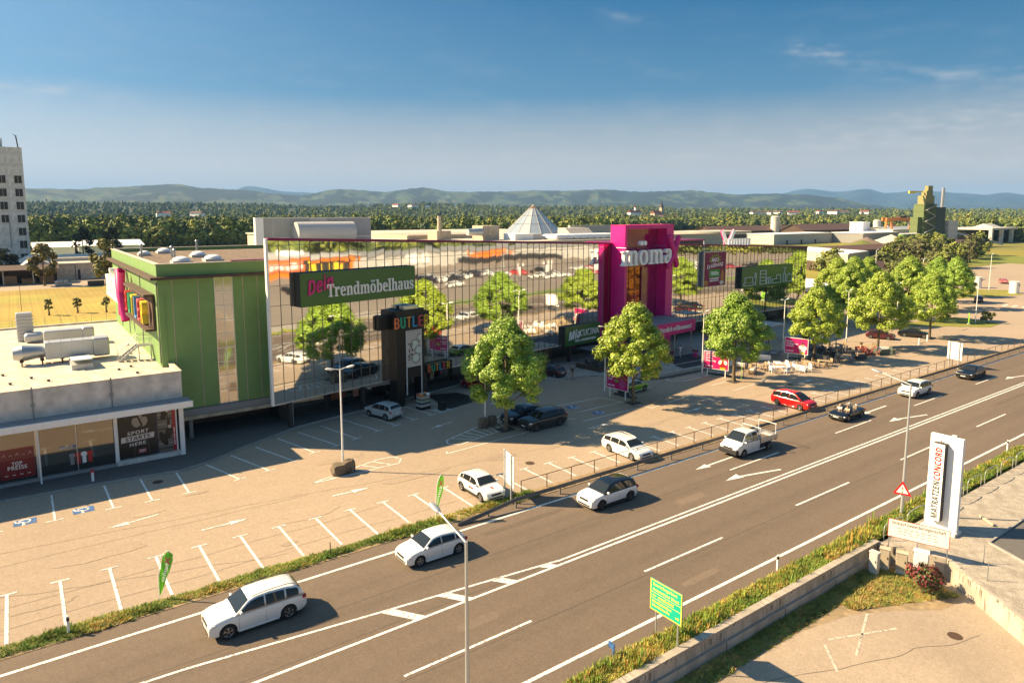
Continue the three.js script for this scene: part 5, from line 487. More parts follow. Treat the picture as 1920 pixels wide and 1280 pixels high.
// ------------------------------------------------------------------ walls, rails, lamps, signs
{ const w = thing('retaining_wall', 'long stained concrete retaining wall between verge and sunken yard', 'wall'); for (let k = 0; k < 9; k++) { const x0 = -6 + k * 6, x1 = Math.min(x0 + 5.98, 42); mesh('wall_section', [bx(x0, x1, -1.1, .16, -19.55, -19.28)], mat.conc, w); mesh('coping', bx(x0, x1, .16, .24, -19.6, -19.2), mat.conc, w); mesh('plinth', bx(x0, x1, -1.1, -.52, -19.28, -19.14), mat.conc, w); } settle(w);
  const v = thing('retaining_wall', 'pale concrete retaining wall bending round the gravel terrace', 'wall'); const P = [[42, -19.3], [43.2, -15.8], [39.7, -11], [33.9, -3.6], [33.9, 6]]; for (let k = 0; k + 1 < P.length; k++) mesh('wall_section', beam([P[k][0], -.5, P[k][1]], [P[k + 1][0], -.5, P[k + 1][1]], .26, 1.3 + .006 * k), mat.conc, v); settle(v);
  for (const [x, z] of [[42.6, -13.6], [40.6, -11], [44.6, -14.5]]) tag(mesh('fence_stake', cy(.025, .025, 1.1, x, 0, z, 6), mat.steel), ['thin steel stake on pale wall nearest the frame edge', 'thin steel stake on the terrace edge', 'thin steel stake beside the gravel kerb'][x > 44 ? 2 : x > 42 ? 1 : 0], 'stake'); }
{ // crash barrier and railing
  const g = thing('crash_barrier', 'long steel crash barrier along the main road', 'barrier'), z = -36.75, Wp = [[0, .0], [.05, .03], [.05, .09], [0, .13], [0, .19], [.05, .22], [.05, .28], [0, .31]]; const seg = (x0, x1, y0, y1) => { const P = [], I = []; for (const [x, y] of [[x0, y0], [x1, y1]]) for (const [d, h] of Wp) P.push(x, y + h, z + .08 + d); for (let i = 0; i < 7; i++) I.push(i, i + 1, i + 8, i + 1, i + 9, i + 8); const q = new THREE.BufferGeometry(); q.setAttribute('position', new THREE.Float32BufferAttribute(P, 3)); q.setIndex(I); q.computeVertexNormals(); return q; };
  mesh('rail', seg(22.2, 26.9, -.12, .46), mat.zincD, g); for (let k = 0; k < 60; k++) { const x = 26.9 + k * 4; mesh('rail', seg(x, x + 4.02, .46, .46 + .001 * (k % 2)), mat.zincD, g); mesh('post', bx(x + .02, x + .12, 0, .74, z - .06, z + .06), mat.zincD, g); } mesh('post', bx(24.6, 24.7, 0, .45, z - .06, z + .06), mat.zincD, g); settle(g);
  const f = thing('railing', 'thin brown railing with wire mesh behind the crash barrier', 'railing'); for (let k = 0; k < 62; k++) { const x = 28.6 + k * 2.4; mesh('post', bx(x - .025, x + .025, 0, 1.05, -38.33, -38.28), mat.rust, f); mesh('top_rail', bar([x, 1.05, -38.3], [x + 2.4, 1.05, -38.3], .028, 5), mat.rust, f); const wr = []; for (let i = 1; i < 6; i++) wr.push(bar([x, i * .17, -38.3], [x + 2.4, i * .17, -38.3], .004, 3)); if (k < 30) for (let i = 1; i < 16; i++) wr.push(bar([x + i * .15, .15, -38.3], [x + i * .15, 1.02, -38.3], .004, 3)); const m = mesh('mesh_panel', wr, mat.steel, f, 'stuff'); } settle(f);
  for (let k = 0; k < 9; k++) { const x = 44 + k * 3.1, t = thing('hoop_railing', k === 1 ? 'steel hoop railing behind the tall white sign' : `steel hoop railing on terrace edge, number ${['one', 'two', 'three', 'four', 'five', 'six', 'seven', 'eight', 'nine'][k]} from the banner`, 'railing', [x, 0, -19.35], 0, 'hoop railings along the verge'); mesh('hoop', tube([[-1.2, 0, 0], [-1.2, .8, 0], [-1.1, .92, 0], [1.1, .92, 0], [1.2, .8, 0], [1.2, 0, 0]], .028, 30, 6), mat.zinc, t); } }
const LG = 'lamp posts on the car park';
function lamp(x, z, h, label, heads, turn, group) { const t = thing('street_lamp', label, 'lamp post', [x, 0, z], turn, group); mesh('base', cy(.14, .12, .5, 0, 0, 0, 10), mat.zinc, t); mesh('pole', cy(.085, .055, h, 0, 0, 0, 12), mat.white, t); for (let k = 0; k < heads; k++) { const s = k ? -1 : 1; const arm = mesh('arm', bar([0, h - .05, 0], [s * .55, h + .08, 0], .035, 8), mat.white, t); const q = new THREE.SphereGeometry(.36, 14, 8); q.scale(1, .24, .42); q.rotateZ(s * .14); q.translate(s * .85, h + .1, 0); mesh('lamp_head', clean(q), mat.white, arm); } return t; }
lamp(19.95, -50.4, 8.25, 'white lamp post with twin heads standing between boulders', 2, 0, LG); lamp(35.6, -53.5, 8.1, 'lamp post with boulders hidden behind the big tree crown', 2, .2, LG); lamp(52.8, -55, 7.8, 'lamp post beside the first magenta billboard', 2, .1, LG); lamp(69, -54.4, 8.1, 'lamp post beside the second magenta billboard', 2, .1, LG); lamp(89, -56, 8, 'lamp post behind the third magenta billboard', 2, .1, LG); lamp(106.7, -56.1, 8.1, 'lamp post behind the furniture display tree', 2, .1, LG); lamp(126, -57.4, 8, 'lamp post between the last two trees of the row', 2, .1, LG); lamp(143.5, -51.4, 7.6, 'lamp post beside the green bush at corner', 1, PI * .2, LG); lamp(160, -70, 9, 'lamp post behind the tree cluster, left', 2, .1, LG); lamp(183, -78, 9, 'lamp post behind the tree cluster, right', 2, .1, LG); lamp(208, -72, 9.6, 'tall lamp post by the far white bins', 1, 0, LG); lamp(198, -97, 10, 'lamp post beside the brown-roofed house', 1, 0, LG);
function roadLamp(x, z, label, dy = 0) { const t = thing('street_lamp', label, 'lamp post', [x, -dy, z], 0, 'lamp posts along the main road'); mesh('pole', cy(.1, .055, 9.1, 0, 0, 0, 12), mat.zinc, t); const a = mesh('arm', bar([0, 9.05, 0], [0, 9.5, -1.9], .04, 8), mat.zinc, t); const q = new THREE.SphereGeometry(.4, 14, 8); q.scale(.36, .2, 1); q.rotateX(.22); q.translate(0, 9.57, -2.25); mesh('lamp_head', clean(q), mat.zinc, a); return t; }
roadLamp(12.46, -20, 'grey road lamp post nearest the camera', .55); roadLamp(47.4, -20.4, 'grey road lamp post carrying the triangular warning sign'); roadLamp(83, -20.4, 'grey road lamp post farther along the verge');
{ const t = thing('warning_sign', 'red-rimmed white triangle sign with traffic-light symbol on lamp post', 'sign', [47.3, 1.5, -20.4], -PI / 2 + .35); const tri = (s, y) => [[-s, y], [s, y], [0, y + s * 1.73]]; mesh('rim', prismXY(tri(.56, 0), .02, .045), mat.red, t); mesh('field', prismXY(tri(.36, .12), .045, .052), mat.white, t); for (const [y, m] of [[.46, mat.red], [.33, mat.yellow], [.2, M([.02, .35, .1], .5)]]) mesh('light_symbol', clean(new THREE.CylinderGeometry(.05, .05, .012, 12).rotateX(PI / 2).translate(0, y, .058)), m, t); mesh('clamp', bx(-.08, .08, .3, .5, -.1, .02), mat.steel, t); }
{ const r = rng(90), rock = (x, z, sx, sy, sz, l) => { const g = new THREE.IcosahedronGeometry(1, 3), p = g.attributes.position; for (let i = 0; i < p.count; i++) { const a = [p.getX(i), p.getY(i), p.getZ(i)], n = .72 + .5 * fbm(a[0] * 1.6 + x + 9, a[1] * 1.6 + a[2] * 1.3 + z + 90, 3); p.setXYZ(i, clamp(a[0] * n, -.75, .75) * sx, clamp(a[1] * n, -.7, .62) * sy, clamp(a[2] * n, -.75, .75) * sz); } g.computeVertexNormals(); const f = clean(g); f.computeVertexNormals(); f.translate(x, sy * .55, z); tag(mesh('boulder', wuv(f), mat.rock), l, 'boulder', 'boulders at lamp bases'); };
  rock(19.4, -49.9, .72, .7, .6, 'larger brown boulder left of the lamp post base'); rock(20.3, -50, .55, .8, .55, 'smaller upright boulder right of the lamp post base'); rock(35.1, -53.1, .6, .8, .5, 'dark boulder left of lamp behind big tree'); rock(36.2, -53.2, .55, .8, .5, 'dark boulder right of lamp behind big tree'); }
{ const h = thing('hydrant', 'white hydrant post with red cap on shop pavement', 'hydrant', [3.6, .11, -59.3]); mesh('pipe', cy(.1, .09, .75, 0, 0, 0, 10), mat.white, h); mesh('cap', [cy(.13, .13, .12, 0, .72, 0, 10), cy(.09, .03, .1, 0, .84, 0, 8)], mat.red, h); mesh('outlet', bar([-.16, .6, 0], [.16, .6, 0], .05, 8), mat.red, h); }
function postSign(x, z, label) { const t = thing('back_sign', label, 'sign', [x, 0, z]); for (const d of [-.65, .65]) mesh('post', [bx(-.05, .05, 0, 3.5, d - .05, d + .05)], mat.zinc, t); mesh('panel', rbx(.06, .1, 1.15, 3.45, -1, 1, .01, 1), mat.white, t); mesh('brace', [bx(.02, .07, 1.5, 1.56, -.95, .95), bx(.02, .07, 3, 3.06, -.95, .95)], mat.zinc, t); return t; }
postSign(27.3, -38.15, 'white road sign panel seen from behind, beside small white hatchback').rotation.y = -.25; postSign(99.6, -37.8, 'white road sign panel seen from behind, far along the crash barrier').rotation.y = -.25;
function delineator(x, z, l, y = 0) { const t = thing('marker_post', l, 'post', [x, y, z]); mesh('post', rbx(-.06, .06, 0, .95, -.05, .05, .02, 1), mat.white, t); mesh('band', rbx(-.065, .065, .68, .88, -.055, .055, .02, 1), mat.black, t); }
delineator(.8, -37.85, 'white marker post with black band on near grass strip'); delineator(34.1, -21.1, 'white marker post with black band on verge above the wall'); delineator(68.1, -21.15, 'white marker post with black band far along the right verge'); tag(mesh('stake', cy(.03, .03, .85, 14, 0, -37.8, 6), mat.rust), 'thin rusty stake in the near grass strip', 'stake');
tag(mesh('kilometre_sign', [bx(20.97, 21.03, 0, .55, -21.03, -20.97), bx(20.86, 20.9, .5, .8, -21.2, -20.8)], mat.blue), 'tiny blue marker plate in the verge grass', 'sign');
{ // beach flags
  const flag = (x, z, h, turn, l) => { const t = thing('beach_flag', l, 'flag', [x, 0, z], turn, 'green beach flags on the grass strip'); mesh('pole', tube([[0, 0, 0], [.02, h * .5, 0], [.25, h * .9, 0], [.62, h, 0], [.78, h * .9, 0]], .018, 30, 5), mat.white, t); const P = [], U = [], I = [], n = 20; for (let i = 0; i <= n; i++) { const v = i / n, y = .3 + v * (h - .32), c = at1([[0, .03], [.5, .06], [.88, .27], [1, .6]], y / h), w = at1([[0, .02], [.2, .22], [.6, .55], [.85, .62], [.95, .42], [1, .06]], v) * .95, x0 = c, x1 = c + w; for (let j = 0; j <= 4; j++) { const u = j / 4; P.push(lerp(x0, x1, u), y - u * .18 * w, .05 * Math.sin(u * 4 + v * 6)); U.push(u, v); } } for (let i = 0; i < n; i++) for (let j = 0; j < 4; j++) { const a = i * 5 + j, b = a + 5; I.push(a, a + 1, b, a + 1, b + 1, b); } const g = new THREE.BufferGeometry(); g.setAttribute('position', new THREE.Float32BufferAttribute(P, 3)); g.setAttribute('uv', new THREE.Float32BufferAttribute(U, 2)); g.setIndex(I); g.computeVertexNormals(); mesh('cloth', g, print(128, 512, (x, w, hh) => { x.fillStyle = '#6cc22e'; x.fillRect(0, 0, w, hh); x.save(); x.translate(72, 300); x.rotate(-PI / 2); x.fillStyle = '#fff'; x.font = 'bold 74px serif'; x.fillText('möma', -60, 24); x.restore(); x.strokeStyle = '#c3185f'; x.lineWidth = 13; x.beginPath(); x.moveTo(34, 62); x.lineTo(104, 130); x.moveTo(104, 62); x.lineTo(34, 130); x.stroke(); }, .8, { phys: true, transmission: .45, thickness: 0 }), t); };
  flag(4.9, -38.55, 2.75, -.63, 'green teardrop beach flag nearest the camera'); flag(21.4, -38.1, 3.05, .35, 'narrow green beach flag beside small white hatchback'); }
{ // green direction sign, faces the traffic on the near side
  const t = thing('direction_sign', 'green direction sign with yellow border on two posts', 'sign', [23.7, 0, -20.3], -PI / 2); for (const x of [-.62, .72]) mesh('post', cy(.035, .035, 2.75, x, 0, -.04, 8), mat.zinc, t); mesh('panel', rbx(-.98, .98, 1.36, 2.94, -.02, .02, .01, 1), M([.015, .30, .24], .4), t); const f = mesh('face', move(sheet(1.94, 1.56), 0, 2.15, .025), print(512, 412, (x, w, h) => { x.fillStyle = '#0fa98c'; x.fillRect(0, 0, w, h); x.strokeStyle = '#e6d13a'; x.lineWidth = 14; x.strokeRect(8, 8, w - 16, h - 16); x.fillStyle = '#e6d13a'; x.font = 'bold 56px sans-serif'; x.fillText('Betriebsgebiet', 40, 78, 430); x.fillText('Amstetten West', 40, 146, 430); x.fillRect(20, 166, w - 40, 7); x.fillRect(20, 244, w - 40, 7); const arw = (X, Y, s) => { x.beginPath(); x.moveTo(X, Y); x.lineTo(X + s * 28, Y - 22); x.lineTo(X + s * 28, Y - 9); x.lineTo(X + s * 64, Y - 9); x.lineTo(X + s * 64, Y + 9); x.lineTo(X + s * 28, Y + 9); x.lineTo(X + s * 28, Y + 22); x.fill(); }; arw(36, 208, 1); arw(478, 345, -1); for (const [y, a, b] of [[190, 130, 380], [268, 40, 350], [322, 40, 320]]) for (let q = a; q < b; q += 26) x.fillRect(q, y + 12 * hs(q, 3), 18 + 5 * hs(q, y), 34 - 12 * hs(q, 3)); }, .4), t); }
{ // tall advertising pylon
  const t = thing('sign_pylon', 'tall white advertising pylon with upright red and grey lettering', 'sign', [47, 0, -17.85], -PI / 2); mesh('foot', rbx(-1.02, 1.02, -.02, .22, -.7, .35, .04, 2), mat.concL, t); mesh('body', rbx(-.96, .96, .2, 6.3, -.32, 0, .05, 3), mat.white, t); mesh('text_box', rbx(-.6, .12, .75, 5.85, .001, .42, .02, 1), mat.dark, t); mesh('text_face', move(sheet(.66, 5.04), -.24, 3.3, .426), mat.white, t); const a = text('MATRATZEN', 'sans_bold', .38, .02, 2.42, 3); a.rotateZ(PI / 2); a.translate(-.06, .95, .428); mesh('letters', a, M([.1, .1, .1], .5), t); const b = text('CONCORD', 'sans_bold', .38, .02, 2.12, 3); b.rotateZ(PI / 2); b.translate(-.06, 3.45, .428); mesh('letters', b, mat.red, t); mesh('bird_spike', [bar([-.3, 5.85, .1], [-.25, 6.02, .12], .02), bar([-.2, 5.85, .1], [-.3, 6.0, .1], .015)], mat.rust, t); mesh('top_lamp', rbx(.2, .5, 6.3, 6.42, -.35, -.15, .03, 1), mat.greyL, t); }
{ const t = thing('sale_banner', 'white sale banner with red border on frame above cabinets', 'banner', [42.35, 0, -17.2], -PI / 2 + .33); for (const x of [-1.5, 0, 1.5]) mesh('post', bx(x - .03, x + .03, -.1, 1.95, -.06, -.01), mat.steel, t); mesh('cloth', move(sheet(3.2, 1.15), 0, 1.42, .01), print(800, 288, (x, w, h) => { x.fillStyle = '#e9e4dc'; x.fillRect(0, 0, w, h); x.strokeStyle = '#b4493c'; x.lineWidth = 10; x.strokeRect(5, 5, w - 10, h - 10); x.fillStyle = '#2a2524'; x.font = 'bold 64px sans-serif'; x.fillText('Verkauf Gewerbeliegenschaft', 50, 80, 700); x.fillStyle = '#8b837c'; x.font = '34px sans-serif'; for (let i = 0; i < 3; i++) for (let k = 0; k < 7; k++) x.fillRect(120 + k * 78 + hs(i, k) * 20, 125 + i * 42, 30 + 35 * hs(k, i), 12); }, .8), t); }
const CG = 'cabinets below the banner'; [[40.2, -18.6, .5, 1.05, .35, 'small grey cabinet on concrete foot standing apart', 0], [41.25, -18.5, .55, 1.0, .4, 'beige cabinet nearest the retaining wall corner', .35], [41.55, -17.65, .6, 1.0, .4, 'beige cabinet in the middle of the row', .35], [41.9, -16.75, .75, 1.35, .45, 'white cabinet at the end of the row', .35]].forEach(([x, z, w, h, d, l, a], i) => { const t = thing('utility_cabinet', l, 'cabinet', [x, -1.05, z], -PI / 2 + a, CG); const m = i === 3 ? mat.white : i ? mat.beige : mat.greyL; mesh('foot', bx(-w / 2 + .02, w / 2 - .02, 0, .3, -d / 2 + .02, d / 2 - .02), mat.concL, t); mesh('case', rbx(-w / 2, w / 2, .3, h + .3, -d / 2, d / 2, .02, 1), m, t); mesh('lid', rbx(-w / 2 - .03, w / 2 + .03, h + .3, h + .36, -d / 2 - .03, d / 2 + .03, .02, 1), m, t); mesh('door', rbx(-w / 2 + .04, w / 2 - .04, .36, h + .24, d / 2, d / 2 + .015, .005, 1), m, t); mesh('handle', bx(w / 4, w / 4 + .03, .3 + h * .45, .3 + h * .6, d / 2 + .01, d / 2 + .04), mat.dark, t); });
{ const t = thing('timber', 'loose wooden beam lying on the gravel terrace', 'beam', [51, .02, -16.6], .9); mesh('beam', rbx(-.7, .7, 0, .14, -.08, .08, .02, 1), mat.beige, t); }
// magenta billboards of the store
const bill = [[53, -53.25, .05, 'magenta billboard with card advert in front of lime green car', ['', 'Bonus', 'Card'], 0], [70, -53.1, .3, 'magenta billboard with online shopping advert by second tree', ['24 Stunden', 'Online', 'Shopping'], 1], [86.9, -52.65, .2, 'magenta billboard with free transporter advert among furniture', ['Gratis', 'Transporter', 'Verleih'], 2]];
bill.forEach(([x, z, a, l, w, k]) => { const t = thing('billboard', l, 'billboard', [x, 0, z], -PI / 2 + a, 'magenta billboards on the car park'); for (const px of [-1.1, 1.2]) { mesh('post', bx(px - .05, px + .05, 0, 1.2, -.1, 0), mat.white, t); mesh('stay', bar([px, .05, -1.3], [px, 1.2, -.1], .035), mat.white, t); } mesh('ballast', rbx(-1.4, 1.5, 0, .12, -1.6, -.9, .03, 1), mat.dark, t); mesh('frame', rbx(-1.62, 1.62, .95, 3.2, -.06, .03, .02, 1), mat.white, t); mesh('print', move(sheet(3.08, 2.1), 0, 2.08, .036), print(640, 436, (c, W, Hh) => { c.fillStyle = '#c0126a'; c.fillRect(0, 0, W, Hh); c.fillStyle = '#fff'; if (k < 2) for (let q = 0; q < (k ? 1 : 2); q++) for (let p = 0; p < 9; p++) c.fillRect(36 + p * 36, 30 + q * 38, 20 + 12 * hs(p, q), 22); c.font = 'bold 62px sans-serif'; w.forEach((s, i) => (i || k) && c.fillText(s, 36, 120 + i * 66, 340)); c.font = 'bold 58px serif'; c.fillText('möma', 36, Hh - 44); c.strokeStyle = '#fff'; c.lineWidth = 9; c.beginPath(); c.moveTo(206, Hh - 84); c.lineTo(242, Hh - 40); c.moveTo(242, Hh - 84); c.lineTo(206, Hh - 40); c.stroke();
  if (k) { c.fillStyle = k === 1 ? '#a8231c' : '#efe6dc'; c.beginPath(); c.ellipse(500, 330, 80, 120, 0, 0, 7); c.fill(); c.fillStyle = '#c98f6e'; c.beginPath(); c.arc(500, 170, 48, 0, 7); c.fill(); c.fillStyle = '#3a2318'; c.beginPath(); c.arc(500, 150, 48, PI, 0); c.fill(); c.fillStyle = '#f4eee6'; c.beginPath(); c.ellipse(430, 250, 44, 60, .4, 0, 7); c.ellipse(570, 250, 44, 60, -.4, 0, 7); c.fill(); c.fillStyle = '#c9b52d'; c.fillRect(430, 380, 140, 56); } else { c.fillStyle = '#7db13a'; c.fillRect(250, 220, 110, 60); c.fillStyle = '#c44c93'; c.beginPath(); c.arc(480, 300, 95, 0, 7); c.fill(); for (let i = 0; i < 30; i++) { c.fillStyle = ['#e0b23a', '#5d9a33', '#d9455f'][i % 3]; c.beginPath(); c.arc(390 + hs(i, 5) * 220, 90 + hs(i, 6) * 130, 12, 0, 7); c.fill(); } } }, .5), t); });

// ------------------------------------------------------------------ background: left
struct('lawn', grid(-90, 60, -224, -149, 60, 30, .0, (x, z) => { const n = fbm(x / 9, z / 9, 4), v = .7 + .6 * n; return [v, v * lerp(.86, 1.02, sstep(.45, .7, fbm(x / 25 + 4, z / 25, 3))), v]; }), M([.52, .39, .13], 1, { map: tGrass, ...VC })); struct('service_road', grid(-90, 120, -149, -128, 40, 8, -.02, tone(7, [.75, .75, .78], .4)), mat.road); struct('hall_yard', grid(-90, 60, -256, -224, 30, 8, -.01, tone(7, [1, 1, 1], .3)), mat.lot);
{ const f = thing('wire_fence', 'thin wire fence along the dry lawn', 'fence'); for (let k = 0; k < 22; k++) { const x = -30 + k * 2.4; mesh('post', cy(.03, .03, 1.7, x, 0, -148.5, 5), mat.steel, f); } mesh('wire', [.5, 1, 1.6].map(y => bar([-30, y, -148.5], [22, y, -148.5], .01, 3)), mat.steel, f, 'stuff'); settle(f); const l = thing('street_lamp', 'thin dark lamp post on the dry lawn', 'lamp post', [.4, 0, -175]); mesh('pole', cy(.05, .04, 5.5, 0, 0, 0, 8), mat.dark, l); mesh('lamp_head', rbx(-.2, .2, 5.4, 5.5, -.1, .1, .03, 1), mat.dark, l); }
{ const t = thing('grain_tower', 'tall white windowed industrial tower at left edge', 'tower'); mesh('shaft', bx(-36, 4.85, 0, 43.2, -326, -300), M([.84, .87, .9], .85, { map: tConc }), t); mesh('roof_house', [bx(-20, -.6, 43.2, 46.5, -320, -306), bx(-10, -1.6, 46.5, 49, -316, -308)], mat.greyL, t); mesh('antenna', [bar([3.9, 43.2, -303], [3.5, 47.5, -303], .22, 6), bar([3.6, 47.4, -303], [2.8, 47.8, -303], .12)], mat.dark, t); const win = (x, y) => { const w = mesh('window', bx(x, x + 2.1, y, y + 2.6, -300.02, -299.9), mat.dark, t); mesh('frame', [bx(x - .1, x + 2.2, y - .15, y, -299.95, -299.82), bx(x + 1, x + 1.1, y, y + 2.6, -299.92, -299.86)], mat.greyL, w); }; for (let j = 0; j < 7; j++) { win(2, 30.8 - j * 4.55); if (j < 4) win(-2.6, 30.8 - j * 4.55); if (j === 0 || j === 3) win(-7.6, 30.8 - j * 4.55); } for (let j = 0; j < 4; j++) win(-12.6, 30.8 - j * 4.55); mesh('downpipe', bx(-.6, -.4, 8, 17, -300.1, -299.8), mat.grey, t); mesh('panel_joint', [14, 18.2, 37].map(y => bx(-36, 4.86, y, y + .08, -300.05, -299.97)), mat.greyL, t); settle(t); }
function arch(x0, x1, y0, y1, z0, z1, n = 12) { const p = [[x0, 0], [x0, y0]]; for (let i = 1; i < n; i++) { const a = i / n; p.push([lerp(x0, x1, a), y0 + (y1 - y0) * Math.sin(PI * a)]); } p.push([x1, y0], [x1, 0]); return prismXY(p, z0, z1); }
{ const h = thing('storage_hall', 'cream storage hall with low rounded roof behind lawn', 'building'); mesh('hall_body', arch(1.2, 9.5, 4.4, 6.4, -290, -252), mat.concL, h); mesh('wall', bx(9.5, 19.2, 0, 4.6, -285, -251), mat.roofMem, h); mesh('roof', [bx(9.4, 34, 4.6, 5.1, -285.2, -250.7), bx(9.4, 34, 5.1, 6.2, -285, -262)], mat.roofMem, h); mesh('wall', bx(19.2, 34, 0, 4.6, -283, -253.5), mat.white, h); mesh('door', bx(15.6, 16.3, 0, 3, -251.04, -250.96), mat.dark, h); mesh('wall_edge', bx(14.9, 15.1, 0, 4.6, -251.06, -250.95), mat.dark, h); settle(h);
  const c = thing('open_shed', 'open timber shed with brown lean-to roof before the hall', 'shed'); mesh('roof', prismYZ([[-249, 5.2], [-241, 4.2], [-241, 4], [-249, 5]], -14, 10.5), mat.brown, c); for (const x of [-10, -3, 4, 10]) mesh('post', bx(x - .12, x + .12, 0, 4.1, -241.6, -241.3), mat.greyL, c); mesh('back_wall', bx(-14, 10.5, 0, 4.9, -249.4, -249), mat.brown, c); for (let k = 0; k < 5; k++) mesh('timber_stack', rbx(-12 + k * 4.4, -8.6 + k * 4.4, 0, 1.4 + .5 * (k % 3), -247, -243.5, .1, 1), mat.wood, c); settle(c);
  shed('white_hall', 'long low white hall roof beyond the yard trees', 7, 21, -372, -344, 6.4, mat.white, mat.white, { gable: 1.4 }); shed('white_hall', 'second white hall roof beyond the yard, right of the trees', 22, 46, -366, -340, 6.8, mat.white, mat.white, { gable: 1.6 });
  const b = thing('bag_pile', 'pile of wrapped white bags at lawn edge', 'bags', [10.7, 0, -231]); for (let k = 0; k < 7; k++) { const g = new THREE.SphereGeometry(.62, 10, 8); g.scale(1.1, .8, .9); mesh('bag', clean(g.translate((k % 4) * .95 - 1.4, .45 + (k > 3 ? .75 : 0), (k > 3 ? .2 : 0))), mat.greyL, b); } const d = thing('skip_container', 'open dark skip at edge of the lawn', 'container', [18.3, 0, -227]); mesh('tub', [bx(-2, 2, .1, 1.3, -.9, -.8), bx(-2, 2, .1, 1.3, .8, .9), bx(-2, -1.9, .1, 1.3, -.8, .8), bx(1.9, 2, .1, 1.3, -.8, .8), bx(-2, 2, .1, .2, -.8, .8)], mat.dark, d); for (let k = 0; k < 9; k++) mesh('rib', bx(-1.9 + k * .45, -1.84 + k * .45, .1, 1.3, .9, .95), mat.grey, d); }
// ------------------------------------------------------------------ roof plant behind the mirror front
{ const t = thing('plant_screen', 'large grey perforated screen box on store roof', 'roof plant'); const perf = M([.42, .42, .41], .7, { map: tPlain }); mesh('end_wall', bx(32, 33.3, 13, 19.6, -116, -115), mat.white, t); for (let k = 0; k < 12; k++) mesh('screen_panel', bx(33.3 + k * 1.57, 34.84 + k * 1.57, 13, 19.55, -115.2, -115.1), k === 5 || k === 6 ? mat.greyL : perf, t); for (let k = 0; k < 5; k++) mesh('screen_panel', bx(52.1, 52.2, 13, 19.55, -115.1 - k * 3 - 2.95, -115.1 - k * 3), perf, t); mesh('rail', [bx(33.2, 52.2, 19.5, 19.62, -115.3, -115), bx(33.2, 52.2, 16.2, 16.3, -115.08, -115.02)], mat.alu, t); mesh('tank', [clean(new THREE.CylinderGeometry(1.7, 1.7, 10, 20).rotateZ(PI / 2).translate(43, 17.2, -114.2 + .9))].map(g => g), mat.greyL, t); for (const x of [39.5, 46.5]) mesh('duct', rbx(x - 1, x + 1, 15.5, 18.6, -115.05, -113.4, .1, 1), mat.greyL, t); mesh('base', bx(32, 53, 13.3, 13.6, -131, -111), mat.gravelRoof, t); settle(t); }
{ const m = thing('shopping_mall', 'sprawling flat-roofed mall behind the store with roof plant', 'building'); const MP = [[80, -158], [164, -158], [168, -192], [206, -196], [206, -300], [80, -300]]; mesh('wall', prism(MP, 0, 11.8), mat.roofMem, m); mesh('roof', prism(MP.map(([x, z]) => [143 + (x - 143) * 1.008, -229 + (z + 229) * 1.008]), 11.8, 12.3), mat.roofMem, m); mesh('roof_step', [bx(98, 132, 12.3, 13.6, -215, -190)], mat.beige, m); mesh('coping', [bx(98, 132, 13.6, 13.8, -189.9, -189.6)], mat.white, m); for (const [x0, x1, y, z, mm] of [[114, 120, 16.6, -172, mat.beige], [121.5, 128.5, 14.2, -166, mat.white], [128.5, 132.5, 14.1, -166.5, mat.greyL], [104, 109, 15, -182, mat.beige]]) mesh('roof_unit', rbx(x0, x1, 12, y, z - 6, z, .15, 1), mm, m); mesh('chimney', cy(.7, .6, 4.5, 106, 15, -184, 10), mat.beige, m); mesh('duct', [clean(new THREE.CylinderGeometry(1, 1.2, 5, 14).rotateZ(PI / 2).translate(111, 14.8, -172))], mat.zinc, m); mesh('glass_hall', rbx(133, 160, 12.3, 13.9, -168, -160.6, .8, 3), mat.white, m); for (let k = 0; k < 9; k++) mesh('hall_post', bx(134 + k * 2.9, 134.15 + k * 2.9, 11.9, 13.6, -160.5, -160.3), mat.steel, m); mesh('panel_wall', [bx(168, 205, 12.3, 15.8, -196, -195)], mat.greyL, m); for (let k = 0; k < 14; k++) mesh('wall_panel', bx(168 + k * 2.64, 170.6 + k * 2.64, 12.3, 15.7, -195, -194.85), mat.greyL, m); mesh('slope', prismYZ([[-190, 12.3], [-190, 15.2], [-186, 15.2], [-182, 12.3]], 158, 169), mat.roofMem, m); mesh('vent', [cy(.5, .5, 2, 204, 12.3, -193, 10), cy(.9, .9, .4, 204, 14.3, -193, 10)], mat.dark, m); settle(m);
  const p = thing('glass_pyramid', 'many-sided glass pyramid roof above the mall', 'pyramid', [165.5, 12.2, -214]); const N = 16; for (let k = 0; k < N; k++) { const a0 = k / N * 2 * PI, a1 = (k + 1) / N * 2 * PI, R = 12.2, hgt = 11.6; for (const [u0, u1] of [[0, .34], [.35, .62], [.63, .86]]) { const q = (a, u) => [R * (1 - u) * Math.cos(a), hgt * u, R * (1 - u) * Math.sin(a)]; mesh('glass_pane', quad(q(a0, u0), q(a1, u0), q(a1, u1), q(a0, u1)), k % 3 ? mat.glassP ??= M([.5, .56, .58], .12, { metalness: .5 }) : mat.glassP2 ??= M([.6, .62, .6], .2, { metalness: .3 }), p); } mesh('rib', bar([R * Math.cos(a0), .02, R * Math.sin(a0)], [0, hgt, 0], .09, 4), mat.beige, p); } mesh('cap', new THREE.ConeGeometry(1.75, 1.7, N).translate(0, 10.8, 0), mat.brown, p); }
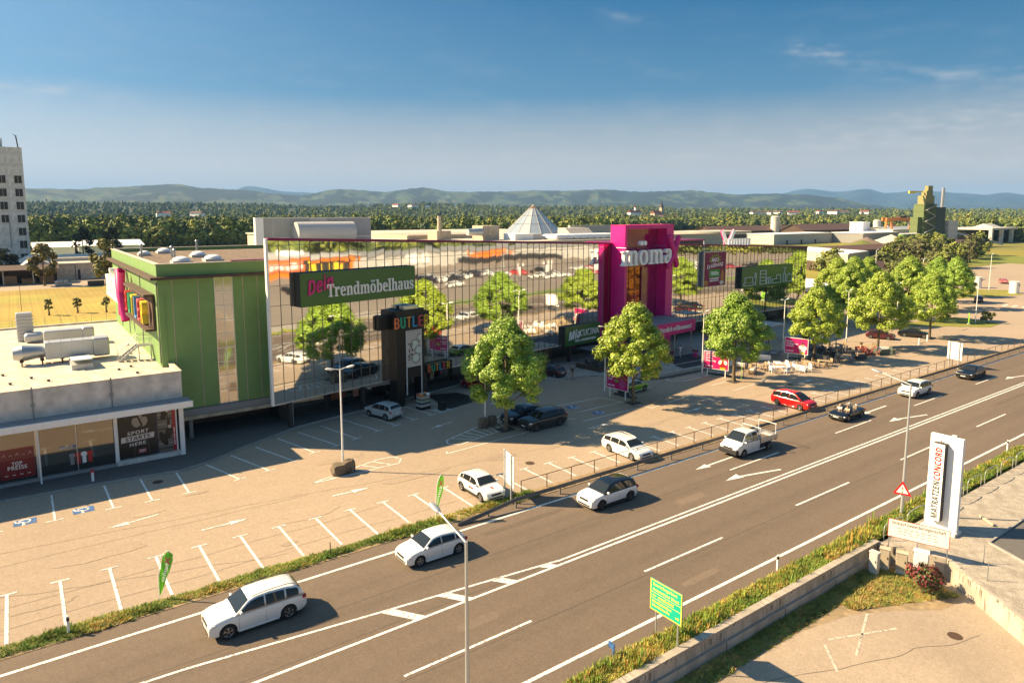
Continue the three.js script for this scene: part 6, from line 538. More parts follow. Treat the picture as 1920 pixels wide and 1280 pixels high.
{ const t = thing('rooftop_letters', 'slanted pink cross on poles behind store roof edge', 'sign'); for (const [a, b] of [[[120.6, 13.6, -90], [118.9, 16.8, -90]], [[121, 13.6, -90], [122.9, 16.8, -90]]]) { mesh('stroke', beam(a, b, .4, .7), mat.pink, t); mesh('outline', beam([a[0], a[1], a[2] + .3], [b[0], b[1], b[2] + .22], .06, .9), mat.white, t); } settle(t); const c = thing('penthouse', 'dark magenta-edged roof slab right of the portal', 'roof'); mesh('slab', bx(83, 108, 13.6, 15.1, -92, -86), mat.dark, c); mesh('edge', bx(83, 108.2, 15.1, 15.35, -92, -85.8), mat.magDark, c); settle(c); const d = thing('roof_screen', 'row of upright white roof panels right of the portal', 'roof plant'); for (let k = 0; k < 8; k++) mesh('panel', bx(114.6 + k * .9, 115.35 + k * .9, 13.3, 15.2, -85.2, -85), mat.white, d); mesh('rail', bx(114.5, 121.8, 15.2, 15.3, -85.25, -84.95), mat.white, d); settle(d); }
// ------------------------------------------------------------------ background: right, works and sheds
function shed(name, label, x0, x1, z0, z1, h, wall, roofM, o = {}) { const t = thing(name, label, 'building'); if (o.gable) { const zc = (z0 + z1) / 2; mesh('wall', [bx(x0, x1, 0, h, z0, z1), prismYZ([[z0, h], [zc, h + o.gable], [z1, h]], x0 + .1, x1 - .1)], wall, t); for (const s of [-1, 1]) mesh('roof', prismYZ(s < 0 ? [[z0 - .8, h - .1], [zc, h + o.gable + .25], [zc, h + o.gable], [z0 - .8, h - .35]] : [[zc, h + o.gable], [zc, h + o.gable + .25], [z1 + .8, h - .1], [z1 + .8, h - .35]], x0 - .8, x1 + .8), roofM, t); } else { mesh('wall', bx(x0, x1, 0, h, z0, z1), wall, t); mesh('roof', bx(x0 - .4, x1 + .4, h, h + .5, z0 - .4, z1 + .4), roofM, t); }
  for (const [a, b, y0, y1, m = mat.dark, n = 'window'] of o.win ?? []) mesh(n, bx(a, b, y0, y1, z1 - .05, z1 + .06), m, t); return settle(t); }
{ const t = thing('warehouse', 'pale grey cube warehouse right of the mirror front', 'building'); const P = [[230.6, -122.5], [252, -127], [262, -156], [247, -156]]; mesh('wall', prism(P, 0, 6.4), mat.roofMem, t); mesh('roof', prism(P.map(([x, z]) => [246 + (x - 246) * 1.03, -140 + (z + 140) * 1.03]), 6.4, 6.8), mat.white, t); mesh('lean_to', prism([[228, -127], [229.6, -123.4], [245, -154], [243, -156]], 0, 3), mat.brown, t); settle(t); }
shed('long_shed', 'long low shed with brown roof and yellow and blue doors', 300, 470, -178, -166, 3.3, mat.greyL, mat.brownRoof, { gable: 1.6, win: Array.from({ length: 16 }, (_, k) => [302 + k * 10, 309 + k * 10, .3, 2.6, [mat.yellow, M([.08, .09, .2], .6), mat.greyL, M([.1, .1, .22], .6)][k % 4], 'door']) });
shed('small_house', 'small house with brown hipped roof beside the tree cluster', 212, 238, -112, -103, 3, mat.brown, mat.brownRoof, { gable: 2.1, win: [[232, 235, .5, 2.4, mat.red, 'sign'], [226, 228, .6, 2.2]] });
shed('brown_hall', 'long hall with dark brown roof before the forest, left half', 470, 590, -384, -366, 5.2, mat.brown, mat.brownRoof, { gable: 4, win: Array.from({ length: 14 }, (_, k) => [474 + k * 8.3, 478 + k * 8.3, 1.5, 3.6]) }); shed('brown_hall', 'higher brown-roofed hall before the forest, right half', 560, 680, -360, -338, 5.6, mat.brown, mat.brownRoof, { gable: 5 });
shed('white_works', 'low white works hall right of the magenta portal', 330, 430, -330, -300, 7.4, mat.roofMem, mat.roofMem, { win: [[352, 356, 0, 5], [396, 424, 2.6, 5.6], [340, 344, 1, 3]] }); shed('white_works', 'cream works hall with flat roof behind the store', 250, 345, -300, -262, 8, mat.roofMem, mat.beige, { win: Array.from({ length: 9 }, (_, k) => [255 + k * 10, 258 + k * 10, 3, 4.6, mat.greyL]) }); shed('grey_works', 'long pale works wall with small dark doors', 400, 470, -282, -262, 6.4, mat.greyL, mat.white, { win: [[414, 416, 0, 2.6], [431, 433, 0, 2.6], [448, 450, 0, 2.6]] }); shed('grey_works', 'grey ribbed hall beside the crane', 470, 520, -262, -240, 6.6, mat.grey, mat.white); shed('mixing_hall', 'concrete loading hall with tall white block', 520, 552, -262, -244, 8, mat.concL, mat.greyL, { win: [[523, 530, 0, 6.6], [533, 545, 0, 5, mat.white, 'gate']] }); shed('white_block', 'narrow white block behind loading hall', 512, 522, -272, -262, 13.5, mat.white, mat.white); shed('long_hall', 'long hall with blue-grey roof behind the orange crane', 560, 680, -290, -262, 7, mat.beige, M([.3, .34, .37], .6), { gable: 2.4 });
{ const t = thing('silo', 'white silo standing behind the brown hall roofs', 'silo', [560, 0, -366]); mesh('tank', cy(4, 4, 17, 0, 0, 0, 18), mat.concL, t); mesh('cap', cy(4.2, 3, 1, 0, 17, 0, 18), mat.greyL, t); const u = thing('silo', 'slim white silo left of the orange crane', 'silo', [590, 0, -290]); mesh('tank', cy(3, 3, 14, 0, 0, 0, 16), mat.concL, u); mesh('cap', cy(3.2, 2, 1, 0, 14, 0, 16), mat.greyL, u); }
{ // orange gantry crane
  const t = thing('gantry_crane', 'orange gantry crane with lattice legs at the works', 'crane', [549, 0, -252], -.35); const o = M([.62, .22, .05], .6); for (const x of [-12, 12]) { for (const z of [-4, 4]) { mesh('leg', [beam([x, 0, z * 1.2], [x * .92, 15, z * .5], 1.1, 1.1)], o, t); } mesh('leg_brace', [beam([x, 5, -4], [x, 5, 4], .6, .6), beam([x, 1, -4.4], [x * .95, 9, 3], .4, .4)], o, t); } mesh('girder', bx(-16, 16, 14.6, 17, -2.6, -1.4), o, t); mesh('girder', bx(-16, 16, 14.6, 17, 1.4, 2.6), o, t); mesh('trolley', bx(-3, 3, 17, 18.4, -2, 2), mat.brown, t); mesh('cabin', bx(8, 11, 11, 14, -1.5, 1.5), mat.greyL, t); }
{ // green asphalt works
  const t = thing('asphalt_works', 'tall green asphalt mixing tower with steel stairs and chimney', 'tower', [457, 0, -195], -.4); const gA = M([.16, .21, .075], .7, { map: tConc }), gB = M([.06, .085, .07], .7); mesh('tower', bx(-6, 3, 8, 26, -4, 4), gA, t); mesh('tower_base', [bx(-6, 12, 0, 8, -4.6, 4.6)], M([.17, .30, .08], .7), t); mesh('filter_house', bx(3, 10, 8, 24, -4, 4), gB, t); mesh('top_house', [bx(-4.5, 2, 26, 31, -3, 3), bx(-3, 1.5, 31, 34, -2, 2), bx(-1.5, 1.8, 34, 37, -1.4, 1.4)], M([.27, .24, .10], .7), t); for (let k = 0; k < 5; k++) { mesh('stair_flight', beam([k % 2 ? 2 : -5, 8.5 + k * 3.4, 4.6], [k % 2 ? -5 : 2, 11.9 + k * 3.4, 4.6], .9, .35), mat.greyL, t); mesh('landing', bx(-6.4, 3.4, 11.7 + k * 3.4, 11.9 + k * 3.4, 4, 5.4), gA, t); } mesh('chimney', cy(1, 1, 36, 13, 0, -2, 14), mat.alu, t); mesh('hoist_beam', [bx(-14, -4, 33, 33.6, -.4, .4), bx(-14, -10, 32.4, 33.8, -.6, .6)], mat.yellow, t); mesh('side_tanks', [bx(-9, -6, 8, 18, -3, 3)], gA, t); mesh('leg', [bx(-5.8, -5, 0, 8, 4.62, 5.2)], gA, t); mesh('white_block', bx(13, 20, 0, 16, -5, 4), mat.concL, t); mesh('conveyor', beam([18, 9, 2], [46, 1.5, 12], 1.6, 1.2), mat.greyL, t);
  for (let k = 0; k < 4; k++) { const u = thing('storage_tank', ['green upright tank farthest from the works tower', 'green upright tank second from the works tower', 'green upright tank third along the row', 'green upright tank next to the tower base'][k], 'tank', [430 + k * 5.4, 0, -196 - k * .2], 0, 'green tanks by the works'); mesh('shell', cy(2.3, 2.3, 8, 0, 0, 0, 16), k % 2 ? gA : M([.17, .30, .08], .7), u); mesh('lid', cy(2.4, 1.4, .5, 0, 8, 0, 16), mat.greyL, u); } }
{ const heap = (x, z, r, h, l, m) => { const g = new THREE.ConeGeometry(r, h, 22, 6), p = g.attributes.position; for (let i = 0; i < p.count; i++) { const k = .75 + .5 * fbm(p.getX(i) * .2 + x, p.getZ(i) * .2 + z, 3); p.setXYZ(i, p.getX(i) * k, p.getY(i), p.getZ(i) * k); } g.computeVertexNormals(); g.translate(x, h / 2 - .1, z); tag(mesh('material_heap', wuv(clean(g)), m), l, 'heap'); }; heap(440, -222, 13, 5.5, 'brown gravel heap before the ribbed hall', mat.gravelRoof); heap(476, -224, 16, 6.5, 'pale sand heap beside the crane', mat.roofMem); heap(415, -212, 14, 4.5, 'grass-grown earth heap behind the long shed', mat.soilH ??= M([.2, .2, .08], 1, { map: tGrass })); }
{ const t = thing('concrete_frame', 'open concrete frame hall with flat roof at right edge', 'building'); mesh('roof', bx(540, 640, 9, 10.4, -214, -188), mat.concL, t); for (let k = 0; k < 6; k++) mesh('column', bx(540 + k * 18, 542.5 + k * 18, 0, 9, -190, -188), mat.concL, t); mesh('back_wall', bx(540, 640, 0, 9, -214, -212), mat.grey, t); mesh('roof_lantern', prismYZ([[-208, 10.4], [-201, 13], [-194, 10.4]], 560, 575), mat.greyL, t); mesh('roof_lantern', prismYZ([[-208, 10.4], [-201, 13], [-194, 10.4]], 596, 612), mat.greyL, t); settle(t); shed('pale_house', 'small white gabled house beyond the crane', 640, 655, -312, -300, 6, mat.white, mat.redRoof, { gable: 4 }); shed('flat_store', 'low beige store with flat roof before the right forest', 560, 640, -262, -240, 5.5, mat.roofMem, mat.brownRoof); }
{ // filling station beyond the store end
  const t = thing('filling_station', 'low filling station with white canopy beyond the store end', 'building'); mesh('kiosk', bx(138, 152, 0, 3.4, -98, -88), mat.glassBlue, t); mesh('canopy', bx(134, 158, 3.6, 4.4, -96, -82), mat.white, t); for (const x of [137, 145, 153]) mesh('canopy_post', bx(x, x + .4, 0, 3.6, -84, -83.6), mat.white, t); settle(t); const s = thing('price_pylon', 'blue filling station price pylon at the store end', 'sign', [126.6, 0, -77]); mesh('post', bx(-.9, .9, 0, 6.5, -.3, .3), M([.03, .12, .35], .4), s); mesh('panel', bx(-.7, .7, 6.5, 9, -.32, .32), mat.white, s); mesh('emblem', bx(-.5, .5, 7.2, 8.6, .32, .36), mat.red, s);
  for (const [x, z, l] of [[214, -77, 'white round container beside far hedge, left'], [207, -66, 'white round container beside far hedge, right']]) { const c = thing('bottle_bank', l, 'container', [x, 0, z]); mesh('drum', cy(1.1, 1.1, 3, 0, 0, 0, 14), mat.white, c); mesh('slot', bx(-.3, .3, 2, 2.3, 1, 1.14), mat.dark, c); }
  for (const [x, z, l] of [[113, -47.9, 'short white bollard left of black saloon'], [117.2, -48.5, 'short white bollard right beside black saloon']]) tag(mesh('bollard', [cy(.12, .12, 1, x, 0, z, 8), cy(.13, .05, .1, x, 1, z, 8)], mat.white), l, 'bollard'); const g = thing('green_sign', 'small green leaning board beside the corner bush', 'sign', [141.6, 0, -51.8], .6); mesh('board', rbx(-.35, .35, .2, 2.1, -.04, .04, .02, 1), mat.lime, g); mesh('foot', bx(-.4, .4, 0, .2, -.2, .2), mat.greyL, g);
  struct('far_lawn', flat([[128, -60], [150, -57], [147, -48.5], [141, -48]], .01), M([.3, .27, .08], 1, { map: tGrass })); struct('far_lawn', flat([[165, -75], [200, -84], [214, -70], [204, -63]], .008), M([.34, .28, .08], 1, { map: tGrass })); }
{ // churches and hamlets far off
  const far = (a, d, fn) => { const [x, z] = viewDir(a); fn(x * d, z * d); }; const hs2 = (l, a, d, n, seed, y = 0) => far(a, d, (x, z) => { const r = rng(seed); for (let k = 0; k < n; k++) { const px = x + (r() - .5) * 160, pz = z + (r() - .5) * 160, w = 9 + 8 * r(), t = thing('village_house', l, 'house', [px, y, pz], r() * 3, l + ' group'); mesh('wall', bx(-w, w, 0, 7, -6, 6), mat.white, t); mesh('roof', prismYZ([[-6.8, 6.8], [0, 10.5], [6.8, 6.8]], -w, w), k % 3 ? mat.brownRoof : mat.redRoof, t); } });
  hs2('tiny white house of the village left of the plant screen', -27, 1500, 3, 1, 14); hs2('tiny white house of the hamlet above the mall roofs', -8.5, 2300, 7, 2, 40); hs2('tiny white house below the church hill', 12, 1500, 5, 3, 6); hs2('tiny white house on the plain beyond the brown halls', 20, 1900, 5, 4, 16); hs2('tiny white house at the foot of the right hills', 25.5, 2000, 5, 5, 18);
  far(11.9, 1500, (x, z) => { const t = thing('church', 'small far church with pointed spire above the forest', 'church', [x, 8, z]); mesh('nave', bx(-16, 8, 0, 12, -6, 6), mat.beige, t); mesh('roof', prismYZ([[-6.6, 12], [0, 18], [6.6, 12]], -16, 8), mat.redRoof, t); mesh('tower', bx(8, 15, 0, 24, -3.5, 3.5), mat.beige, t); mesh('spire', new THREE.ConeGeometry(4.6, 15, 4).rotateY(PI / 4).translate(11.5, 31.5, 0), mat.brown, t); }); far(10.1, 1700, (x, z) => { const t = thing('church', 'far white abbey with small turret above the forest', 'church', [x, 10, z]); mesh('nave', bx(-22, 18, 0, 12, -6, 6), mat.white, t); mesh('roof', prismYZ([[-6.6, 12], [0, 18], [6.6, 12]], -22, 18), mat.redRoof, t); mesh('turret', [bx(-2, 2, 12, 24, -2, 2)], mat.white, t); mesh('spire', new THREE.ConeGeometry(3, 8, 4).rotateY(PI / 4).translate(0, 28, 0), mat.redRoof, t); });
}

// ------------------------------------------------------------------ across the road (seen in the mirror front)
struct('far_car_park', grid(57, 330, -13.5, 62, 120, 40, .012, tone(10, [.66, .70, .76], .3)), mat.lot);
shed('orange_store', 'orange fronted store across the road, seen in the mirror', 118, 153, 62, 84, 5.6, mat.orange, mat.greyL); { const t = thing('store_board', 'white lettered band on the orange store', 'sign', [118, 0, 61.9]); mesh('band', bx(1, 17, 2, 4.6, -.3, 0), M([.8, .2, .1], .5), t); for (let k = 0; k < 6; k++) mesh('letter', bx(2 + k * 2.4, 3.6 + k * 2.4, 2.6, 4, -.36, -.3), mat.white, t); mesh('entrance', bx(17.5, 33, 0, 4.4, -.3, 0), mat.dark, t); mesh('yellow_panel', bx(20, 22.5, .4, 4, -.4, -.3), mat.yellow, t); mesh('yellow_panel', bx(27, 29.5, .4, 4, -.4, -.3), mat.yellow, t); mesh('roof_unit', rbx(6, 12, 5.9, 8, 8, 13, .2, 1), mat.white, t); mesh('roof_unit', rbx(20, 25, 5.9, 7.6, 8, 13, .2, 1), mat.white, t); }
shed('grey_store', 'long pale store with orange panels across the road, seen in the mirror', 154, 262, 62, 80, 5.2, mat.greyL, mat.grey); { const t = thing('store_board', 'row of orange panels on the long pale store', 'sign', [200, 0, 61.9]); [[0, 3], [3.6, 8.4], [9, 12.4], [13, 14.2], [15, 16.4]].forEach(([a, b]) => mesh('panel', bx(a, b, 2.6, 4.9, -.2, 0), mat.orange, t)); mesh('glass_front', bx(-6, 40, 0, 2.3, -.1, 0), mat.dark, t); const w = thing('store_board', 'two slanted white panels between the stores', 'sign', [176, 0, 61.9]); mesh('panel', bx(-3, 0, 1.6, 5.8, -.3, 0), mat.white, w); mesh('panel', bx(2, 4.4, 1.6, 5.8, -.3, 0), mat.white, w); }
{ const src = scene.children.filter(c => /^car/.test(c.name) && c.position.z < -30), r = rng(66), cols = ['black', 'grey', 'white', 'red']; let n = 0; const lc = 'car in the rows across the road, seen in the mirror front'; for (const z of [8, 20, 25.5, 38, 43.5]) for (let x = 96; x < 235; x += 2.9) { if (r() > (z < 30 ? .42 : .3) || n > 60) continue; const s = src[[0, 1, 3, 4, 7, 8, 9, 10, 11, 12, 14][Math.floor(r() * 11)]]; copy(s, s.userData.label.split(' ').slice(0, 3).join(' ').replace(/ (with|of|in|parked|driving)$/, '') + ` parked in the ${{ 8: 'nearest', 20: 'second', 25.5: 'third', 38: 'fourth', 43.5: 'farthest' }[z]} car row across the road`, [x, .012, z + (r() - .5) * .5], (r() > .5 ? 1 : -1) * PI / 2 + (r() - .5) * .06, 'cars across the road'); n++; } }
for (const [x, z, l] of [[70, 4, 'lamp post across the road, nearest in the mirror'], [105, 6, 'lamp post across the road, second in the mirror'], [140, 4, 'lamp post across the road, third in the mirror'], [175, 6, 'lamp post across the road, fourth in the mirror']]) lamp(x, z, 8, l, 2, 0, 'lamp posts across the road'); for (let k = 0; k < 6; k++) { const t = thing('banner_flag', `white banner flag across the road, ${['first', 'second', 'third', 'fourth', 'fifth', 'sixth'][k]} from the left in the mirror`, 'flag', [150 + k * 14, 0, 8 + (k % 2) * 3], 0, 'banner flags across the road'); mesh('pole', cy(.05, .05, 5, 0, 0, 0, 6), mat.alu, t); mesh('cloth', bx(.05, 1, 1.6, 4.9, -.01, .01), mat.white, t); }
struct('far_verge', grid(95, 330, -19.2, -13.6, 200, 6, .01, tone(3, [1, 1, .8], .8)), mat.grassG);

// ------------------------------------------------------------------ people
function person(label, J, shirt, legs, skin, hairC, cell = .028) {   // joints in metres; one skin over tapered bones
  const bones = [['hip', 'chest', .135, .15], ['chest', 'neck', .14, .06], ['neck', 'head', .055, .07], ['head', 'crown', .088, .082], ['chest', 'shL', .1, .075], ['chest', 'shR', .1, .075], ['shL', 'elL', .055, .044], ['elL', 'haL', .042, .03], ['shR', 'elR', .055, .044], ['elR', 'haR', .042, .03], ['hip', 'hiL', .12, .1], ['hip', 'hiR', .12, .1], ['hiL', 'knL', .09, .058], ['knL', 'anL', .058, .038], ['hiR', 'knR', .09, .058], ['knR', 'anR', .058, .038], ['anL', 'toL', .045, .035], ['anR', 'toR', .045, .035]];
  for (const s of ['L', 'R']) { const h = J['ha' + s], e = J['el' + s], d = V(h[0] - e[0], h[1] - e[1], h[2] - e[2]).normalize(); for (let k = 0; k < 4; k++) { J['f' + k + s] = [h[0] + d.x * (.1 + .015 * (k % 3)), h[1] + d.y * .1, h[2] + d.z * .1 + (k - 1.5) * .02]; bones.push(['ha' + s, 'f' + k + s, .024, .011]); } J['th' + s] = [h[0] + d.x * .05 + .035, h[1] + d.y * .05, h[2] + d.z * .05 + .02]; bones.push(['ha' + s, 'th' + s, .02, .012]); }
  const all = Object.values(J), lo = [0, 1, 2].map(q => Math.min(...all.map(p => p[q])) - .2), hi = [0, 1, 2].map(q => Math.max(...all.map(p => p[q])) + .2), span = Math.max(...hi.map((v, q) => v - lo[q])), N = Math.ceil(span / cell) + 2, mc = new MarchingCubes(N, new THREE.MeshBasicMaterial(), false, false, 60000); mc.isolation = 0; const c0 = [0, 1, 2].map(q => (lo[q] + hi[q]) / 2), at = i => (i - N / 2) / (N / 2) * span / 2;
  const sd = p => { let s = 9; for (const [a, b, ra, rb] of bones) { const A = J[a], B = J[b], d = [B[0] - A[0], B[1] - A[1], B[2] - A[2]], L = d[0] * d[0] + d[1] * d[1] + d[2] * d[2] || 1e-6, t = clamp(((p[0] - A[0]) * d[0] + (p[1] - A[1]) * d[1] + (p[2] - A[2]) * d[2]) / L), q = Math.hypot(p[0] - A[0] - d[0] * t, p[1] - A[1] - d[1] * t, p[2] - A[2] - d[2] * t) - lerp(ra, rb, t), k = .035, h = clamp(.5 + .5 * (s - q) / k); s = lerp(s, q, h) - k * h * (1 - h); } return s; };
  for (let z = 0; z < N; z++) for (let y = 0; y < N; y++) for (let x = 0; x < N; x++) mc.field[x + y * N + z * N * N] = -sd([c0[0] + at(x), c0[1] + at(y), c0[2] + at(z)]);
  mc.update(); const n = mc.count, P = new Float32Array(n * 3), Nn = new Float32Array(n * 3), C = new Float32Array(n * 3); for (let i = 0; i < n; i++) { const p = [0, 1, 2].map(q => c0[q] + mc.positionArray[i * 3 + q] * span / 2); P.set(p, i * 3); Nn.set([0, 1, 2].map(q => mc.normalArray[i * 3 + q]), i * 3); const dh = k => Math.hypot(p[0] - J[k][0], p[1] - J[k][1], p[2] - J[k][2]); const near = ['head', 'crown', 'haL', 'haR', 'elL', 'elR', 'chest', 'shL', 'shR', 'hip', 'hiL', 'hiR', 'knL', 'knR', 'anL', 'anR', 'toL', 'toR', 'neck'].reduce((a, k) => dh(k) < dh(a) ? k : a, 'head'); C.set(/head|crown|ha|neck|elL|elR/.test(near) ? skin : /chest|sh/.test(near) || (near === 'hip' && p[1] > J.hip[1]) ? shirt : /to/.test(near) ? [.03, .03, .03] : legs, i * 3); }
  const g = new THREE.BufferGeometry(); g.setAttribute('position', new THREE.BufferAttribute(P, 3)); g.setAttribute('normal', new THREE.BufferAttribute(Nn, 3)); g.setAttribute('color', new THREE.BufferAttribute(C, 3)); const t = thing('person', label, 'person'); mesh('body', g, M([1, 1, 1], .8, VC), t); const h = new THREE.SphereGeometry(.105, 14, 10, 0, 2 * PI, 0, 1.75); h.rotateZ(.5); mesh('hair', clean(h).translate(J.crown[0] - .015, J.crown[1] - .01, J.crown[2]), M(hairC, .9), t); const f = clean(new THREE.SphereGeometry(.018, 6, 5).translate(J.head[0] + .1, J.head[1] + .03, J.head[2])); mesh('nose', f, M(skin, .8), t); for (const z of [-.035, .035]) mesh('eye', clean(new THREE.SphereGeometry(.011, 6, 5).translate(J.head[0] + .085, J.head[1] + .07, J.head[2] + z)), mat.dark, t); return t;
}
const stand = (o = {}) => ({ hip: [0, .95, 0], chest: [.02, 1.3, 0], neck: [.02, 1.5, 0], head: [.03, 1.6, 0], crown: [.01, 1.68, 0], shL: [0, 1.42, .18], shR: [0, 1.42, -.18], elL: [-.03, 1.14, .24], elR: [.03, 1.14, -.24], haL: [.08, .9, .24], haR: [.12, .9, -.24], hiL: [0, .9, .1], hiR: [0, .9, -.1], knL: [.12, .5, .1], knR: [-.04, .5, -.1], anL: [.14, .09, .1], anR: [-.26, .12, -.1], toL: [.3, .04, .1], toR: [-.12, .04, -.1], ...o });
const sit = (o = {}) => ({ hip: [0, .28, 0], chest: [-.06, .62, 0], neck: [-.05, .82, 0], head: [-.03, .92, 0], crown: [-.05, 1, 0], shL: [-.06, .74, .18], shR: [-.06, .74, -.18], elL: [.12, .52, .24], elR: [.12, .52, -.24], haL: [.36, .62, .18], haR: [.36, .62, -.18], hiL: [.04, .26, .1], hiR: [.04, .26, -.1], knL: [.42, .3, .12], knR: [.42, .3, -.12], anL: [.62, .08, .12], anR: [.62, .08, -.12], toL: [.74, .08, .12], toR: [.74, .08, -.12], ...o });
place(person('person with blond hair in dark top walking beside dark red hatchback', stand(), [.02, .02, .025], [.45, .28, .2], [.55, .33, .24], [.5, .36, .18]), 54.5, -62.5, -2.2, 0); place(person('person in white shirt walking to the store entrance', stand({ knL: [.04, .5, .1], anL: [.02, .09, .1], toL: [.18, .04, .1] }), [.75, .75, .75], [.45, .47, .52], [.5, .3, .22], [.1, .07, .05]), 75.2, -63.2, 1.4, .12);
place(person('driver in sunglasses seated in the open black roadster', sit(), [.5, .42, .3], [.05, .05, .08], [.5, .3, .22], [.06, .04, .03], .035), 65.75, -34.02, PI, .33); place(person('passenger with light hair seated in the open black roadster', sit(), [.6, .6, .6], [.1, .1, .12], [.55, .35, .26], [.4, .3, .16], .035), 65.75, -34.8, PI, .33); place(person('driver in yellow safety vest behind the pickup window', sit({ elL: [.1, .6, .3] }), [.75, .8, .05], [.1, .1, .12], [.5, .3, .22], [.05, .04, .03], .035), 48.9, -33.95, PI, .82);

// ------------------------------------------------------------------ furniture display and terraces
const FG = 'furniture on display in the car park', fm = { wht: mat.white, tan: M([.55, .42, .26], .8, { map: tConc }), blk: M([.06, .06, .065], .6), gry: M([.22, .22, .23], .7), red: M([.3, .09, .08], .8), grn: M([.12, .16, .12], .8) };
function chair(m, c) { const t = new THREE.Group(); mesh('seat', rbx(-.24, .24, .42, .48, -.24, .24, .02, 1), c, t); mesh('backrest', rbx(-.26, -.2, .5, .95, -.23, .23, .02, 1), c, t); for (const [x, z] of [[-.22, -.22], [.22, -.22], [-.22, .22], [.22, .22]]) mesh('leg', bx(x - .02, x + .02, 0, x < 0 ? .95 : .44, z - .02, z + .02), m, t); for (const z of [-.25, .25]) mesh('armrest', bx(-.22, .22, .64, .67, z - .025, z + .025), m, t); t.name = 'garden_chair'; return t; }
function table(m, w, d) { const t = new THREE.Group(); mesh('table_top', rbx(-w / 2, w / 2, .7, .75, -d / 2, d / 2, .015, 1), m, t); for (const sx of [-1, 1]) for (const sz of [-1, 1]) mesh('leg', bx(sx * (w / 2 - .08) - .03, sx * (w / 2 - .08) + .03, 0, .7, sz * (d / 2 - .08) - .03, sz * (d / 2 - .08) + .03), m, t); t.name = 'garden_table'; return t; }
function sofa(m, c, w) { const t = new THREE.Group(); mesh('frame', [rbx(-.4, .4, .12, .28, -w / 2, w / 2, .02, 1)], m, t); mesh('cushion', rbx(-.3, .4, .28, .44, -w / 2 + .08, w / 2 - .08, .05, 2), c, t); mesh('backrest', rbx(-.42, -.24, .28, .82, -w / 2, w / 2, .06, 2), c, t); for (const s of [-1, 1]) mesh('armrest', rbx(-.4, .4, .28, .6, s * w / 2 - .07, s * w / 2 + .07, .03, 1), m, t); for (const [x, z] of [[-.35, -1], [.35, -1], [-.35, 1], [.35, 1]]) mesh('leg', bx(x - .03, x + .03, 0, .14, z * (w / 2 - .06) - .03, z * (w / 2 - .06) + .03), m, t); t.name = 'garden_sofa'; return t; }
{ const r = rng(55), cn = { wht: 'white', tan: 'tan wicker', blk: 'black', gry: 'grey', red: 'reddish', grn: 'green-grey' }, ck = {}, near = [[53, 'the first billboard'], [79, 'the front corner of the display'], [83, 'the white table set'], [87, 'the third billboard'], [91, 'the display tree'], [96, 'the dark sets behind the tree'], [101, 'the far display tree'], [200, 'the far display end']];
  const put = (k, m, x, z, a, w) => { const key = k + m, src = ck[key] ??= k === 'chair' ? chair(fm[m], fm[m]) : k === 'table' ? table(fm[m], w ?? 1.6, .9) : sofa(fm[m], m === 'tan' ? mat.white : fm[m], w ?? 1.7); const o = src.clone(); o.name = numbered(src.name); scene.add(o); o.position.set(x, 0, z); o.rotation.y = a; const n = near.reduce((p, q) => Math.abs(q[0] - x) < Math.abs(p[0] - x) ? q : p)[1]; tag(o, `${cn[m]} garden ${k} set out by ${n}`, k, FG + ', ' + cn[m] + ' ' + k + ' ' + n); };
  for (const [m, x, z, nC, s] of [['wht', 78.6, -49.9, 4, .9], ['tan', 77.8, -52.4, 4, 1], ['wht', 81.6, -48.8, 5, 1], ['wht', 80.8, -51.4, 2, 1], ['tan', 84.6, -49.4, 5, 1], ['tan', 86.9, -48.6, 3, 1], ['blk', 89.8, -49.6, 5, 1], ['gry', 92.2, -48.6, 4, 1], ['blk', 93.6, -51.2, 5, 1], ['gry', 90.6, -53.2, 4, 1], ['blk', 96.4, -49.4, 5, 1], ['gry', 97.4, -52.4, 4, 1], ['blk', 94.6, -54.6, 4, 1], ['red', 99.4, -48.8, 5, 1], ['grn', 101.2, -47.6, 4, 1], ['tan', 102.4, -50.4, 4, 1], ['tan', 99.8, -53.6, 3, 1], ['gry', 86.2, -55.6, 4, 1]]) { const kind = r(); if (kind > .35) put('table', m, x, z, r() * 3); else put('sofa', m, x, z, r() * 6); for (let k = 0; k < nC; k++) { const a = k / nC * 6.28 + r() * .5, d = 1.1 + .35 * r(); put('chair', m, x + d * Math.cos(a), z + d * Math.sin(a), PI - a + (r() - .5)); } }
  for (const [m, x, z, a, w] of [['tan', 76.6, -54.6, .4, 2], ['tan', 75.4, -51.6, 2, 2], ['wht', 83.4, -55.4, 1, 2], ['red', 100.6, -50.6, 2.6, 2], ['tan', 103, -48.4, .6, 1.8], ['blk', 95, -47.8, 1.4, 2], ['gry', 88, -57, .3, 2]]) put('sofa', m, x, z, a, w); }
function pergola(x, z, w, d, h, m, top, label) { const t = thing('pergola', label, 'pergola', [x, 0, z], .05); for (const sx of [-1, 1]) for (const sz of [-1, 1]) mesh('post', bx(sx * w / 2 - .05, sx * w / 2 + .05, 0, h, sz * d / 2 - .05, sz * d / 2 + .05), m, t); mesh('frame', [bx(-w / 2, w / 2, h - .1, h, -d / 2 - .05, -d / 2 + .05), bx(-w / 2, w / 2, h - .1, h, d / 2 - .05, d / 2 + .05)], m, t); const n = 7; for (let k = 0; k < n; k++) mesh('roof_slat', rbx(-w / 2 + k * w / n, -w / 2 + (k + .86) * w / n, h + .002, h + .1 + .05 * (k % 2), -d / 2 - .1, d / 2 + .1, .02, 1), top, t); mesh('lounge', [rbx(-w / 3, w / 3, .1, .45, -d / 3, d / 5, .05, 1), rbx(-w / 3, w / 3, .45, .8, -d / 3 - .2, -d / 3, .05, 1)], fm.gry, t); return t; }
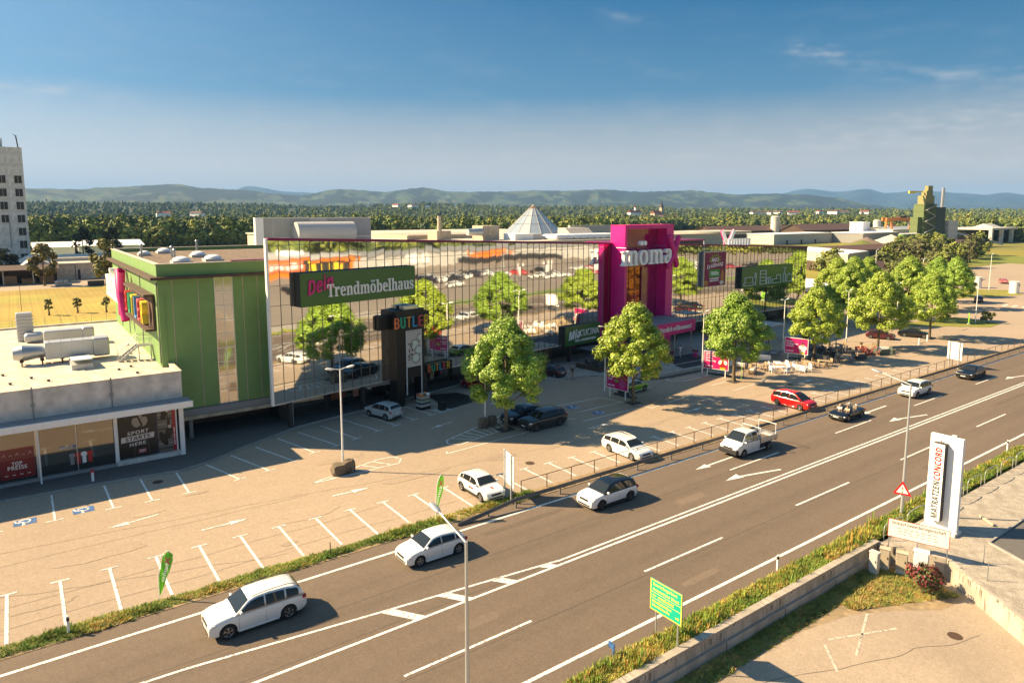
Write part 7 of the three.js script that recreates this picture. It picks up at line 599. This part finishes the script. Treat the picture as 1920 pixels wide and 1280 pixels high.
pergola(92.5, -63.6, 4, 3.4, 2.6, fm.red, mat.white, 'white-slatted pergola with lounge under the mirror front'); pergola(98.5, -64.6, 4, 3.2, 2.5, mat.greyL, mat.greyL, 'grey pergola farther along under the mirror front'); pergola(96.5, -55, 4.2, 3.4, 2.6, fm.gry, fm.grn, 'dark flat-roofed pergola among the display furniture');
{ const t = thing('wire_cage', 'empty wire trolley cage beside the second billboard', 'cage', [73.6, 0, -51.5]); for (const [x, z] of [[-1.3, -.8], [1.3, -.8], [-1.3, .8], [1.3, .8]]) mesh('post', bx(x - .03, x + .03, 0, 2.1, z - .03, z + .03), mat.rust, t); const w = []; for (let k = 0; k < 9; k++) for (const z of [-.8, .8]) { w.push(bar([-1.3, .2 + k * .23, z], [1.3, .2 + k * .23, z], .012, 3), bar([-1.3 + k * .32, .1, z], [-1.3 + k * .32, 2.1, z], .012, 3)); } mesh('wire_mesh', w, mat.rust, t, 'stuff'); const b = thing('tree_stake', 'thin yellow-green stake beside the second billboard tree', 'stake', [71.2, 0, -50.2]); mesh('stake', cy(.03, .03, 2.6, 0, 0, 0, 6), mat.lime, b); }
{ // restaurant terrace
  const t = thing('parasol', 'large dark grey parasol over the restaurant terrace', 'parasol', [62.6, .115, -65.4]); mesh('pole', cy(.06, .05, 2.9, 0, 0, 0, 8), mat.steel, t); const P = [[-2.6, -2.6], [2.6, -2.6], [2.6, 2.6], [-2.6, 2.6]]; P.forEach((p, i) => { const q = P[(i + 1) % 4], g = new THREE.BufferGeometry(); g.setAttribute('position', new THREE.Float32BufferAttribute([p[0], 2.35, p[1], q[0], 2.35, q[1], 0, 3.1, 0], 3)); g.setAttribute('uv', new THREE.Float32BufferAttribute([0, 0, 1, 0, .5, 1], 2)); g.computeVertexNormals(); mesh('canopy_panel', g, M([.09, .10, .11], .9), t); }); mesh('foot', rbx(-.4, .4, 0, .12, -.4, .4, .03, 1), mat.grey, t);
  const f = thing('terrace_fence', 'low dark fence round the restaurant terrace', 'fence'); for (const [a, b] of [[[59.6, -63], [66.4, -62.6]], [[59.6, -63], [59, -67]]]) { const n = 6; for (let k = 0; k <= n; k++) mesh('post', cy(.025, .025, 1.05, lerp(a[0], b[0], k / n), .115, lerp(a[1], b[1], k / n), 6), mat.dark, f); mesh('rail', bar([a[0], 1.15, a[1]], [b[0], 1.15, b[1]], .025, 5), mat.dark, f); mesh('panel', beam([a[0], .45, a[1]], [b[0], .45, b[1]], .03, .55), mat.brown, f); } settle(f); [[61, -64.4], [63.6, -64], [65.4, -65.4], [61.4, -66.6], [64, -66.8]].forEach(([x, z], i) => { const o = table(fm.gry, .8, .8); o.name = numbered('bistro_table'); scene.add(o); o.position.set(x, .115, z); tag(o, `small grey bistro table on the terrace, ${['front left', 'front middle', 'front right', 'back left', 'back right'][i]}`, 'table', 'tables on the restaurant terrace'); for (const s of [-1, 1]) { const c = chair(fm.blk, fm.blk); c.name = numbered('bistro_chair'); scene.add(c); c.position.set(x + s * .7, .115, z); c.rotation.y = s > 0 ? PI : 0; tag(c, 'dark bistro chair at a small terrace table under the parasol', 'chair', 'chairs on the restaurant terrace'); } }); }
{ // goods in front of the black tower
  const t = thing('display_stack', 'tall display stack of crates with cushions before black tower', 'display', [33.6, 0, -62.2], .15); [[.62, .25, mat.black], [.6, .3, mat.greyL], [.64, .12, mat.black], [.58, .32, M([.35, .4, .33], .7)], [.62, .08, mat.dark], [.55, .3, M([.5, .42, .36], .7)]].reduce((y, [w, h, m]) => (mesh('crate', rbx(-w, w, y, y + h, -w * .8, w * .8, .03, 1), m, t), y + h + .002), .02); for (let k = 0; k < 6; k++) { const g = new THREE.SphereGeometry(.26, 10, 8); g.scale(1, .6, .8); mesh('cushion', clean(g).translate(-.42 + (k % 3) * .42, 1.52, k < 3 ? .25 : -.25), [mat.orange, fm.grn, mat.white, M([.35, .12, .08], .8), mat.greyL, mat.orange][k], t); } const b = thing('litter_bin', 'black square bin on pale base before black tower', 'bin', [34.9, 0, -60.5], .2); mesh('body', rbx(-.33, .33, .03, .95, -.33, .33, .03, 1), mat.black, b); mesh('label', bx(.334, .34, .6, .85, -.15, .15), mat.white, b); mesh('base', bx(-.9, .8, 0, .03, -.7, .7), mat.greyL, b);
  for (const [x, z, c, l] of [[71.4, -63.8, mat.pink, 'pink flower tub left of the entrance'], [73.4, -63.4, mat.red, 'red flower tub before the entrance doors'], [77.2, -62.2, mat.pink, 'pink flower tub right of the entrance']]) { const p = thing('flower_tub', l, 'planter', [x, .115, z]); mesh('tub', cy(.3, .38, .5, 0, 0, 0, 12), c, p); mesh('flowers', leafCards(160, 900 + Math.round(x), crownShape(.6, .4, 1.3, 7, 8, .5), .09, q => { const k = .6 + .6 * q(); return q() < .6 ? [.45 * k, .06 * k, .16 * k] : [.08 * k, .12 * k, .03 * k]; }), leafD, p); } }
scene.fog = new THREE.FogExp2(new THREE.Color().setRGB(.25, .52, .98), 7e-5);
renderer.render(scene, camera);
